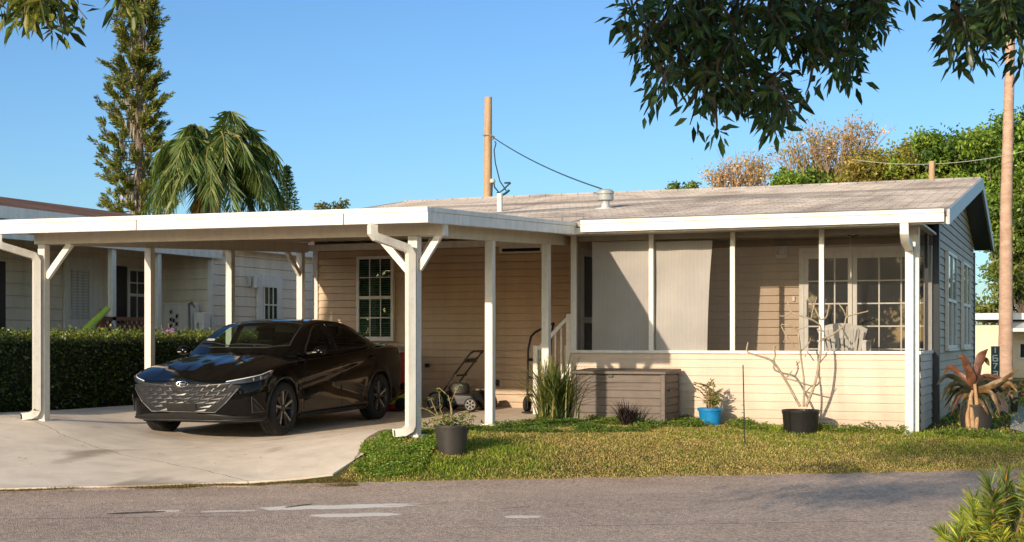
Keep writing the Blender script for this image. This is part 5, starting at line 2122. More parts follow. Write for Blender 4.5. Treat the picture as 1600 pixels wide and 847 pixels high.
for dx, dy, r in ((0.0, 0.0, 0.145), (0.0, 0.55, 0.145), (0.55, 0.0, 0.10), (0.55, 0.55, 0.10)):
    m = MB()
    cc = (mx + dx, my + dy, mz + r)
    P = []
    nseg = 20
    ring = [(r * 0.78, -0.025), (r, -0.025), (r, 0.025), (r * 0.78, 0.025)]
    vs, fs = [], []
    for (rr, hh2) in ring:
        for k in range(nseg):
            a = 2 * PI * k / nseg
            vs.append((cc[0] + rr * math.cos(a), cc[1] + hh2, cc[2] + rr * math.sin(a)))
    for i in range(4):
        j = (i + 1) % 4
        for k in range(nseg):
            fs.append((i * nseg + k, i * nseg + (k + 1) % nseg, j * nseg + (k + 1) % nseg, j * nseg + k))
    m.add(vs, fs)
    wo = obj("wheel", m, M["rubber"], mw, fixn=True)
    m = MB()
    for k in range(6):
        a = 2 * PI * k / 6
        m.bar((cc[0], cc[1] - 0.02, cc[2]), (cc[0] + r * 0.8 * math.cos(a), cc[1] - 0.02, cc[2] + r * 0.8 * math.sin(a)), 0.02, 0.012, up=(0, 1, 0))
    vs2 = [(cc[0] + rr * math.cos(2 * PI * k / 20), cc[1] - 0.022, cc[2] + rr * math.sin(2 * PI * k / 20)) for rr in (r * 0.68, r * 0.80) for k in range(20)]
    m.add(vs2, [(k, (k + 1) % 20, 20 + (k + 1) % 20, 20 + k) for k in range(20)])
    obj("hub", m, M["grey"], wo)
m = MB()
hs = atY(665, 612, 19.15)
top = atY(738, 552, 19.15)
for yy in (my + 0.08, my + 0.48):
    k0 = Vector((mx + 0.02, yy, mz + 0.22))
    k1 = Vector((mx + 0.02 + (top.x - mx) * 0.45, yy, mz + 0.22 + (top.z - mz - 0.22) * 0.5))
    k2 = Vector((top.x, yy, top.z))
    m.tube([k0, k1, k2], 0.014, 8)
m.tube([(top.x, my + 0.08, top.z), (top.x + 0.04, my + 0.10, top.z + 0.03), (top.x + 0.04, my + 0.46, top.z + 0.03), (top.x, my + 0.48, top.z)], 0.017, 8)
for t in (0.48, 0.8):
    a = Vector((mx + 0.02 + (top.x - mx) * t, 0, mz + 0.22 + (top.z - mz - 0.22) * t))
    m.bar((a.x, my + 0.08, a.z), (a.x, my + 0.48, a.z), 0.03, 0.025)
m.box(mx + 0.02 + (top.x - mx) * 0.82 - 0.05, mx + 0.02 + (top.x - mx) * 0.82 + 0.03, my + 0.14, my + 0.42, mz + 0.22 + (top.z - mz - 0.22) * 0.8, mz + 0.22 + (top.z - mz - 0.22) * 0.8 + 0.05)
obj("handle", m, M["blackmetal"], mw, smooth=40)
m = MB()
m.hexa([(mx + 0.5, my + 0.12, mz + 0.10), (mx + 0.74, my + 0.16, mz + 0.08), (mx + 0.74, my + 0.42, mz + 0.08), (mx + 0.5, my + 0.45, mz + 0.10)], [(mx + 0.45, my + 0.12, mz + 0.28), (mx + 0.60, my + 0.16, mz + 0.31), (mx + 0.60, my + 0.42, mz + 0.31), (mx + 0.45, my + 0.45, mz + 0.28)])
obj("grass_bag", m, plain("bag_fabric", (0.012, 0.012, 0.012), 0.95, spec=0.1), mw, bevel=0.03)

# low yellow machine behind the car's tail
yx = atY(632, 615, 18.9)
yl = thing("yellow_mower", (yx.x, 18.9, g0), "low yellow-decked mower half hidden behind the car's tail", "lawn mower")
m = MB()
X0 = yx.x - 0.16
m.hexa([(X0 - 0.35, 18.9, g0 + 0.09), (X0 + 0.33, 18.9, g0 + 0.09), (X0 + 0.33, 19.3, g0 + 0.09), (X0 - 0.35, 19.3, g0 + 0.09)], [(X0 - 0.25, 18.95, g0 + 0.30), (X0 + 0.18, 18.95, g0 + 0.25), (X0 + 0.18, 19.25, g0 + 0.25), (X0 - 0.25, 19.25, g0 + 0.30)])
obj("deck", m, M["yellow"], yl, bevel=0.03)
m = MB()
m.box(X0 - 0.22, X0 + 0.1, 19.0, 19.2, g0 + 0.305, g0 + 0.40)
m.bar((X0 + 0.0, 18.94, g0 + 0.20), (X0 + 0.30, 18.94, g0 + 0.36), 0.02, 0.03)
obj("motor_cover", m, M["black"], yl, bevel=0.02)
for dx in (-0.28, 0.12):
    m = MB()
    cc = (X0 + dx, 18.88, g0 + 0.095)
    vs, fs = [], []
    ring = [(0.03, -0.03), (0.095, -0.02), (0.095, 0.02), (0.03, 0.03)]
    for (rr, h2) in ring:
        for k in range(18):
            a = 2 * PI * k / 18
            vs.append((cc[0] + rr * math.cos(a), cc[1] + h2, cc[2] + rr * math.sin(a)))
    for i in range(3):
        for k in range(18):
            fs.append((i * 18 + k, i * 18 + (k + 1) % 18, (i + 1) * 18 + (k + 1) % 18, (i + 1) * 18 + k))
    fs.append(tuple(range(18)))
    m.add(vs, fs)
    obj("wheel", m, M["rubber"], yl, fixn=True)

# red bin with a pale lid
rb = atY(618, 543, 19.2)
bn = thing("red_bin", (rb.x - 0.02, 19.2, g0), "red bin with a pale domed lid standing behind the car's tail", "bin")
bx = rb.x - 0.02
m = MB()
m.hexa([(bx - 0.20, 19.02, g0), (bx + 0.17, 19.02, g0), (bx + 0.17, 19.4, g0), (bx - 0.20, 19.4, g0)], [(bx - 0.25, 18.98, g0 + 0.86), (bx + 0.21, 18.98, g0 + 0.86), (bx + 0.21, 19.44, g0 + 0.86), (bx - 0.25, 19.44, g0 + 0.86)])
obj("bin_body", m, M["red"], bn, bevel=0.02)
m = MB()
rows = []
for r, z in ((1.0, 0.862), (1.02, 0.885), (0.85, 0.925), (0.45, 0.95), (0.01, 0.955)):
    rows.append([(bx - 0.02 + 0.27 * r * (abs(math.cos(a)) ** 0.5) * math.copysign(1, math.cos(a)), 19.21 + 0.26 * r * (abs(math.sin(a)) ** 0.5) * math.copysign(1, math.sin(a)), g0 + z) for a in np.linspace(0, 2 * PI, 33)])
m.grid(rows)
obj("lid", m, plain("beige_lid", (0.45, 0.38, 0.29), 0.5), bn, smooth=60)
m = MB()
m.tube([(bx - 0.03, 18.97, g0 + 0.85), (bx - 0.03, 18.94, g0 + 0.64), (bx + 0.08, 18.94, g0 + 0.64), (bx + 0.08, 18.97, g0 + 0.85)], 0.014, 8)
obj("handle", m, M["plasticwhite"], bn, smooth=50)

# hand truck leaning by the steps
hx = atY(829, 600, 18.7).x
gh = gz(hx, 18.7) + 0.018
ht = thing("hand_truck", (hx, 18.7, gh), "black hand truck standing left of the entry steps", "hand truck")
m = MB()
xa, xb = hx - 0.02, hx + 0.20
m.tube([(xa, 18.62, gh + 0.06), (xa, 18.66, gh + 0.9), (xa + 0.02, 18.72, gh + 1.08), (xa + 0.06, 18.78, gh + 1.14)], 0.016, 8)
m.tube([(xb, 18.95, gh + 0.06), (xb, 18.98, gh + 0.95), (xb + 0.02, 19.0, gh + 1.2), (xb + 0.05, 18.98, gh + 1.27)], 0.016, 8)
m.tube([(xa + 0.06, 18.78, gh + 1.14), (xa + 0.16, 18.85, gh + 1.2), (xb + 0.05, 18.98, gh + 1.27)], 0.016, 8)
for z in (0.25, 0.5, 0.75):
    m.bar((xa, 18.63 + z * 0.03, gh + z), (xb, 18.96 + z * 0.02, gh + z), 0.02, 0.04)
m.hexa([(xa, 18.40, gh + 0.01), (xb + 0.1, 18.55, gh + 0.01), (xb, 18.95, gh + 0.01), (xa, 18.62, gh + 0.01)], [(xa, 18.40, gh + 0.03), (xb + 0.1, 18.55, gh + 0.03), (xb, 18.95, gh + 0.03), (xa, 18.62, gh + 0.03)])
obj("frame", m, M["blackmetal"], ht, smooth=40)
for cx_, cy_ in ((xa - 0.03, 18.70), (xb - 0.02, 19.05)):
    m = MB()
    m.lathe([(0.04, -0.03), (0.10, -0.03), (0.12, -0.015), (0.12, 0.015), (0.10, 0.03), (0.04, 0.03)], (cx_, cy_, gh + 0.12), 22, "x", close=True)
    m.lathe([(0.001, -0.015), (0.05, -0.015), (0.05, 0.015), (0.001, 0.015)], (cx_, cy_, gh + 0.12), 14, "x")
    obj("wheel", m, M["rubber"], ht, smooth=40, fixn=True)

# white resin chair on the porch: high fanned back toward the camera
ch = thing("porch_chair", (-3.25, 19.1, 0.55), "white slatted resin chair with a fanned back on the screened porch", "chair")
c0 = atY(1316, 520, 18.95)
X0, Y0, zf = c0.x, 18.95, 0.55
m = MB()
zt = atY(1316, 505, 18.95).z
for k in range(9):
    t = (k - 4) / 4
    h = zt - 0.06 * t * t
    m.hexa([(X0 + t * 0.20 - 0.019, Y0 + 0.05, 0.95), (X0 + t * 0.20 + 0.019, Y0 + 0.05, 0.95), (X0 + t * 0.20 + 0.019, Y0 + 0.07, 0.95), (X0 + t * 0.20 - 0.019, Y0 + 0.07, 0.95)],
           [(X0 + t * 0.27 - 0.025, Y0 - 0.07, h - 0.05), (X0 + t * 0.27 + 0.025, Y0 - 0.07, h - 0.05), (X0 + t * 0.27 + 0.025, Y0 - 0.05, h - 0.05), (X0 + t * 0.27 - 0.025, Y0 - 0.05, h - 0.05)])
for yo in (-0.085, -0.060):
    rows = []
    for k in range(5):
        rows.append([(X0 + t * (0.33 - 0.012 * k), Y0 + yo + 0.012 * k + 0.06 * t * t, zt - 0.075 * t * t - 0.20 * k / 4 * (1 - 0.35 * t * t)) for t in np.linspace(-1, 1, 15)])
    m.grid(rows)
obj("backrest", m, M["plasticwhite"], ch, bevel=0.004)
m = MB()
m.hexa([(X0 - 0.24, Y0 + 0.06, zf + 0.40), (X0 + 0.24, Y0 + 0.06, zf + 0.40), (X0 + 0.26, Y0 + 0.5, zf + 0.43), (X0 - 0.26, Y0 + 0.5, zf + 0.43)], [(X0 - 0.24, Y0 + 0.06, zf + 0.43), (X0 + 0.24, Y0 + 0.06, zf + 0.43), (X0 + 0.26, Y0 + 0.5, zf + 0.46), (X0 - 0.26, Y0 + 0.5, zf + 0.46)])
obj("seat", m, M["plasticwhite"], ch, bevel=0.01)
for s in (-1, 1):
    m = MB()
    m.box(X0 + s * 0.29 - 0.03, X0 + s * 0.29 + 0.03, Y0 - 0.03, Y0 + 0.46, zf + 0.60, zf + 0.63)
    obj("armrest", m, M["plasticwhite"], ch, bevel=0.008)
    for yy, tp in ((0.0, 0.6), (0.45, 0.6)):
        m = MB()
        m.hexa([(X0 + s * 0.30 - 0.025, Y0 + yy - 0.02, zf), (X0 + s * 0.30 + 0.025, Y0 + yy - 0.02, zf), (X0 + s * 0.30 + 0.025, Y0 + yy + 0.02, zf), (X0 + s * 0.30 - 0.025, Y0 + yy + 0.02, zf)],
               [(X0 + s * 0.28 - 0.03, Y0 + yy - 0.03, zf + tp), (X0 + s * 0.28 + 0.03, Y0 + yy - 0.03, zf + tp), (X0 + s * 0.28 + 0.03, Y0 + yy + 0.03, zf + tp), (X0 + s * 0.28 - 0.03, Y0 + yy + 0.03, zf + tp)])
        obj("leg", m, M["plasticwhite"], ch, bevel=0.005)

# utility pole with the looped cable behind the house, and the stub pole at the right
D = 33.0
b = atD(762, 310, D)
t = atD(763, 152, D)
gp_ = gz(b.x, b.y)
up = thing("utility_pole", (b.x, b.y, gp_), "bare weathered wooden utility pole rising behind the roof", "utility pole")
m = MB()
m.tube([(b.x, b.y, gp_ - 0.3), (b.x, b.y, t.z * 0.6), (t.x, b.y, t.z)], [0.11, 0.1, 0.088], 14)
obj("pole", m, M["pole"], up, smooth=50)
m = MB()
def seq(pts, d):
    return [atD(x, y, d) for x, y in pts]
dc = D - 0.15
m.tube(seq([(773, 221), (775, 224), (772, 235), (774, 255), (781, 283), (791, 298)], dc), 0.016, 6)
m.tube(seq([(768, 286), (771, 283), (773, 293), (780, 301), (787, 296), (795, 288), (798, 286)], dc), 0.02, 6)
m.tube(seq([(777, 300), (783, 306), (790, 302), (796, 297)], dc), 0.03, 6)
m.tube(seq([(788, 286), (798, 285.5)], dc), 0.022, 6)
m.tube(seq([(769, 281), (769, 284), (768, 309)], dc), 0.02, 6)
obj("cable_loop", m, M["cable"], up, smooth=60)
m = MB()
c = atD(769.5, 283, dc)
m.lathe([(0.001, -0.05), (0.06, -0.04), (0.07, 0.0), (0.05, 0.05), (0.001, 0.06)], c, 12)
obj("insulator", m, M["ltgrey"], up, smooth=60)
m = MB()
m.tube(seq([(754, 211), (765, 211.5)], D - 0.1), 0.014, 6)
m.tube(seq([(765, 211), (772, 214), (769, 218)], dc), 0.03, 6)
obj("cable_bracket", m, M["grey"], up)
a = atD(768, 213, dc)
e = atY(940, 295, 22.5)
m = MB()
P = []
for k in range(25):
    s = k / 24
    q = a.lerp(e, s)
    q.z -= 0.35 * 4 * s * (1 - s) * 0.28
    P.append(q)
m.tube(P, 0.012, 6)
obj("service_cable", m, M["cable"], smooth=60, at=a, label="single dark service cable sloping from the pole down to the roof", cat="cable")
b = atD(1456, 300, 36)
t = atD(1456, 252, 36)
m = MB()
m.tube([(b.x, b.y, 0), (b.x, b.y, t.z)], [0.1, 0.075], 12)
obj("utility_pole", m, M["pole"], smooth=50, at=(b.x, b.y, 0), label="short pole top showing above the roof before the green trees", cat="utility pole")
m = MB()
P = []
a, e = atD(1330, 249, 36), atD(1620, 231, 36)
for k in range(17):
    s = k / 16
    q = a.lerp(e, s)
    q.z -= 0.25 * 4 * s * (1 - s)
    P.append(q)
m.tube(P, 0.007, 5)
obj("overhead_wire", m, M["ltgrey"], at=a, label="thin pale wire crossing before the green trees at right", cat="cable")

# thin stake in the lawn
a = atZ(1164, 688, 0.02)
t = atD(1161, 570, (a.x * -SN + a.y * CS))
m = MB()
m.tube([(a.x, a.y, -0.1), (t.x, t.y, t.z)], [0.008, 0.007], 7)
for zz in (0.28, 0.33, 0.42):
    m.tube([(a.x - 0.006, a.y, zz), (a.x - 0.035, a.y - 0.01, zz + 0.012)], 0.004, 5)
obj("garden_stake", m, plain("green_stake", (0.025, 0.035, 0.02), 0.9), at=(a.x, a.y, 0), label="thin dark plant stake standing in the lawn right of the blue pot", cat="stake")
# ------------------------------------------------------------------ foliage tools
def unit(v):
    return v / (np.linalg.norm(v, axis=-1, keepdims=True) + 1e-9)


def leaves(P, Dr, L, W, droop=0.15, N=None, mid=0.45):
    """one folded quad pair per leaf: returns V, F(quads)"""
    n = len(P)
    L = np.broadcast_to(np.asarray(L, float), (n,))[:, None]
    W = np.broadcast_to(np.asarray(W, float), (n,))[:, None]
    Dr = unit(Dr)
    if N is None:
        N = unit(rng.normal(size=(n, 3)) + np.array([0, 0, 0.8]))
    S = unit(np.cross(Dr, N))
    U = np.cross(S, Dr)
    m = P + Dr * L * mid
    tip = P + Dr * L + np.array([0, 0, -1]) * L * droop
    q = P + Dr * L * 0.78 + np.array([0, 0, -1]) * L * droop * 0.6
    V = np.stack([P, m + S * W / 2 + U * W * 0.18, q + S * W * 0.27, tip, q - S * W * 0.27, m - S * W / 2 + U * W * 0.18], 1)
    b = np.arange(n)[:, None] * 6
    F = np.concatenate([b + np.array([[0, 1, 2, 3]]), b + np.array([[0, 3, 4, 5]])], 0)
    return V.reshape(-1, 3), F


def diamonds(P, Dr, L, W, droop=0.1, N=None):
    n = len(P)
    L = np.broadcast_to(np.asarray(L, float), (n,))[:, None]
    W = np.broadcast_to(np.asarray(W, float), (n,))[:, None]
    Dr = unit(Dr)
    if N is None:
        N = rng.normal(size=(n, 3))
    S = unit(np.cross(Dr, N))
    m = P + Dr * L * 0.5
    tip = P + Dr * L + np.array([0, 0, -1]) * L * droop
    V = np.stack([P, m + S * W / 2, tip, m - S * W / 2], 1)
    b = np.arange(n)[:, None] * 4
    return V.reshape(-1, 3), b + np.array([[0, 1, 2, 3]])


def tri_blades(P, Dr, L, W, bend=0.25):
    """bent grass blade: quad + tip as two quads"""
    n = len(P)
    L = np.broadcast_to(np.asarray(L, float), (n,))[:, None]
    W = np.broadcast_to(np.asarray(W, float), (n,))[:, None]
    Dr = unit(Dr)
    S = unit(np.cross(Dr, rng.normal(size=(n, 3))))
    H = Dr * np.array([1, 1, 0])
    m = P + Dr * L * 0.55
    t = P + (Dr * (1 - bend) + H * bend * 1.5) * L
    V = np.stack([P - S * W / 2, P + S * W / 2, m + S * W * 0.35, t, m - S * W * 0.35], 1)
    b = np.arange(n)[:, None] * 5
    return V.reshape(-1, 3), np.concatenate([b + np.array([[0, 1, 2, 4]]), b + np.array([[4, 2, 3, 3]])], 0)


def pal(n, cols, jit=0.18, w=None):
    cols = np.array(cols, float)
    idx = rng.choice(len(cols), n, p=w)
    c = cols[idx] * (1 + rng.normal(size=(n, 1)) * jit)
    return np.clip(c, 0.002, 1)


def rep(c, k):
    return np.repeat(c, k, axis=0)


def merge(parts):
    V, F, Cc = [], [], []
    b = 0
    for v, f, c in parts:
        V.append(v)
        F.append(f + b)
        Cc.append(c)
        b += len(v)
    return np.concatenate(V), np.concatenate(F), np.concatenate(Cc)


GREENS = [(0.055, 0.10, 0.018), (0.075, 0.125, 0.02), (0.04, 0.075, 0.016), (0.10, 0.14, 0.025)]


def crown_points(lobes, nclus, shell=0.55):
    """cluster centres in a union of ellipsoids, denser toward the outside"""
    out, ups = [], []
    vol = np.array([l[3] * l[4] * l[5] for l in lobes]) ** 0.7
    cnt = np.maximum(3, (nclus * vol / vol.sum()).astype(int))
    for (x, y, z, a, b, c), k in zip(lobes, cnt):
        d = unit(rng.normal(size=(k, 3)))
        r = shell + (1 - shell) * rng.random((k, 1)) ** 0.6
        r *= 1 + rng.normal(size=(k, 1)) * 0.10
        out.append(np.array([x, y, z]) + d * r * np.array([a, b, c]))
        ups.append(d)
    return np.concatenate(out), np.concatenate(ups)


def tree(name, base, lobes, nclus, per, spread, L, W, cols, label, group=None, trunk_r=0.16, cat="tree", shell=0.5, bare=0.0, barkm=None, shape="d"):
    base = Vector(base)
    t = thing(name, base, label, cat, group)
    cen, dd = crown_points(lobes, nclus, shell)
    n = len(cen) * per
    P = np.repeat(cen, per, 0) + rng.normal(size=(n, 3)) * spread * np.array([1, 1, 0.75])
    Dr = np.repeat(dd, per, 0) * 0.7 + rng.normal(size=(n, 3)) * 0.8 + np.array([0, 0, -0.15])
    Ls = L * (0.7 + 0.6 * rng.random(n))
    V, F = diamonds(P, Dr, Ls, Ls * W)
    cl = pal(len(cen), cols, 0.2)
    c = np.repeat(cl, per, 0) * (1 + rng.normal(size=(n, 1)) * 0.22)
    c = np.clip(c, 0.003, 1)
    np_obj("crown", V, F, M["leaf"], rep(c, 4), parent=t)
    m = MB()
    top = Vector(np.mean(cen, 0))
    fork = base.lerp(Vector((top.x, top.y, top.z)), 0.45)
    fork.x = base.x + (top.x - base.x) * 0.35
    fork.y = base.y + (top.y - base.y) * 0.35
    m.tube([base - Vector((0, 0, 0.2)), base.lerp(fork, 0.5) + Vector((0.08, 0.0, 0)), fork], [trunk_r * 1.25, trunk_r, trunk_r * 0.8], 9)
    k = min(len(cen), 46 if not bare else 130)
    for i in rng.choice(len(cen), k, replace=False):
        e = Vector(cen[i])
        mid = fork.lerp(e, 0.5) + Vector((random.uniform(-.3, .3), random.uniform(-.3, .3), random.uniform(-.1, .4)))
        r0 = trunk_r * random.uniform(0.18, 0.4)
        m.tube([fork, fork.lerp(mid, 0.6) + Vector((0, 0, 0.1)), mid, e], [r0, r0 * 0.7, r0 * 0.45, 0.012], 5, cap=False)
        if bare:
            for q in range(3):
                e2 = e + Vector((random.uniform(-.6, .6), random.uniform(-.6, .6), random.uniform(-.2, .6)))
                m.tube([mid.lerp(e, 0.6), e2], [0.014, 0.005], 4, cap=False)
    obj("trunk", m, barkm or M["bark"], t, smooth=60)
    return t


def lobe(px, py, rx, ry, D, dy=None):
    p = atD(px, py, D)
    s = D / F
    return (p.x, p.y, p.z, rx * s, (dy or rx * 0.8) * s, ry * s)


# ---- trees beyond the house at the right
OL = [(0.24, 0.22, 0.04), (0.30, 0.25, 0.05), (0.17, 0.19, 0.035), (0.34, 0.26, 0.06)]
BR = [(0.18, 0.28, 0.035), (0.25, 0.34, 0.045), (0.12, 0.21, 0.028), (0.07, 0.13, 0.02)]
DK = [(0.09, 0.15, 0.025), (0.15, 0.21, 0.035), (0.05, 0.085, 0.015), (0.20, 0.22, 0.045)]
RUST = [(0.60, 0.36, 0.17), (0.50, 0.29, 0.13), (0.66, 0.43, 0.22), (0.42, 0.33, 0.11)]
def gbase(px, D):
    p = atD(px, 560, D)
    return (p.x, p.y, gz(p.x, p.y))
tree("bare_tree", gbase(1175, 52), [lobe(1140, 272, 34, 24, 52), lobe(1180, 264, 28, 24, 52), lobe(1120, 285, 18, 12, 52)], 56, 26, 0.24, 0.14, 0.4, RUST, "sparse rust-brown treetop furthest left above the house roof", "thin rusty trees", 0.08, shell=0.2, bare=1, barkm=M["twig"])
tree("bare_tree", gbase(1290, 50), [lobe(1245, 232, 34, 26, 50), lobe(1275, 215, 26, 20, 50), lobe(1325, 208, 44, 20, 50), lobe(1305, 240, 46, 22, 50), lobe(1350, 222, 16, 14, 50)], 76, 24, 0.24, 0.14, 0.4, RUST[:2] + OL[:2], "taller thin rusty-olive treetop between the hanging branch and the oaks", "thin rusty trees", 0.085, shell=0.2, bare=1, barkm=M["twig"])
def clumps(x0, x1, top, bot, D, n, r0=20, r1=34):
    """an uneven crown: many small lobes under a rising and falling outline (top: list of x,y)"""
    L = []
    for k in range(n):
        x = random.uniform(x0, x1)
        yt = np.interp(x, [p[0] for p in top], [p[1] for p in top])
        r = random.uniform(r0, r1)
        y = yt + r * 0.75 + (bot - yt) * random.random() ** 1.6 * 0.9
        L.append(lobe(x, min(y, bot), r, r * random.uniform(0.5, 0.8), D + random.uniform(-1.5, 1.5)))
    return L
tree("green_tree", gbase(1262, 50), clumps(1228, 1320, [(1225, 270), (1262, 256), (1320, 272)], 300, 50, 10, 14, 22), 60, 170, 0.18, 0.14, 0.55, BR, "low bright green treetop just above the roof ridge", "green trees behind the house", 0.14)
tree("green_tree", gbase(1370, 49), clumps(1310, 1440, [(1305, 268), (1345, 242), (1400, 226), (1440, 238)], 305, 49, 28, 16, 28), 140, 170, 0.21, 0.145, 0.5, OL, "olive green treetop left of the stub pole", "green trees behind the house", 0.18)
tree("green_tree", gbase(1450, 48), clumps(1400, 1530, [(1395, 245), (1440, 216), (1480, 192), (1530, 200)], 330, 48, 36, 18, 30), 200, 170, 0.21, 0.145, 0.5, BR + OL[:1], "broad bright green tree rising behind the roof's right end", "green trees behind the house", 0.2)
tree("green_tree", gbase(1560, 46), clumps(1505, 1680, [(1500, 210), (1540, 182), (1570, 172), (1620, 165), (1680, 190)], 350, 46, 38, 20, 34), 210, 170, 0.22, 0.145, 0.5, BR, "tallest green tree behind the bare palm trunk", "green trees behind the house", 0.24)
tree("green_tree", gbase(1590, 45), clumps(1520, 1700, [(1515, 300), (1560, 290), (1620, 280), (1700, 290)], 500, 45, 34, 22, 36), 190, 170, 0.22, 0.145, 0.5, DK, "dense dark green tree filling the gap right of the gable", "green trees behind the house", 0.22)
tree("green_tree", gbase(1068, 60), [lobe(1054, 294, 6, 5, 60), lobe(1080, 291, 5, 6, 60)], 8, 50, 0.12, 0.16, 0.6, DK, "tiny dark treetop peeking over the ridge", None, 0.08)
tree("green_tree", gbase(520, 55), [lobe(530, 320, 9, 6, 55), lobe(508, 324, 10, 4, 55)], 12, 30, 0.12, 0.14, 0.5, OL, "small olive treetop peeking above the carport gutter", None, 0.06)
# unseen trees added behind the viewpoint to darken reflections in glass and paint
for k, (tx, ty, hh) in enumerate(((-15, -17, 5.5), (-9, -21, 6.0), (1, -19, 5.6), (8, -16, 6.2), (15, -8, 6.0), (-22, -9, 5.5), (-31, -14, 6.5), (-27, -18, 7.0), (-38, -13, 6.5), (-34, -20, 7))):
    tree("reflection_tree", (tx, ty, -0.2), [(tx + random.uniform(-1.5, 1.5), ty + random.uniform(-1, 1), hh * random.uniform(0.25, 0.8), 2.0, 1.8, 1.3) for q in range(9)], 90, 60, 0.4, 0.35, 0.6, [(0.03, 0.05, 0.012), (0.045, 0.06, 0.015)], "unseen dark tree added behind the viewpoint to darken reflections", "added trees behind the viewpoint", 0.2)
# bare twigs in front of the right trees
# ---- tall bare palm trunk at the right
b = atZ(1572, 600, 0.1)
Dp = 36.5
b0, b1, b2 = atD(1571, 640, Dp), atD(1572, 330, Dp), atD(1581, -30, Dp)
pt = thing("tall_palm", (b0.x, b0.y, 0.05), "tall slender palm trunk with pinkish bark at the right edge", "palm tree")
m = MB()
P, Rr = [], []
for k in range(41):
    s = k / 40
    q = b0.lerp(b1, min(1, s * 2)) if s < 0.5 else b1.lerp(b2, (s - 0.5) * 2)
    P.append(q)
    Rr.append((0.195 - 0.09 * s) * (1 + 0.03 * math.sin(k * 2.1)))
P[0].z = -0.1
m.tube(P, Rr, 14)
obj("trunk", m, M["palmbark"], pt, smooth=60)
def frond(parts, base, az, length, rise, droop, lw, ll, cols, nleaf=46, hang=0.55, stem=None):
    """arching feather frond with hanging leaflets"""
    pts = []
    d = np.array([math.cos(az), math.sin(az), 0])
    for k in range(16):
        s = k / 15
        pts.append(np.array(base) + d * length * (s * (1 - 0.22 * s)) + np.array([0, 0, 1]) * (rise * math.sin(s * 1.7) - droop * s ** 2.2))
    pts = np.array(pts)
    if stem is not None:
        stem.tube([Vector(p) for p in pts], list(np.linspace(0.035, 0.006, 16)), 5, cap=False)
    s = np.repeat(np.linspace(0.12, 0.99, nleaf), 2)
    ix = s * 15
    i0 = np.clip(ix.astype(int), 0, 14)
    f = (ix - i0)[:, None]
    p = pts[i0] * (1 - f) + pts[i0 + 1] * f
    tang = unit(pts[i0 + 1] - pts[i0])
    sd = unit(np.cross(tang, np.array([0, 0, 1.0]))) * np.tile([1, -1], nleaf)[:, None]
    dr = sd * (0.75 - 0.3 * hang) + tang * 0.55 + rng.normal(size=p.shape) * 0.2 + np.array([0, 0, -1]) * hang
    Ls = ll * (0.55 + 0.6 * np.sin(np.clip(s, 0, 1) * PI) ** 0.6) * (0.8 + 0.4 * rng.random(len(s)))
    V, Fq = leaves(p, dr, Ls, lw, droop=0.45 * hang + 0.1, mid=0.3)
    parts.append((V, Fq, rep(pal(len(p), cols, 0.2), 6)))


parts = []
stemmb = MB()
for k in range(9):
    frond(parts, b2, k * 0.75, 1.7, 0.5, 1.1, 0.04, 0.5, [(0.06, 0.10, 0.03), (0.09, 0.13, 0.04)], 30, stem=stemmb)
V, Fq, Cc = merge(parts)
np_obj("crown", V, Fq, M["leaf"], Cc, parent=pt)

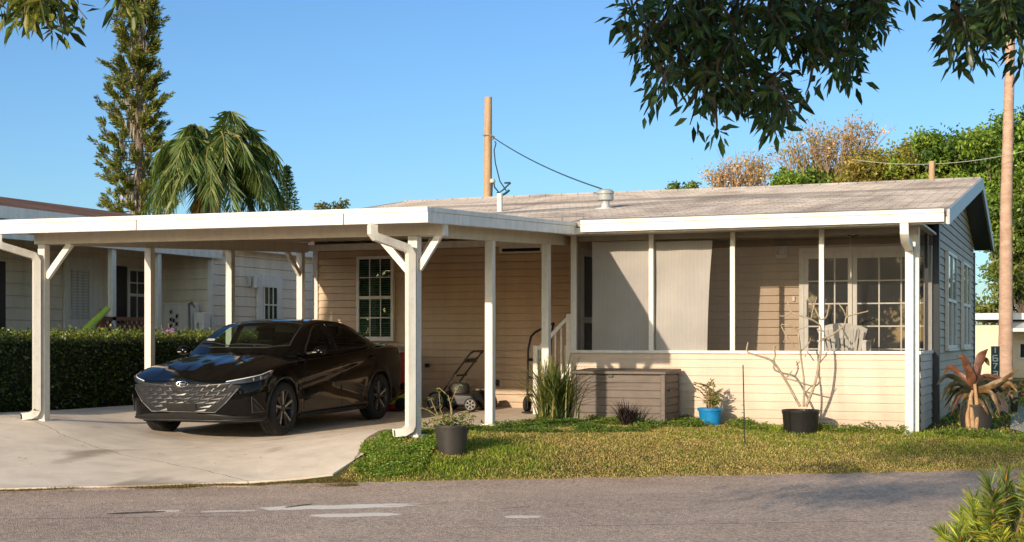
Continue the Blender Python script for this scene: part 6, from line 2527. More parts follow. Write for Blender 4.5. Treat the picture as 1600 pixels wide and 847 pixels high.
# ---- Cook pine
Dn = 46.0
bp = atD(216, 560, Dn)
ck = thing("column_pine", (bp.x, bp.y, gz(bp.x, bp.y)), "tall narrow columnar pine draped with grey moss at left", "pine tree")
sN = Dn / F
m = MB()
zt = atD(216, -4, Dn).z
m.tube([(bp.x, bp.y, 0), (bp.x + 0.05, bp.y, zt * 0.5), (bp.x + 0.0, bp.y, zt)], [0.22, 0.16, 0.05], 10)
parts, mparts = [], []
prof = [(345, 58), (300, 57), (262, 55), (235, 52), (205, 50), (180, 54), (165, 52), (140, 42), (115, 36), (95, 30), (70, 28), (45, 29), (20, 22), (5, 12), (-8, 4)]
py = 352.0
while py > -4:
    hw = np.interp(-py, [-p[0] for p in prof], [p[1] for p in prof]) * sN
    z = atD(216, py, Dn).z
    nb_ = 6
    a0 = random.uniform(0, 6.28)
    for k in range(nb_):
        a = a0 + 2 * PI * k / nb_ + random.uniform(-.3, .3)
        Lb = hw * random.uniform(0.5, 1.18)
        d = Vector((math.cos(a), math.sin(a), 0))
        p0 = Vector((bp.x, bp.y, z + random.uniform(-.1, .1)))
        p1 = p0 + d * Lb * 0.55 + Vector((0, 0, -0.08 * Lb))
        p2 = p0 + d * Lb + Vector((0, 0, 0.22 * Lb + 0.1))
        m.tube([p0, p1, p2], [0.025, 0.018, 0.01], 4, cap=False)
        # thick upturned ropes of needles along the outer part
        for q in range(4):
            s0 = random.uniform(0.5, 1.0)
            st = (p0.lerp(p1, s0 / 0.55) if s0 < 0.55 else p1.lerp(p2, (s0 - 0.55) / 0.45))
            dr = (d * 0.7 + Vector((random.uniform(-.6, .6), random.uniform(-.6, .6), random.uniform(0.35, 1.0)))).normalized()
            ln = random.uniform(0.26, 0.48)
            n = 60
            u = rng.random(n)
            c = np.array(st)[None, :] + np.array(dr)[None, :] * (u * ln)[:, None]
            rd = unit(np.cross(np.array(dr)[None, :], rng.normal(size=(n, 3))))
            V, Fq = diamonds(c + rd * 0.015, rd * 0.65 + np.array(dr) * 0.85, 0.15, 0.034, 0.0)
            shade_ = 0.75 + 0.5 * random.random()
            parts.append((V, Fq, rep(pal(n, [(0.13, 0.16, 0.03), (0.20, 0.21, 0.04), (0.08, 0.11, 0.03), (0.28, 0.25, 0.05)], 0.2) * shade_, 4)))
        if random.random() < 0.4:
            n = 26
            s0 = rng.random(n) * 0.55
            c = np.array(p0) + np.array(d) * (s0 * Lb)[:, None] + rng.normal(size=(n, 3)) * 0.05
            V, Fq = diamonds(c, np.tile([0, 0, -1.0], (n, 1)) + rng.normal(size=(n, 3)) * 0.12, 0.25 + 0.35 * rng.random(n), 0.05)
            mparts.append((V, Fq, rep(pal(n, [(0.36, 0.29, 0.21), (0.44, 0.36, 0.27)], 0.15), 4)))
    py -= 13.0 + random.uniform(-3, 3)
obj("trunk", m, M["bark"], ck, smooth=60)
V, Fq, Cc = merge(parts)
np_obj("crown", V, Fq, M["leaf"], Cc, parent=ck)
V, Fq, Cc = merge(mparts)
np_obj("hanging_moss", V, Fq, M["moss"], Cc, parent=ck, label="grey moss strands hanging from the branches")

# ---- small distant pine
Dn2 = 62.0
b = atD(448, 560, Dn2)
sp = thing("small_pine", (b.x, b.y, gz(b.x, b.y)), "small tiered distant pine right of the feather palm", "pine tree")
zt = atD(447, 262, Dn2).z
m = MB()
m.tube([(b.x, b.y, 0), (b.x, b.y, zt)], [0.14, 0.02], 8)
obj("trunk", m, M["bark"], sp)
parts = []
z = zt - 0.05
w_ = 0.06
while z > zt - 3.2:
    for k in range(6):
        a = k * PI / 3 + z * 3
        d = np.array([math.cos(a), math.sin(a), 0.35])
        n = 34
        u = rng.random(n)
        c = np.array([b.x, b.y, z]) + d * (u * w_)[:, None] + rng.normal(size=(n, 3)) * 0.03
        V, Fq = diamonds(c, d + rng.normal(size=(n, 3)) * 0.5, 0.16, 0.05)
        parts.append((V, Fq, rep(pal(n, [(0.03, 0.065, 0.025), (0.045, 0.085, 0.03)], 0.2), 4)))
    z -= 0.19
    w_ += 0.052
V, Fq, Cc = merge(parts)
np_obj("crown", V, Fq, M["leaf"], Cc, parent=sp)

# ---- feather palm
Dq = 40.0
b = atD(335, 560, Dq)
top = atD(338, 268, Dq)
qp = thing("feather_palm", (b.x, b.y, gz(b.x, b.y)), "drooping feather palm beside the tall columnar pine", "palm tree")
m = MB()
m.tube([(b.x, b.y, 0), (b.x + 0.03, b.y, top.z * 0.6), (top.x, top.y, top.z - 0.2), (top.x, top.y, top.z + 0.1)], [0.16, 0.13, 0.14, 0.10], 12)
for k in range(14):
    a = k * 2.4
    m.tube([(top.x + 0.1 * math.cos(a), top.y + 0.1 * math.sin(a), top.z - 0.75 + 0.05 * k), (top.x + 0.26 * math.cos(a), top.y + 0.26 * math.sin(a), top.z - 0.35 + 0.05 * k)], [0.05, 0.03], 6)
obj("trunk", m, M["palmbark"], qp, smooth=60)
parts, dead = [], []
stem = MB()
PALMC = [(0.12, 0.19, 0.05), (0.17, 0.24, 0.065), (0.08, 0.13, 0.045), (0.26, 0.29, 0.10)]
for k in range(36):
    a = k * 2.399 + 0.3
    up_ = random.random() ** 0.8
    frond(parts, (top.x, top.y, top.z + 0.05), a, 2.35 - 0.5 * up_ + 0.4 * random.random(), 0.2 + 1.45 * up_, 1.75 - 0.35 * up_ + random.uniform(-.3, .3), 0.026, 0.52, PALMC, 90, random.uniform(0.4, 0.75), stem)
for k in range(7):
    frond(parts, (top.x, top.y, top.z + 0.1), k * 2.399 + 0.9, 1.35 + 0.4 * random.random(), 1.75 + 0.25 * random.random(), 0.75 + 0.5 * random.random(), 0.026, 0.5, PALMC, 80, random.uniform(0.35, 0.6), stem)
for k, a in enumerate((3.5, 3.1)):
    frond(dead, (top.x, top.y, top.z - 0.1), a, 0.9, 0.15, 1.35, 0.045, 0.6, [(0.42, 0.29, 0.12), (0.5, 0.36, 0.16)], 50, 1.0, stem)
V, Fq, Cc = merge(parts)
np_obj("frond", V, Fq, M["leaf"], Cc, parent=qp, label="living green crown of drooping fronds")
V, Fq, Cc = merge(dead)
np_obj("dead_frond", V, Fq, M["leaf"], Cc, parent=qp, label="dry straw-coloured fronds hanging by the trunk")
obj("frond_stems", stem, plain("frond_stem", (0.24, 0.20, 0.06), 0.6), qp, smooth=60)

# ---- clipped hedge between the lots
HX0, HX1, HYa, HYb = -14.0, -12.62, 11.5, 24.0
hd = thing("hedge", (-13.3, 17, 0.15), "long clipped dark green hedge between the driveway and the neighbour", "hedge")
HT = atX(60, 513, -13.0).z - 0.17
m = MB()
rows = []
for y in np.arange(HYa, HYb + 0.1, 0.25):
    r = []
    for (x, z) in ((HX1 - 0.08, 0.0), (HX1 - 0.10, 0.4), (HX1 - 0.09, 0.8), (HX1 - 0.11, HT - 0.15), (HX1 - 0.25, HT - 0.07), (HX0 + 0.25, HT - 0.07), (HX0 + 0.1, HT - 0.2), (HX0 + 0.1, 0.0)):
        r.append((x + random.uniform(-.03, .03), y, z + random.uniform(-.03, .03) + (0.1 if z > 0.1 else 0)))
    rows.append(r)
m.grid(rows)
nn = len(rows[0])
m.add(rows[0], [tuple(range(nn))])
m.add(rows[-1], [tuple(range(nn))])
obj("shade_core", m, plain("hedge_shade", (0.010, 0.014, 0.006), 0.95, 0.5, 12), hd)  # solid near-black core stands for the shade inside the hedge
n1, n2 = 30000, 16000
P1 = np.stack([HX1 - 0.09 + rng.normal(size=n1) * 0.045, HYa + (HYb - HYa) * rng.random(n1), 0.1 + (HT - 0.02) * rng.random(n1)], 1)
D1 = np.tile([0.7, 0, 0.25], (n1, 1)) + rng.normal(size=(n1, 3)) * 0.6
P2 = np.stack([HX0 + (HX1 - HX0) * rng.random(n2), HYa + (HYb - HYa) * rng.random(n2), HT + 0.05 + rng.normal(size=n2) * 0.035], 1)
P2[:, 2] += 0.03 * np.sin(P2[:, 1] * 2.3) + 0.02 * np.sin(P2[:, 1] * 7.1)
D2 = np.tile([0, 0, 0.8], (n2, 1)) + rng.normal(size=(n2, 3)) * 0.7
n3 = 5000
P3 = np.stack([HX0 + (HX1 - HX0) * rng.random(n3), HYa + rng.normal(size=n3) * 0.05, 0.1 + HT * rng.random(n3)], 1)
D3 = np.tile([0, -0.7, 0.3], (n3, 1)) + rng.normal(size=(n3, 3)) * 0.6
P = np.concatenate([P1, P2, P3])
Dd = np.concatenate([D1, D2, D3])
Ls = 0.045 * (0.7 + 0.7 * rng.random(len(P)))
V, Fq = diamonds(P, Dd, Ls, Ls * 0.6)
Cc = pal(len(P), [(0.05, 0.085, 0.016), (0.075, 0.115, 0.02), (0.035, 0.06, 0.013)], 0.25)
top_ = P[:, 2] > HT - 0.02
Cc[top_] = pal(top_.sum(), [(0.20, 0.21, 0.035), (0.14, 0.17, 0.03), (0.10, 0.14, 0.025)], 0.2)  # sunlight on the hedge top put into the leaf colour
ns = 260
ys0 = HYa + (HYb - HYa) * rng.random(ns)
xs0 = HX0 + 0.2 + (HX1 - HX0 - 0.2) * rng.random(ns)
u = rng.random((ns, 14))
hS = 0.05 + 0.13 * rng.random(ns) ** 2
PS = np.stack([xs0[:, None] + rng.normal(size=(ns, 14)) * 0.015, ys0[:, None] + rng.normal(size=(ns, 14)) * 0.015, HT + 0.04 + u * hS[:, None]], 2).reshape(-1, 3)
VS, FS = diamonds(PS, rng.normal(size=PS.shape) + np.array([0, 0, 0.8]), 0.045, 0.024)
V, Fq, Cc = merge([(V, Fq, rep(Cc, 4)), (VS, FS, rep(pal(len(PS), [(0.22, 0.24, 0.04), (0.13, 0.17, 0.03)], 0.2), 4))])
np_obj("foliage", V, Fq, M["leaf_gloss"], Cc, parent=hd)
# purple flowers poking above the hedge
q = atX(262, 517, -13.2)
fl = thing("flowering_plant", (q.x, q.y, 0.15), "slim stem of purple flowers poking above the hedge", "flowers")
m = MB()
for dx, dz in ((0, 0.0), (0.02, 0.12), (-0.12, 0.10), (0.1, -0.02)):
    m.tube([(q.x, q.y, q.z - 0.5), (q.x + dx * 0.6, q.y, q.z - 0.1), (q.x + dx, q.y, q.z + dz)], 0.005, 5)
obj("stem", m, M["twig"], fl)
n = 70
P = np.array([q.x, q.y, q.z]) + np.array([[0, 0, 0], [0.06, 0, 0.0], [-0.05, 0, -0.03]])[rng.integers(0, 3, n)] + rng.normal(size=(n, 3)) * 0.02
V, Fq = diamonds(P, rng.normal(size=(n, 3)), 0.045, 0.035)
np_obj("flower", V, Fq, M["leaf"], rep(pal(n, [(0.45, 0.22, 0.5), (0.55, 0.32, 0.6)], 0.1), 4), parent=fl)

# ------------------------------------------------------------------ pots and plants
def pot(mb, x, y, z, r0, r1, h, rim=0.03):
    mb.lathe([(0.001, 0.004), (r0, 0.0), (r0 + (r1 - r0) * 0.25, h * 0.2), (r0 + (r1 - r0) * 0.85, h * 0.78), (r1, h - rim), (r1 + 0.012, h - rim), (r1 + 0.014, h - 0.004), (r1 + 0.006, h), (r1 - 0.012, h - 0.002), (r1 - 0.02, h - 0.05), (r1 - 0.03, h - 0.10)], (x, y, z), 40)


def soil_disc(mb, x, y, z, r):
    rows = []
    for rr in (0.001, 0.35, 0.7, 1.0):
        rows.append([(x + r * rr * math.cos(a), y + r * rr * math.sin(a), z + random.uniform(-.008, .012)) for a in np.linspace(0, 2 * PI, 25)[:-1]])
        rows[-1].append(rows[-1][0])
    mb.grid(rows[::-1])


def atG(px, py):
    z = 0.0
    for k in range(30):
        p = atZ(px, py, z)
        z = 0.5 * z + 0.5 * gz(p.x, p.y)
    return atZ(px, py, z)


# charcoal pot by the driveway with a scraggly shrub
c = atG(705, 712)
c += Vector((-SN, CS, 0)) * 0.12
zg = gz(c.x, c.y)
cp1 = thing("potted_shrub", (c.x, c.y, zg), "charcoal pot with a scraggly thin-leaved shrub at the driveway's edge", "potted plant")
m = MB()
pot(m, c.x, c.y, zg - 0.015, 0.135, 0.175, 0.30)
obj("pot", m, M["charcoal"], cp1, smooth=40)
m = MB()
soil_disc(m, c.x, c.y, zg + 0.25, 0.155)
obj("soil", m, M["dirt"], cp1)
dcam = c.x * -SN + c.y * CS
m = MB()
lp, ld = [], []
def stem_px(mb, pts, r0, r1, d, leaves_at=True, seg=6, jitter=0.06):
    P = [atD(x, y, d + random.uniform(-jitter, jitter)) for x, y in pts]
    mb.tube(P, list(np.linspace(r0, r1, len(P))), seg)
    return P
for pts in ([(703, 672), (690, 655), (668, 640), (652, 636)], [(700, 672), (684, 648), (672, 622)], [(704, 672), (706, 640), (700, 618), (686, 606)], [(710, 672), (726, 652), (733, 640)],
            [(706, 672), (704, 630), (712, 612), (718, 600)], [(712, 672), (735, 660), (742, 648)], [(698, 672), (668, 668), (660, 660)], [(703, 672), (688, 640), (686, 612)], [(700, 672), (676, 660), (662, 664), (656, 672)], [(706, 668), (692, 678), (684, 684)]):
    P = stem_px(m, pts, 0.007, 0.003, dcam - 0.05)
    for k in range(26):
        i = random.randrange(1, len(P))
        q = P[i - 1].lerp(P[i], random.random())
        lp.append(q)
        ld.append((random.uniform(-1, 1), random.uniform(-1, 1), random.uniform(-.3, .8)))
obj("stem", m, M["twig"], cp1, smooth=60)
n = 260
lp = np.concatenate([np.array(lp), np.array([c.x, c.y, zg + 0.32]) + rng.normal(size=(n, 3)) * np.array([0.11, 0.09, 0.035])])
ld = np.concatenate([np.array(ld), rng.normal(size=(n, 3)) + np.array([0, 0, 0.5])])
V, Fq = leaves(lp, ld, 0.022 + 0.03 * rng.random(len(lp)), 0.017, 0.1)
np_obj("foliage", V, Fq, M["leaf"], rep(pal(len(lp), [(0.16, 0.21, 0.03), (0.09, 0.14, 0.025), (0.25, 0.24, 0.04), (0.06, 0.09, 0.02)], 0.2), 6), parent=cp1)

# blue pot with a feathery yellow-green shrub
c = Vector((atY(1110, 640, 17.98).x, 17.98, 0))
zg = gz(c.x, c.y)
bp_ = thing("potted_shrub", (c.x, c.y, zg), "bright blue pot with a feathery yellow-green shrub", "potted plant")
m = MB()
pot(m, c.x, c.y, zg - 0.01, 0.125, 0.155, 0.235, 0.035)
obj("pot", m, M["blue"], bp_, smooth=40)
m = MB()
soil_disc(m, c.x, c.y, zg + 0.19, 0.135)
obj("soil", m, M["dirt"], bp_)
m = MB()
lp, ld = [], []
for k in range(26):
    a = random.uniform(0, 6.28)
    z0 = zg + 0.2 + random.random() * 0.28
    r = random.uniform(0.10, 0.26) * (1.15 - (z0 - zg - 0.2) / 0.7)
    p0 = Vector((c.x + random.uniform(-.05, .05), c.y + random.uniform(-.05, .05), z0))
    p1 = p0 + Vector((math.cos(a) * r, math.sin(a) * r * 0.7, 0.06 + random.random() * 0.07))
    m.tube([(p0.x, p0.y, zg + 0.18), p0, p0.lerp(p1, 0.6) + Vector((0, 0, 0.02)), p1], [0.006, 0.005, 0.003, 0.002], 5, cap=False)
    for j in range(22):
        s = random.random()
        q = p0.lerp(p1, s) + Vector((0, 0, 0.02 * math.sin(s * 3)))
        sd = (p1 - p0).normalized().cross(Vector((0, 0, 1))) * random.choice((-1, 1))
        lp.append(q)
        ld.append(tuple(sd * 0.9 + (p1 - p0).normalized() * 0.5 + Vector((0, 0, random.uniform(-.1, .25)))))
obj("stem", m, M["twig"], bp_)
V, Fq = leaves(np.array(lp), np.array(ld), 0.05 + 0.035 * rng.random(len(lp)), 0.014, 0.15)
np_obj("foliage", V, Fq, M["leaf"], rep(pal(len(lp), [(0.30, 0.30, 0.03), (0.20, 0.23, 0.03), (0.12, 0.16, 0.03), (0.38, 0.34, 0.05)], 0.15), 6), parent=bp_)

# bare frangipani in a black nursery pot
c = Vector((atY(1251, 650, 17.78).x, 17.78, 0))
zg = gz(c.x, c.y)
pl = thing("potted_frangipani", (c.x, c.y, zg), "leafless forked frangipani in a black pot before the screens", "potted plant")
m = MB()
m.lathe([(0.001, 0.002), (0.195, 0.0), (0.205, 0.05), (0.21, 0.06), (0.225, 0.24), (0.232, 0.25), (0.236, 0.29), (0.228, 0.295), (0.22, 0.25), (0.21, 0.22)], (c.x, c.y, zg - 0.01), 40)
obj("pot", m, M["black"], pl, smooth=40)
m = MB()
soil_disc(m, c.x, c.y, zg + 0.24, 0.212)
obj("soil", m, M["dirt"], pl)
dcam = c.x * -SN + c.y * CS
m = MB()
def Z4(*pts):
    return [(1140 + x / 4.032, 350 + y / 4.032) for x, y in pts]
def Z2(*pts):
    return [(1160 + x / 5.293, 520 + y / 5.293) for x, y in pts]
for pts, r0, r1 in ((Z2((478, 612), (350, 380), (245, 235), (130, 190), (40, 155), (45, 85)), 0.021, 0.012), (Z2((250, 235), (272, 190), (265, 140), (255, 105)), 0.014, 0.011), (Z2((263, 140), (275, 105)), 0.011, 0.010),
                    (Z2((355, 380), (408, 322)), 0.012, 0.010), (Z2((360, 378), (450, 400), (575, 440), (620, 430), (648, 375)), 0.013, 0.010),
                    (Z2((505, 612), (512, 430), (492, 260), (478, 150), (462, 0)), 0.019, 0.013), (Z2((525, 612), (600, 420), (640, 210), (648, 100), (650, 0)), 0.024, 0.018),
                    (Z4((575, 700), (570, 640), (510, 600), (390, 555), (365, 490)), 0.016, 0.011), (Z4((392, 556), (345, 580), (297, 577)), 0.012, 0.011), (Z4((572, 605), (530, 520), (495, 470)), 0.014, 0.011),
                    (Z4((515, 600), (520, 560), (548, 465)), 0.011, 0.009), (Z4((574, 605), (610, 585), (627, 510)), 0.013, 0.011), (Z4((575, 730), (640, 700), (720, 640), (735, 590), (780, 572), (870, 550)), 0.016, 0.010),
                    (Z4((735, 588), (715, 540), (685, 500)), 0.012, 0.010), (Z4((737, 585), (740, 525)), 0.011, 0.009), (Z4((450, 830), (430, 680), (380, 640), (330, 633)), 0.013, 0.009), (Z4((412, 775), (355, 700), (325, 640)), 0.011, 0.009),
                    (Z4((350, 735), (340, 742)), 0.009, 0.008), (Z4((432, 665), (485, 648)), 0.010, 0.008), (Z4((450, 800), (500, 750), (508, 728)), 0.011, 0.009)):
    P = []
    for k, (x, y) in enumerate(pts):
        P.append(atD(x, y, dcam + 0.03 * math.sin(k * 1.7 + pts[0][0]) if k else dcam + 0.02))
    # rounded bends
    P = [Vector(q) for q in crom([tuple(p) for p in P], 4)]
    r0, r1 = r0 * 0.8, r1 * 0.72
    m.tube(P, list(np.linspace(r0, r1, len(P))), 8)
    m.lathe([(r1, 0.0), (r1 * 1.1, 0.004), (r1 * 0.8, 0.014), (0.001, 0.018)], tuple(P[-1] - Vector((0, 0, 0.004))), 8)
obj("branches", m, M["stem"], pl, smooth=60)

# tall fountain-grass clump beside the steps
c = Vector((atY(868, 655, 17.55).x, 17.55, 0))
zg = gz(c.x, c.y)
n = 700
fg = thing("tall_grass_clump", (c.x, c.y, zg), "tall arching lemongrass clump left of the storage box", "grass clump")
a = rng.random(n) * 2 * PI
tilt = np.abs(rng.normal(size=n)) * 0.25 + 0.02
Lb = 0.35 + 0.62 * rng.random(n) ** 0.7
P0 = np.stack([c.x + rng.normal(size=n) * 0.10, c.y + rng.normal(size=n) * 0.08, np.full(n, zg - 0.02)], 1)
V, Fl, Cl = [], [], []
hdir = np.stack([np.cos(a), np.sin(a) * 0.7, np.zeros(n)], 1)
sd = np.stack([-np.sin(a), np.cos(a), np.zeros(n)], 1)
ks = 7
for k in range(ks):
    s = k / (ks - 1)
    out = tilt * s + (tilt * 1.5) * s ** 2.6
    upz = s - 0.42 * (tilt * 2.0) * s ** 3
    cen = P0 + hdir * (Lb * out)[:, None] + np.array([0, 0, 1.0]) * (Lb * upz)[:, None]
    wv = 0.009 * (1 - s) ** 0.6 + 0.001
    V.append(cen + sd * wv)
    V.append(cen - sd * wv)
V = np.stack(V, 1)
b = np.arange(n)[:, None] * (2 * ks)
Fq = np.concatenate([b + np.array([[2 * k, 2 * k + 1, 2 * k + 3, 2 * k + 2]]) for k in range(ks - 1)])
Cc = pal(n, [(0.13, 0.17, 0.03), (0.08, 0.13, 0.025), (0.26, 0.25, 0.07), (0.05, 0.09, 0.02), (0.34, 0.29, 0.13)], 0.2)
np_obj("blades", V.reshape(-1, 3), Fq, M["leaf"], rep(Cc, 2 * ks), parent=fg)
# dark spiky tuft in the shade before the box
c = Vector((atY(978, 660, 17.25).x, 17.25, 0))
zg = gz(c.x, c.y)
n = 120
sk = thing("spiky_tuft", (c.x, c.y, zg), "dark purple-black spiky tuft growing before the storage box", "plant")
a = rng.random(n) * 2 * PI
tl = 0.15 + 0.55 * rng.random(n)
V, P0 = [], np.stack([c.x + rng.normal(size=n) * 0.03, c.y + rng.normal(size=n) * 0.03, np.full(n, zg - 0.02)], 1)
hdir = np.stack([np.cos(a), np.sin(a) * 0.6, np.zeros(n)], 1)
sd = np.stack([-np.sin(a), np.cos(a), np.zeros(n)], 1)
Lb = 0.22 + 0.2 * rng.random(n)
for k in range(5):
    s = k / 4
    cen = P0 + hdir * (Lb * tl * (s + 0.5 * s * s))[:, None] + np.array([0, 0, 1.0]) * (Lb * (s - 0.5 * tl * s ** 2.5))[:, None]
    wv = 0.008 * (1 - s) ** 0.6 + 0.001
    V += [cen + sd * wv, cen - sd * wv]
V = np.stack(V, 1)
b = np.arange(n)[:, None] * 10
Fq = np.concatenate([b + np.array([[2 * k, 2 * k + 1, 2 * k + 3, 2 * k + 2]]) for k in range(4)])
np_obj("blades", V.reshape(-1, 3), Fq, M["attr"], rep(pal(n, [(0.020, 0.013, 0.014), (0.03, 0.022, 0.018), (0.05, 0.03, 0.022)], 0.2), 10), parent=sk)

# ti plant with broad bronze leaves at the gable corner
c = Vector((atY(1522, 660, 19.2).x, 19.2, 0))
zg = gz(c.x, c.y)
ti = thing("potted_ti_plant", (c.x, c.y, zg), "bronze broad-leaved ti plant in a dark pot by the gable corner", "potted plant")
m = MB()
pot(m, c.x + 0.02, c.y, zg - 0.01, 0.17, 0.23, 0.34)
obj("pot", m, M["charcoal"], ti, smooth=40)
m = MB()
soil_disc(m, c.x + 0.02, c.y, zg + 0.29, 0.2)
obj("soil", m, M["dirt"], ti)
dcam = c.x * -SN + c.y * CS
m = MB()
for pts in ([(1514, 672), (1511, 650), (1513, 630), (1520, 610)], [(1524, 672), (1527, 650), (1526, 628), (1523, 600)], [(1520, 668), (1518, 640), (1516, 618)]):
    m.tube([atD(x, y, dcam - 0.18) for x, y in pts], [0.034, 0.03, 0.026, 0.02][:len(pts)], 9)
obj("stem", m, plain("tan_cane", (0.42, 0.25, 0.13), 0.8, 0.3, 20, bump=0.4), ti, smooth=60)


def strap_leaf(mb, pts, w, d, cols=None):
    """broad arching leaf through photo points"""
    w *= 0.8
    P = [Vector(q) for q in crom([tuple(atD(x, y, d + dd)) for x, y, dd in pts], 5)]
    rows = []
    nP = len(P)
    for i, p in enumerate(P):
        s = i / (nP - 1)
        t = (P[min(i + 1, nP - 1)] - P[max(i - 1, 0)]).normalized()
        view = Vector((SN * -1, CS, 0.25)).normalized()
        sd = t.cross(view).normalized()
        up_ = sd.cross(t).normalized()
        ww = w * 1.15 * (s + 0.03) ** 0.55 * (1.001 - s) ** 0.75 * (1 + 0.12 * math.sin(s * 14 + pts[0][0] + pts[-1][1])) + 0.002
        q1, q2 = 0.35 + 0.3 * math.sin(s * 9 + pts[-1][0]), 0.45 + 0.3 * math.sin(s * 7 + pts[-1][1])
        rows.append([p - sd * ww + up_ * ww * q1, p, p + sd * ww + up_ * ww * q2])
    mb.grid(rows)


tm = [MB(), MB(), MB()]
LV_ = [
    (0, [(1520, 606, 0), (1528, 580, .05), (1533, 558, .1), (1544, 545, .05)], 0.15), (0, [(1519, 606, 0), (1518, 590, -.05), (1510, 570, -.1), (1503, 552, -.15)], 0.13),
    (2, [(1524, 608, 0), (1545, 605, -.1), (1568, 594, -.15), (1592, 576, -.2)], 0.10), (2, [(1524, 610, 0), (1550, 602, -.05), (1575, 598, -.1), (1590, 612, -.15)], 0.08),
    (1, [(1518, 608, 0), (1495, 592, -.05), (1478, 588, -.1), (1464, 602, -.15)], 0.08), (1, [(1518, 610, 0), (1498, 600, -.1), (1480, 606, -.15), (1470, 628, -.2)], 0.075),
    (0, [(1520, 604, 0), (1514, 578, .1), (1508, 562, .1), (1496, 556, .12)], 0.10), (1, [(1522, 612, 0), (1505, 612, -.15), (1492, 622, -.2), (1484, 644, -.22)], 0.07),
    (2, [(1524, 612, 0), (1545, 612, -.15), (1556, 626, -.2), (1562, 650, -.2)], 0.07), (1, [(1524, 614, 0), (1540, 622, -.2), (1548, 640, -.25), (1552, 652, -.25)], 0.06),
    (2, [(1522, 602, 0), (1530, 570, .15), (1540, 562, .2), (1546, 572, .2)], 0.10), (0, [(1521, 604, 0), (1500, 584, .1), (1484, 574, .1), (1474, 584, .1)], 0.09),
    (1, [(1519, 618, 0), (1508, 626, -.2), (1502, 640, -.25), (1500, 656, -.25)], 0.06), (2, [(1523, 618, 0), (1536, 632, -.2), (1545, 648, -.2)], 0.05),
    (0, [(1522, 600, 0), (1540, 588, .15), (1566, 596, .2), (1580, 620, .2)], 0.08), (1, [(1520, 608, 0), (1490, 610, .1), (1476, 626, .1)], 0.07)]
for q in range(22):
    a = random.uniform(0, 6.28)
    ex, ey = 1521 + 52 * math.cos(a), 612 - 34 * math.sin(a) + 12
    LV_.append((q % 3, [(1521, 608, 0.05), ((1521 + ex) / 2, (608 + ey) / 2 - 14, 0.12), (ex, ey, 0.2 * random.uniform(-1, 1))], 0.06))
for k, pts, w_ in LV_:
    strap_leaf(tm[k], pts, w_, dcam - 0.1)
for mb_, nm, col_, lb in ((tm[0], "leaf", (0.15, 0.058, 0.03), "bronze-pink upper leaves"), (tm[1], "leaf", (0.03, 0.03, 0.014), "dark green-bronze leaves"), (tm[2], "leaf", (0.15, 0.085, 0.032), "tan drying leaves")):
    t_ = NT("ti_leaf")
    cc = t_.ramp(t_.noise(14, 5, 0.7), [(0.3, lerp3(col_, 0.4)), (0.5, col_), (0.72, (col_[0] * 1.6, col_[1] * 1.7, col_[2] * 1.5))])
    obj(nm, mb_, t_.done(t_.bsdf(cc, 0.45, bump=t_.noise(60, 4), bstr=0.4)), ti, smooth=60, label=lb)
# dark planters beyond it
for k, (xa, xb, yt, yb, Y, lb) in enumerate(((1556, 1578, 616, 662, 21.5, "black square planter behind the ti plant"), (1578, 1592, 611, 664, 22.3, "dark planter furthest right beside the path"))):
    a, b = atY(xa, yt, Y), atY(xb, yb, Y)
    m = MB()
    g_ = gz(a.x, Y)
    m.hexa([(a.x + .02, Y + .02, g_), (b.x - .02, Y + .02, g_), (b.x - .02, Y + .24, g_), (a.x + .02, Y + .24, g_)], [(a.x, Y, a.z), (b.x, Y, a.z), (b.x, Y + 0.26, a.z), (a.x, Y + 0.26, a.z)])
    o = thing("planter", (a.x, Y, g_), lb, "planter")
    obj("planter_box", m, M["black"], o, bevel=0.01)
    n = 90
    P = np.array([(a.x + b.x) / 2, Y + 0.13, a.z]) + rng.normal(size=(n, 3)) * np.array([0.09, 0.06, 0.05])
    V, Fq = leaves(P, rng.normal(size=(n, 3)) + np.array([0, 0, 0.6]), 0.12, 0.04, 0.3)
    np_obj("foliage", V, Fq, M["leaf"], rep(pal(n, [(0.06, 0.09, 0.02), (0.2, 0.13, 0.05)], 0.2), 6), parent=o)
# dark leafless plants inside the porch beside the chair
c = atY(1350, 545, 19.4)
dk = thing("porch_plant", (c.x, 19.4, 0.55), "dark straggly plant beside the white chair on the porch", "plant")
m = MB()
pot(m, c.x, 19.4, 0.55, 0.13, 0.18, 0.3)
obj("pot", m, M["black"], dk, smooth=40)
m = MB()
for pts in ([(1350, 548), (1352, 530), (1340, 512)], [(1350, 548), (1358, 525), (1384, 512)], [(1350, 548), (1356, 520), (1362, 502)], [(1348, 548), (1362, 535), (1372, 528)], [(1348, 546), (1330, 530), (1322, 505)]):
    m.tube([atD(x, y, 19.75) for x, y in pts], [0.018, 0.013, 0.008], 6)
obj("branches", m, M["black"], dk, smooth=60)
n = 110
P = np.array(atD(1358, 530, 19.75)) + rng.normal(size=(n, 3)) * np.array([0.16, 0.08, 0.10])
V, Fq = leaves(P, rng.normal(size=(n, 3)), 0.1, 0.03, 0.2)
np_obj("foliage", V, Fq, M["attr"], rep(pal(n, [(0.02, 0.022, 0.014), (0.035, 0.03, 0.02)], 0.2), 6), parent=dk)
# low weed tuft at the porch corner etc. belongs to the ground cover below

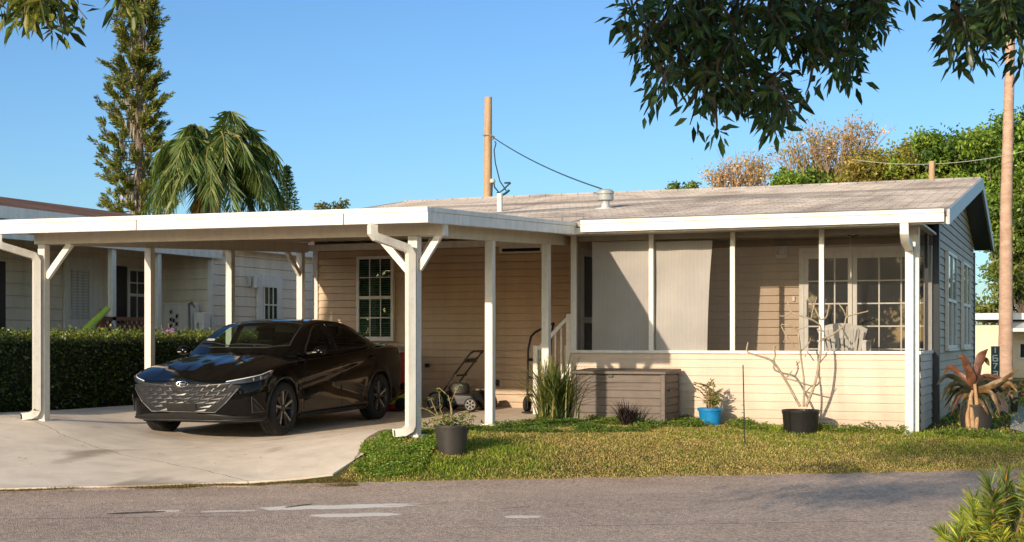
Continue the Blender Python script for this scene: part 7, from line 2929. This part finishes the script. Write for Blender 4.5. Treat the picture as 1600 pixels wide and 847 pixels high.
# ---- near roadside shrub (bottom right) with fans of narrow leaves
Ds = 8.2
ys = thing("roadside_shrub", tuple(atD(1570, 870, Ds)), "yellow-green narrow-leaved shrub at the near roadside corner", "shrub")
parts = []
m = MB()
root = atD(1580, 905, Ds)
heads = [(1497, 808), (1540, 752), (1562, 745), (1512, 782), (1535, 790), (1580, 770), (1596, 760), (1548, 808), (1575, 806), (1600, 800), (1522, 826), (1490, 832), (1556, 836), (1590, 838), (1500, 846), (1470, 830), (1530, 850), (1610, 780), (1620, 820), (1515, 805), (1568, 785), (1575, 850), (1545, 775), (1602, 738), (1625, 760)]
for (x, y) in heads:
    x, y = x + 9, y + 9
    dd = Ds + random.uniform(-0.3, 0.35)
    h = atD(x, y + 6, dd)
    st = root.lerp(h, 0.2) + Vector((random.uniform(-.1, .1), random.uniform(-.1, .1), 0))
    m.tube([root, st, h], [0.012, 0.009, 0.005], 5, cap=False)
    ax_ = np.array((h - root).normalized()) * 0.6 + np.array([random.uniform(-.25, .25), random.uniform(-.25, .25), 0.75])
    n = 95
    u = rng.random(n)
    p = np.array(h) + unit(ax_[None, :]) * ((u - 0.75) * 0.20)[:, None]
    rd = rng.normal(size=(n, 3))
    rd = unit(rd - (rd @ unit(ax_))[:, None] * unit(ax_)[None, :])
    dr = rd * (0.95 - 0.5 * u)[:, None] + unit(ax_) * (0.35 + 0.7 * u)[:, None]
    V, Fq = leaves(p, dr, 0.09 + 0.06 * rng.random(n), 0.0095, 0.12, mid=0.4)
    base_c = [(0.42, 0.42, 0.045), (0.30, 0.35, 0.045), (0.20, 0.27, 0.04), (0.11, 0.16, 0.03)] if y > 770 else [(0.16, 0.22, 0.035), (0.24, 0.29, 0.045), (0.10, 0.14, 0.03)]
    cc = pal(n, base_c, 0.2)
    old = rng.random(n) < 0.05
    cc[old] = np.array([0.5, 0.24, 0.06])
    parts.append((V, Fq, rep(cc, 6)))
V, Fq, Cc = merge(parts)
np_obj("foliage", V, Fq, M["leaf"], Cc, parent=ys)
obj("stem", m, M["twig"], ys)

# ------------------------------------------------------------------ overhanging street trees (trunks stand outside the frame)
def twig_leaves(paths, d, dens, L, W, cols, tmb, parts, sp=0.05, jd=0.35):
    for pts, k in paths:
        dd = d + random.uniform(-jd, jd)
        P = [atD(x, y, dd + 0.12 * math.sin(i * 1.3)) for i, (x, y) in enumerate(pts)]
        P = [Vector(q) for q in crom([tuple(p) for p in P], 5)]
        tmb.tube(P, list(np.linspace(0.007, 0.002, len(P))), 5, cap=False)
        n = int(dens * k)
        A = np.array([tuple(p) for p in P])
        t = rng.random(n) ** 0.8 * (len(A) - 1.001)
        i0 = t.astype(int)
        f = (t - i0)[:, None]
        c = A[i0] * (1 - f) + A[i0 + 1] * f
        tg = unit(A[i0 + 1] - A[i0])
        sdv = rng.normal(size=(n, 3))
        offs = unit(sdv) * (rng.random((n, 1)) ** 0.6) * sp * k ** 0.5
        dr = tg * 0.45 + unit(sdv) * 1.0 + np.array([0, 0, -0.28])
        Ls = L * (0.65 + 0.6 * rng.random(n))
        V, Fq = leaves(c + offs, dr, Ls, Ls * W, 0.12, mid=0.42)
        parts.append((V, Fq, rep(pal(n, cols, 0.22), 6)))


OAK = [(0.05, 0.10, 0.03), (0.07, 0.13, 0.035), (0.035, 0.07, 0.025), (0.10, 0.15, 0.04)]
tr = thing("street_tree", (2.9, 1.2, -0.2), "dark leafy oak branches hanging into the top right of the view", "tree")
m = MB()
parts = []
paths = []
def hang(x0, x1, y0, y1, n, ln):
    for k in range(int(n * 0.72 + 0.5)):
        x = random.uniform(x0, x1)
        y = random.uniform(y0, y1)
        paths.append(([(x - random.uniform(-30, 30), y - ln), (x + random.uniform(-10, 10), y - ln * 0.5), (x + random.uniform(-18, 18), y)], 1.0))
hang(985, 1120, 15, 75, 26, 70)
hang(1000, 1060, 70, 115, 10, 60)
hang(1060, 1190, 40, 120, 34, 80)
hang(1090, 1180, 110, 165, 22, 60)
hang(1150, 1225, 150, 190, 12, 50)
hang(1120, 1150, 150, 180, 6, 40)
hang(1200, 1225, 178, 200, 4, 30)
hang(1190, 1290, 15, 85, 28, 70)
hang(1260, 1345, 20, 100, 24, 70)
hang(1290, 1340, 100, 130, 8, 40)
hang(1330, 1375, 25, 45, 7, 40)
hang(1015, 1045, 115, 150, 4, 40)
hang(1340, 1385, -10, 30, 8, 40)
paths += [([(1010, -20), (985, 15), (962, 32)], 0.9), ([(1030, -10), (1000, 30), (985, 60)], 1.0), ([(1060, 60), (1035, 95), (1012, 118)], 0.8), ([(1055, 90), (1030, 135), (1018, 150)], 0.7), ([(1025, 150), (1014, 165), (1006, 180)], 0.12),
          ([(1090, 130), (1085, 170), (1078, 195)], 0.9), ([(1115, 150), (1120, 195), (1117, 215)], 0.9), ([(1170, 140), (1200, 185), (1214, 212)], 0.9), ([(1180, 140), (1210, 170), (1228, 178)], 0.8),
          ([(1270, 100), (1265, 130), (1258, 148)], 0.5), ([(1310, 90), (1328, 118), (1345, 132)], 0.8), ([(1350, 20), (1375, 40), (1392, 48)], 0.6), ([(1385, -30), (1410, -12), (1428, -2)], 0.5)]
twig_leaves(paths, 5.6, 21, 0.068, 0.34, OAK, m, parts, 0.06)
p2 = []
paths = []
hang(1530, 1610, -5, 60, 26, 60)
hang(1490, 1540, 30, 85, 12, 50)
paths += [([(1540, 20), (1505, 60), (1470, 82)], 0.8), ([(1530, 40), (1500, 80), (1490, 100)], 0.8), ([(1545, 40), (1530, 80), (1518, 100)], 0.7), ([(1600, 40), (1595, 80), (1600, 105)], 0.7)]
twig_leaves(paths, 5.4, 24, 0.070, 0.33, OAK + [(0.07, 0.10, 0.025)], m, parts, 0.055)
# the rest of the crown, overhead and toward the sun
nC = 260
SUNV = np.array([-0.21, -1.0, 0.29])
def over(cx, cy, cz, n, sx, sy, sz, per=46):
    cen = np.array([cx, cy, cz]) + rng.normal(size=(n, 3)) * np.array([sx, sy, sz])
    P = np.repeat(cen, per, 0) + rng.normal(size=(n * per, 3)) * 0.16
    r = unit(rng.normal(size=P.shape) + np.array([0, 0, -0.4]))
    Ls = 0.09 * (0.7 + 0.6 * rng.random(len(P)))
    V, Fq = leaves(P, r, Ls, Ls * 0.32)
    return V, Fq, rep(pal(len(P), OAK, 0.2), 6)
for (px, py, s, n) in ((1080, 60, 2.5, 40), (1180, 100, 2.6, 40), (1280, 50, 2.5, 36), (1120, 160, 2.8, 30), (1200, 180, 3.0, 22), (1320, 80, 2.8, 26), (1560, 40, 2.4, 30), (1000, 40, 2.9, 26)):
    q = np.array(atD(px, py, 5.6)) + SUNV * s
    parts.append(over(q[0], q[1], q[2] + 0.1, n, 0.26, 0.24, 0.15))
parts.append(over(1.6, 2.6, 4.4, 60, 1.2, 0.9, 0.5))
V, Fq, Cc = merge(parts)
np_obj("foliage", V, Fq, M["leaf_gloss"], Cc, parent=tr)
m.tube([(2.9, 1.2, -0.4), (2.85, 1.25, 1.4), (2.6, 1.6, 2.6), (2.2, 2.0, 3.4)], [0.24, 0.2, 0.18, 0.15], 12)
for e in ([(1.2, 3.6, 3.7), (0.0, 5.0, 3.3), (-0.4, 5.6, 3.0)], [(0.6, 3.4, 4.0), (-0.8, 4.8, 3.6), (-1.3, 5.7, 3.0)], [(2.2, 3.6, 3.8), (1.6, 4.9, 3.2), (1.2, 5.4, 2.8)], [(0.2, 2.6, 4.3), (-1.4, 3.6, 4.2), (-2.0, 4.4, 3.9)]):
    m.tube([(2.2, 2.0, 3.4)] + e, [0.12, 0.08, 0.045, 0.015], 8)
obj("trunk", m, M["bark"], tr, smooth=60)
# strand of grey moss on the hanging branch
n = 26
q = atD(1008, 10, 5.5)
P = np.array([q.x, q.y, q.z]) + np.stack([rng.normal(size=n) * 0.006, rng.normal(size=n) * 0.006, -0.15 * rng.random(n)], 1)
V, Fq = leaves(P, np.tile([0, 0, -1.0], (n, 1)) + rng.normal(size=(n, 3)) * 0.45, 0.045, 0.004)
np_obj("hanging_moss", V, Fq, M["moss"], rep(pal(n, [(0.30, 0.2, 0.15), (0.36, 0.26, 0.2)], 0.1), 6), parent=tr)

tl = thing("street_tree", (-15.6, 1.0, -0.2), "sunlit oak leaves dipping into the top left corner", "tree")
m = MB()
parts = []
paths = []
hang(-40, 60, 0, 30, 12, 50)
hang(40, 110, 5, 40, 9, 50)
paths += [([(90, -20), (100, 25), (97, 62)], 0.8), ([(100, -20), (120, 10), (136, 30)], 0.7), ([(40, -10), (30, 20), (22, 44)], 0.7), ([(190, -40), (190, -10), (186, 18)], 0.7), ([(205, -40), (205, -15), (208, 10)], 0.7), ([(60, -20), (70, 30), (80, 48)], 0.7)]
twig_leaves(paths, 6.2, 24, 0.088, 0.30, [(0.16, 0.19, 0.03), (0.10, 0.14, 0.025), (0.05, 0.085, 0.02), (0.24, 0.23, 0.04)], m, parts, 0.05)
# the crown beyond the frame's edge, whose shade dapples the road and lawn at right
for (cx_, cy_, cz_, n, a_, b_, c_) in ((-3.95, 2.5, 2.93, 44, 0.42, 0.3, 0.07), (-4.1, 3.5, 3.75, 30, 0.5, 0.3, 0.10), (-3.1, 3.4, 3.8, 34, 0.5, 0.3, 0.10), (-3.4, 2.2, 3.55, 12, 0.3, 0.3, 0.1)):
    parts.append(over(cx_, cy_, cz_, n, a_, b_, c_, 40))
V, Fq, Cc = merge(parts)
np_obj("foliage", V, Fq, M["leaf"], Cc, parent=tl)
m.tube([(-15.6, 1.0, -0.4), (-15.6, 1.0, 2.2), (-15.4, 1.1, 5.6), (-14.8, 1.5, 7.8)], [0.2, 0.17, 0.14, 0.09], 12)
for e in ([(-8.8, 3.4, 8.6), (-6.0, 4.6, 8.2), (-5.2, 5.2, 6.0), (-4.8, 5.7, 3.0)], [(-8.4, 2.4, 8.8), (-5.2, 2.8, 8.3), (-4.0, 3.1, 6.0), (-3.5, 3.3, 3.8)], [(-8.8, 3.8, 8.6), (-6.2, 5.0, 8.0), (-5.6, 5.4, 5.4), (-5.4, 5.5, 3.2)]):
    m.tube([(-14.8, 1.5, 7.8)] + e, [0.05, 0.03, 0.014, 0.007, 0.004], 8)
obj("trunk", m, M["bark"], tl, smooth=60)

# ------------------------------------------------------------------ grass and ground cover
def vnoise(x, y, s, seed):
    r = np.random.default_rng(seed)
    G = r.random((64, 64))
    u, v = x * s + 1000, y * s + 1000
    i, j = np.floor(u).astype(int), np.floor(v).astype(int)
    f, g_ = u - i, v - j
    f, g_ = f * f * (3 - 2 * f), g_ * g_ * (3 - 2 * g_)
    i0, i1, j0, j1 = i % 64, (i + 1) % 64, j % 64, (j + 1) % 64
    return (G[i0, j0] * (1 - f) + G[i1, j0] * f) * (1 - g_) + (G[i0, j1] * (1 - f) + G[i1, j1] * f) * g_


def inside(x, y, poly):
    return inpoly(x, y, poly)


def scatter(n, poly):
    xs = [p[0] for p in poly]
    ys_ = [p[1] for p in poly]
    out = []
    tot = 0
    while tot < n:
        x = min(xs) + (max(xs) - min(xs)) * rng.random(n)
        y = min(ys_) + (max(ys_) - min(ys_)) * rng.random(n)
        k = inside(x, y, poly)
        out.append(np.stack([x[k], y[k]], 1))
        tot += k.sum()
    return np.concatenate(out)[:n]


LAWN = [along(s, 0.03) for s in (0,)]
e0 = gxy(548, 752, -0.18)
def edge_pt(px):
    p = RA + (RB - RA) * (px / 1500.0)
    return (p.x - ROADN.x * 0.05, p.y - ROADN.y * 0.05)
LAWN = [edge_pt(535), gxy(530, 747, -0.16), gxy(562, 733, -0.12), gxy(575, 712, -0.05), gxy(615, 697, 0.02), gxy(660, 686, 0.08), gxy(770, 667, 0.12), gxy(838, 657, 0.12), (-6.45, 18.6), (XPR, 18.45), (XPR + 0.1, 27), (2.2, 27), edge_pt(1800), edge_pt(1500), edge_pt(1100), edge_pt(800)]
bld = [(-6.43, 18.37), (-1.78, 18.37), (-1.70, 27.5), (-6.43, 27.5)]
def grass_at(n, poly, h0, h1, name, label, cols_fn, wd=0.006, lean=0.9, parent=None):
    Q = scatter(n, poly)
    k = ~inside(Q[:, 0], Q[:, 1], bld) & (vnoise(Q[:, 0], Q[:, 1], 2.6, 77) + 0.25 * rng.random(len(Q)) > 0.16)
    # grow thinner with distance from the street so that near turf is fine
    Q = Q[k]
    z = gzn(Q[:, 0], Q[:, 1])
    n = len(Q)
    P = np.stack([Q[:, 0], Q[:, 1], z - 0.006], 1)
    Dr = np.stack([rng.normal(size=n) * lean, rng.normal(size=n) * lean, np.ones(n)], 1)
    hgt, c = cols_fn(Q, n)
    V, Fq = tri_blades(P, Dr, (h0 + (h1 - h0) * rng.random(n)) * hgt, wd * (0.7 + 0.6 * rng.random(n)))
    return np_obj(name, V, Fq, M["grass"], rep(c, 5), kind="stuff", label=label)


def lawn_cols(Q, n):
    d = Q[:, 0] * ROADN.x + Q[:, 1] * ROADN.y - ROADC       # distance from the road
    g1 = vnoise(Q[:, 0], Q[:, 1], 0.9, 1)
    g2 = vnoise(Q[:, 0], Q[:, 1], 3.2, 2)
    g3 = vnoise(Q[:, 0], Q[:, 1], 9.0, 3)
    wall = np.clip(1 - (18.3 - Q[:, 1]) / 1.5, 0, 1) * (Q[:, 0] < -1.7) + np.clip((Q[:, 0] + 2.2) / 0.8, 0, 1) * 0.7 * (d > 1.2)
    left = np.clip(1 - np.hypot(Q[:, 0] + 6.4, Q[:, 1] - 13.3) / 1.9, 0, 1)
    green = 0.30 + 0.55 * wall + 0.8 * left + 0.75 * (g1 - 0.5) + 0.55 * (g2 - 0.5) + 0.3 * (g3 - 0.5) - 0.45 * np.clip(1 - d / 0.5, 0, 1)
    green = np.clip(green, 0, 1)
    isg = rng.random(n) < green
    c = pal(n, [(0.60, 0.43, 0.15), (0.42, 0.30, 0.10), (0.74, 0.57, 0.25), (0.20, 0.14, 0.045)], 0.25)
    c[isg] = pal(isg.sum(), [(0.28, 0.36, 0.04), (0.18, 0.26, 0.03), (0.40, 0.44, 0.06), (0.08, 0.12, 0.02)], 0.25)
    return np.clip(0.6 + 0.7 * green, 0.5, 1.3), c


NEAR = LAWN[:8] + [(-6.45, 18.6), (-1.0, 18.6), (2.4, 19.5)] + LAWN[-4:]
grass_at(230000, NEAR, 0.025, 0.075, "grass", "patchy green and straw-coloured lawn before the porch", lawn_cols, 0.0048, 0.65)
grass_at(18000, [(-1.72, 18.4), (2.6, 18.8), (3.4, 33), (0.2, 33), (-1.70, 27)], 0.05, 0.11, "grass", "greener grass along the gable side", lawn_cols, 0.009)
# dry grass fringe between the slab and the road
fr = [gxy(x, 760.0 - x * 0.024, -0.16) for x in (-80, 0, 120, 260, 400, 550)] + [gxy(x, 769.5 - x * 0.0195, -0.18) for x in (560, 400, 260, 120, 0, -80)]
def fringe_cols(Q, n):
    k = vnoise(Q[:, 0], Q[:, 1], 3, 5)
    c = pal(n, [(0.26, 0.17, 0.065), (0.17, 0.12, 0.04), (0.12, 0.11, 0.03)], 0.2)
    return 0.35 + 0.8 * k, c
grass_at(24000, fr, 0.025, 0.06, "grass", "thin dry grass fringe between the slab and the road", fringe_cols, 0.006)
# clover-like ground cover by the pot and weeds along the wall foot
def cover(n, poly, h, name, label, cols, L=0.03, clump=0.5, seed=9):
    Q = scatter(n * 2, poly)
    k = vnoise(Q[:, 0], Q[:, 1], 4.0, seed) > clump
    Q = Q[k & ~inside(Q[:, 0], Q[:, 1], bld)][:n]
    n = len(Q)
    hh_ = h * (0.3 + 0.9 * rng.random(n)) * (0.5 + vnoise(Q[:, 0], Q[:, 1], 5.0, seed + 1))
    P = np.stack([Q[:, 0], Q[:, 1], gzn(Q[:, 0], Q[:, 1]) + hh_], 1)
    V, Fq = leaves(P, rng.normal(size=(n, 3)) * np.array([1, 1, 0.5]), L * (0.7 + 0.6 * rng.random(n)), L * 0.62, 0.05)
    np_obj(name, V, Fq, M["leaf"], rep(pal(n, cols, 0.22), 6), kind="stuff", label=label)
cover(16000, [gxy(550, 748, -0.15), gxy(566, 722, -0.1), gxy(612, 699, 0.0), gxy(672, 688, 0.06), gxy(690, 712, -0.05), gxy(660, 742, -0.15)], 0.03, "ground_cover", "bright clover-like weeds left of the charcoal pot", [(0.14, 0.25, 0.025), (0.10, 0.20, 0.022), (0.22, 0.31, 0.04), (0.28, 0.27, 0.05)], 0.024, 0.36)
cover(9000, [gxy(660, 690, 0.08), gxy(770, 668, 0.12), gxy(840, 658, 0.12), (-4.0, 18.35), (-4.0, 17.9), gxy(760, 690, 0.05)], 0.04, "ground_cover", "low weeds along the slab and the storage box", [(0.10, 0.17, 0.02), (0.07, 0.13, 0.018), (0.15, 0.21, 0.03)], 0.028, 0.45, 21)
cover(9000, [(-6.1, 17.3), (-4.7, 17.35), (-1.7, 18.0), (2.4, 18.2), (2.4, 19.0), (-1.7, 18.45), (-6.1, 18.4)], 0.07, "ground_cover", "taller green weeds along the foot of the porch wall", [(0.12, 0.19, 0.025), (0.09, 0.16, 0.02), (0.18, 0.24, 0.03), (0.22, 0.23, 0.04)], 0.032, 0.42, 31)
cover(5000, NEAR, 0.03, "ground_cover", "scattered broad-leaved weeds in the lawn", [(0.10, 0.16, 0.022), (0.22, 0.19, 0.05), (0.30, 0.22, 0.09)], 0.026, 0.6, 41)
# fallen leaves on slab and grass
_ed = np.array([edge_pt(x) for x in 1700 * rng.random(420)]) + np.abs(rng.normal(size=(420, 1))) * np.array([[-ROADN.x * 0.16, -ROADN.y * 0.16]])
Q = np.concatenate([scatter(60, DRIVE), scatter(120, NEAR), _ed])
P = np.stack([Q[:, 0], Q[:, 1], gzn(Q[:, 0], Q[:, 1]) + 0.03], 1)
P[60:180, 2] += 0.02
P[180:, 2] -= 0.012
V, Fq = leaves(P, rng.normal(size=(600, 3)) * np.array([1, 1, 0.05]), np.where(np.arange(600) < 180, 0.05, 0.035), np.where(np.arange(600) < 180, 0.022, 0.008), 0.0, N=np.tile([0, 0, 1.0], (600, 1)))
np_obj("fallen_leaves", V, Fq, M["leaf"], rep(pal(600, [(0.36, 0.22, 0.10), (0.45, 0.33, 0.16), (0.2, 0.12, 0.06)], 0.2), 6), kind="stuff", label="scattered dry leaves on the slab and lawn")

# ------------------------------------------------------------------ light, sky, camera
SUN = Vector((-0.21, -1.0, 0.29)).normalized()
elev = math.asin(SUN.z)
azim = math.atan2(SUN.x, SUN.y)
sl_ = bpy.data.lights.new("sun", "SUN")
sl_.energy = 5.0
sl_.angle = rad(0.5)
sl_.color = (1.0, 0.84, 0.645)
so = bpy.data.objects.new("sun", sl_)
so.rotation_euler = (-SUN).to_track_quat("-Z", "Y").to_euler()
so.location = (-6, -10, 20)
COL.objects.link(so)
wd = bpy.data.worlds.new("World")
sc.world = wd
wd.use_nodes = True
nt = wd.node_tree
nt.nodes.clear()
sky = nt.nodes.new("ShaderNodeTexSky")
sky.sky_type = "NISHITA"
sky.sun_disc = False
sky.sun_elevation = elev
sky.sun_rotation = azim % (2 * PI)
sky.altitude = 0
sky.air_density = 1.0
sky.dust_density = 0.6
sky.ozone_density = 2.0
# clear bright northern sky, dome behind the camera boosted and warmed as added fill
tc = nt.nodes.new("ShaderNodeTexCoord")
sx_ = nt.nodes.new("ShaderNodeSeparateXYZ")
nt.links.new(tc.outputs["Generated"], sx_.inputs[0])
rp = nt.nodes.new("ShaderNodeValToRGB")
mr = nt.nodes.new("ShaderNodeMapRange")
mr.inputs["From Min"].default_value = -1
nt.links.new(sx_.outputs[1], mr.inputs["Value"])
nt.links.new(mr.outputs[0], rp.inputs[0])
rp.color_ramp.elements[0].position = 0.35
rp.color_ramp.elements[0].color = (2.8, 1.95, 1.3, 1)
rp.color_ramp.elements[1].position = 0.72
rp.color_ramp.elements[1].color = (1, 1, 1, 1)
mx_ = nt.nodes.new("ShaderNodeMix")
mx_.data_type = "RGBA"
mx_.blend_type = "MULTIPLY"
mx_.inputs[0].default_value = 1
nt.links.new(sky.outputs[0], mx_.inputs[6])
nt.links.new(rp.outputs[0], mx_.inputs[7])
hs = nt.nodes.new("ShaderNodeMix")
hs.data_type = "RGBA"
hs.blend_type = "MULTIPLY"
hs.inputs[0].default_value = 1
hs.inputs[7].default_value = (0.62, 0.88, 1.16, 1)
nt.links.new(mx_.outputs[2], hs.inputs[6])
bg = nt.nodes.new("ShaderNodeBackground")
bg.inputs["Strength"].default_value = 0.15
wo_ = nt.nodes.new("ShaderNodeOutputWorld")
nt.links.new(hs.outputs[2], bg.inputs["Color"])
nt.links.new(bg.outputs[0], wo_.inputs["Surface"])

cam = bpy.data.cameras.new("camera")
cam.sensor_width = 36
cam.lens = 36 * F / 1600
cam.shift_x = 0
cam.shift_y = (530 - 423.5) / 1600
cam.clip_start = 0.05
cam.clip_end = 3000
co = bpy.data.objects.new("camera", cam)
co.location = (0, 0, CZ)
co.rotation_euler = (PI / 2, 0, YAW)
COL.objects.link(co)
sc.camera = co
sc.view_settings.view_transform = "Standard"
sc.view_settings.look = "None"
sc.view_settings.exposure = 0
sc.view_settings.gamma = 1
sc.cycles.use_denoising = True
sc.cycles.max_bounces = 10
sc.cycles.transparent_max_bounces = 16
sc.cycles.caustics_reflective = False
sc.cycles.caustics_refractive = False
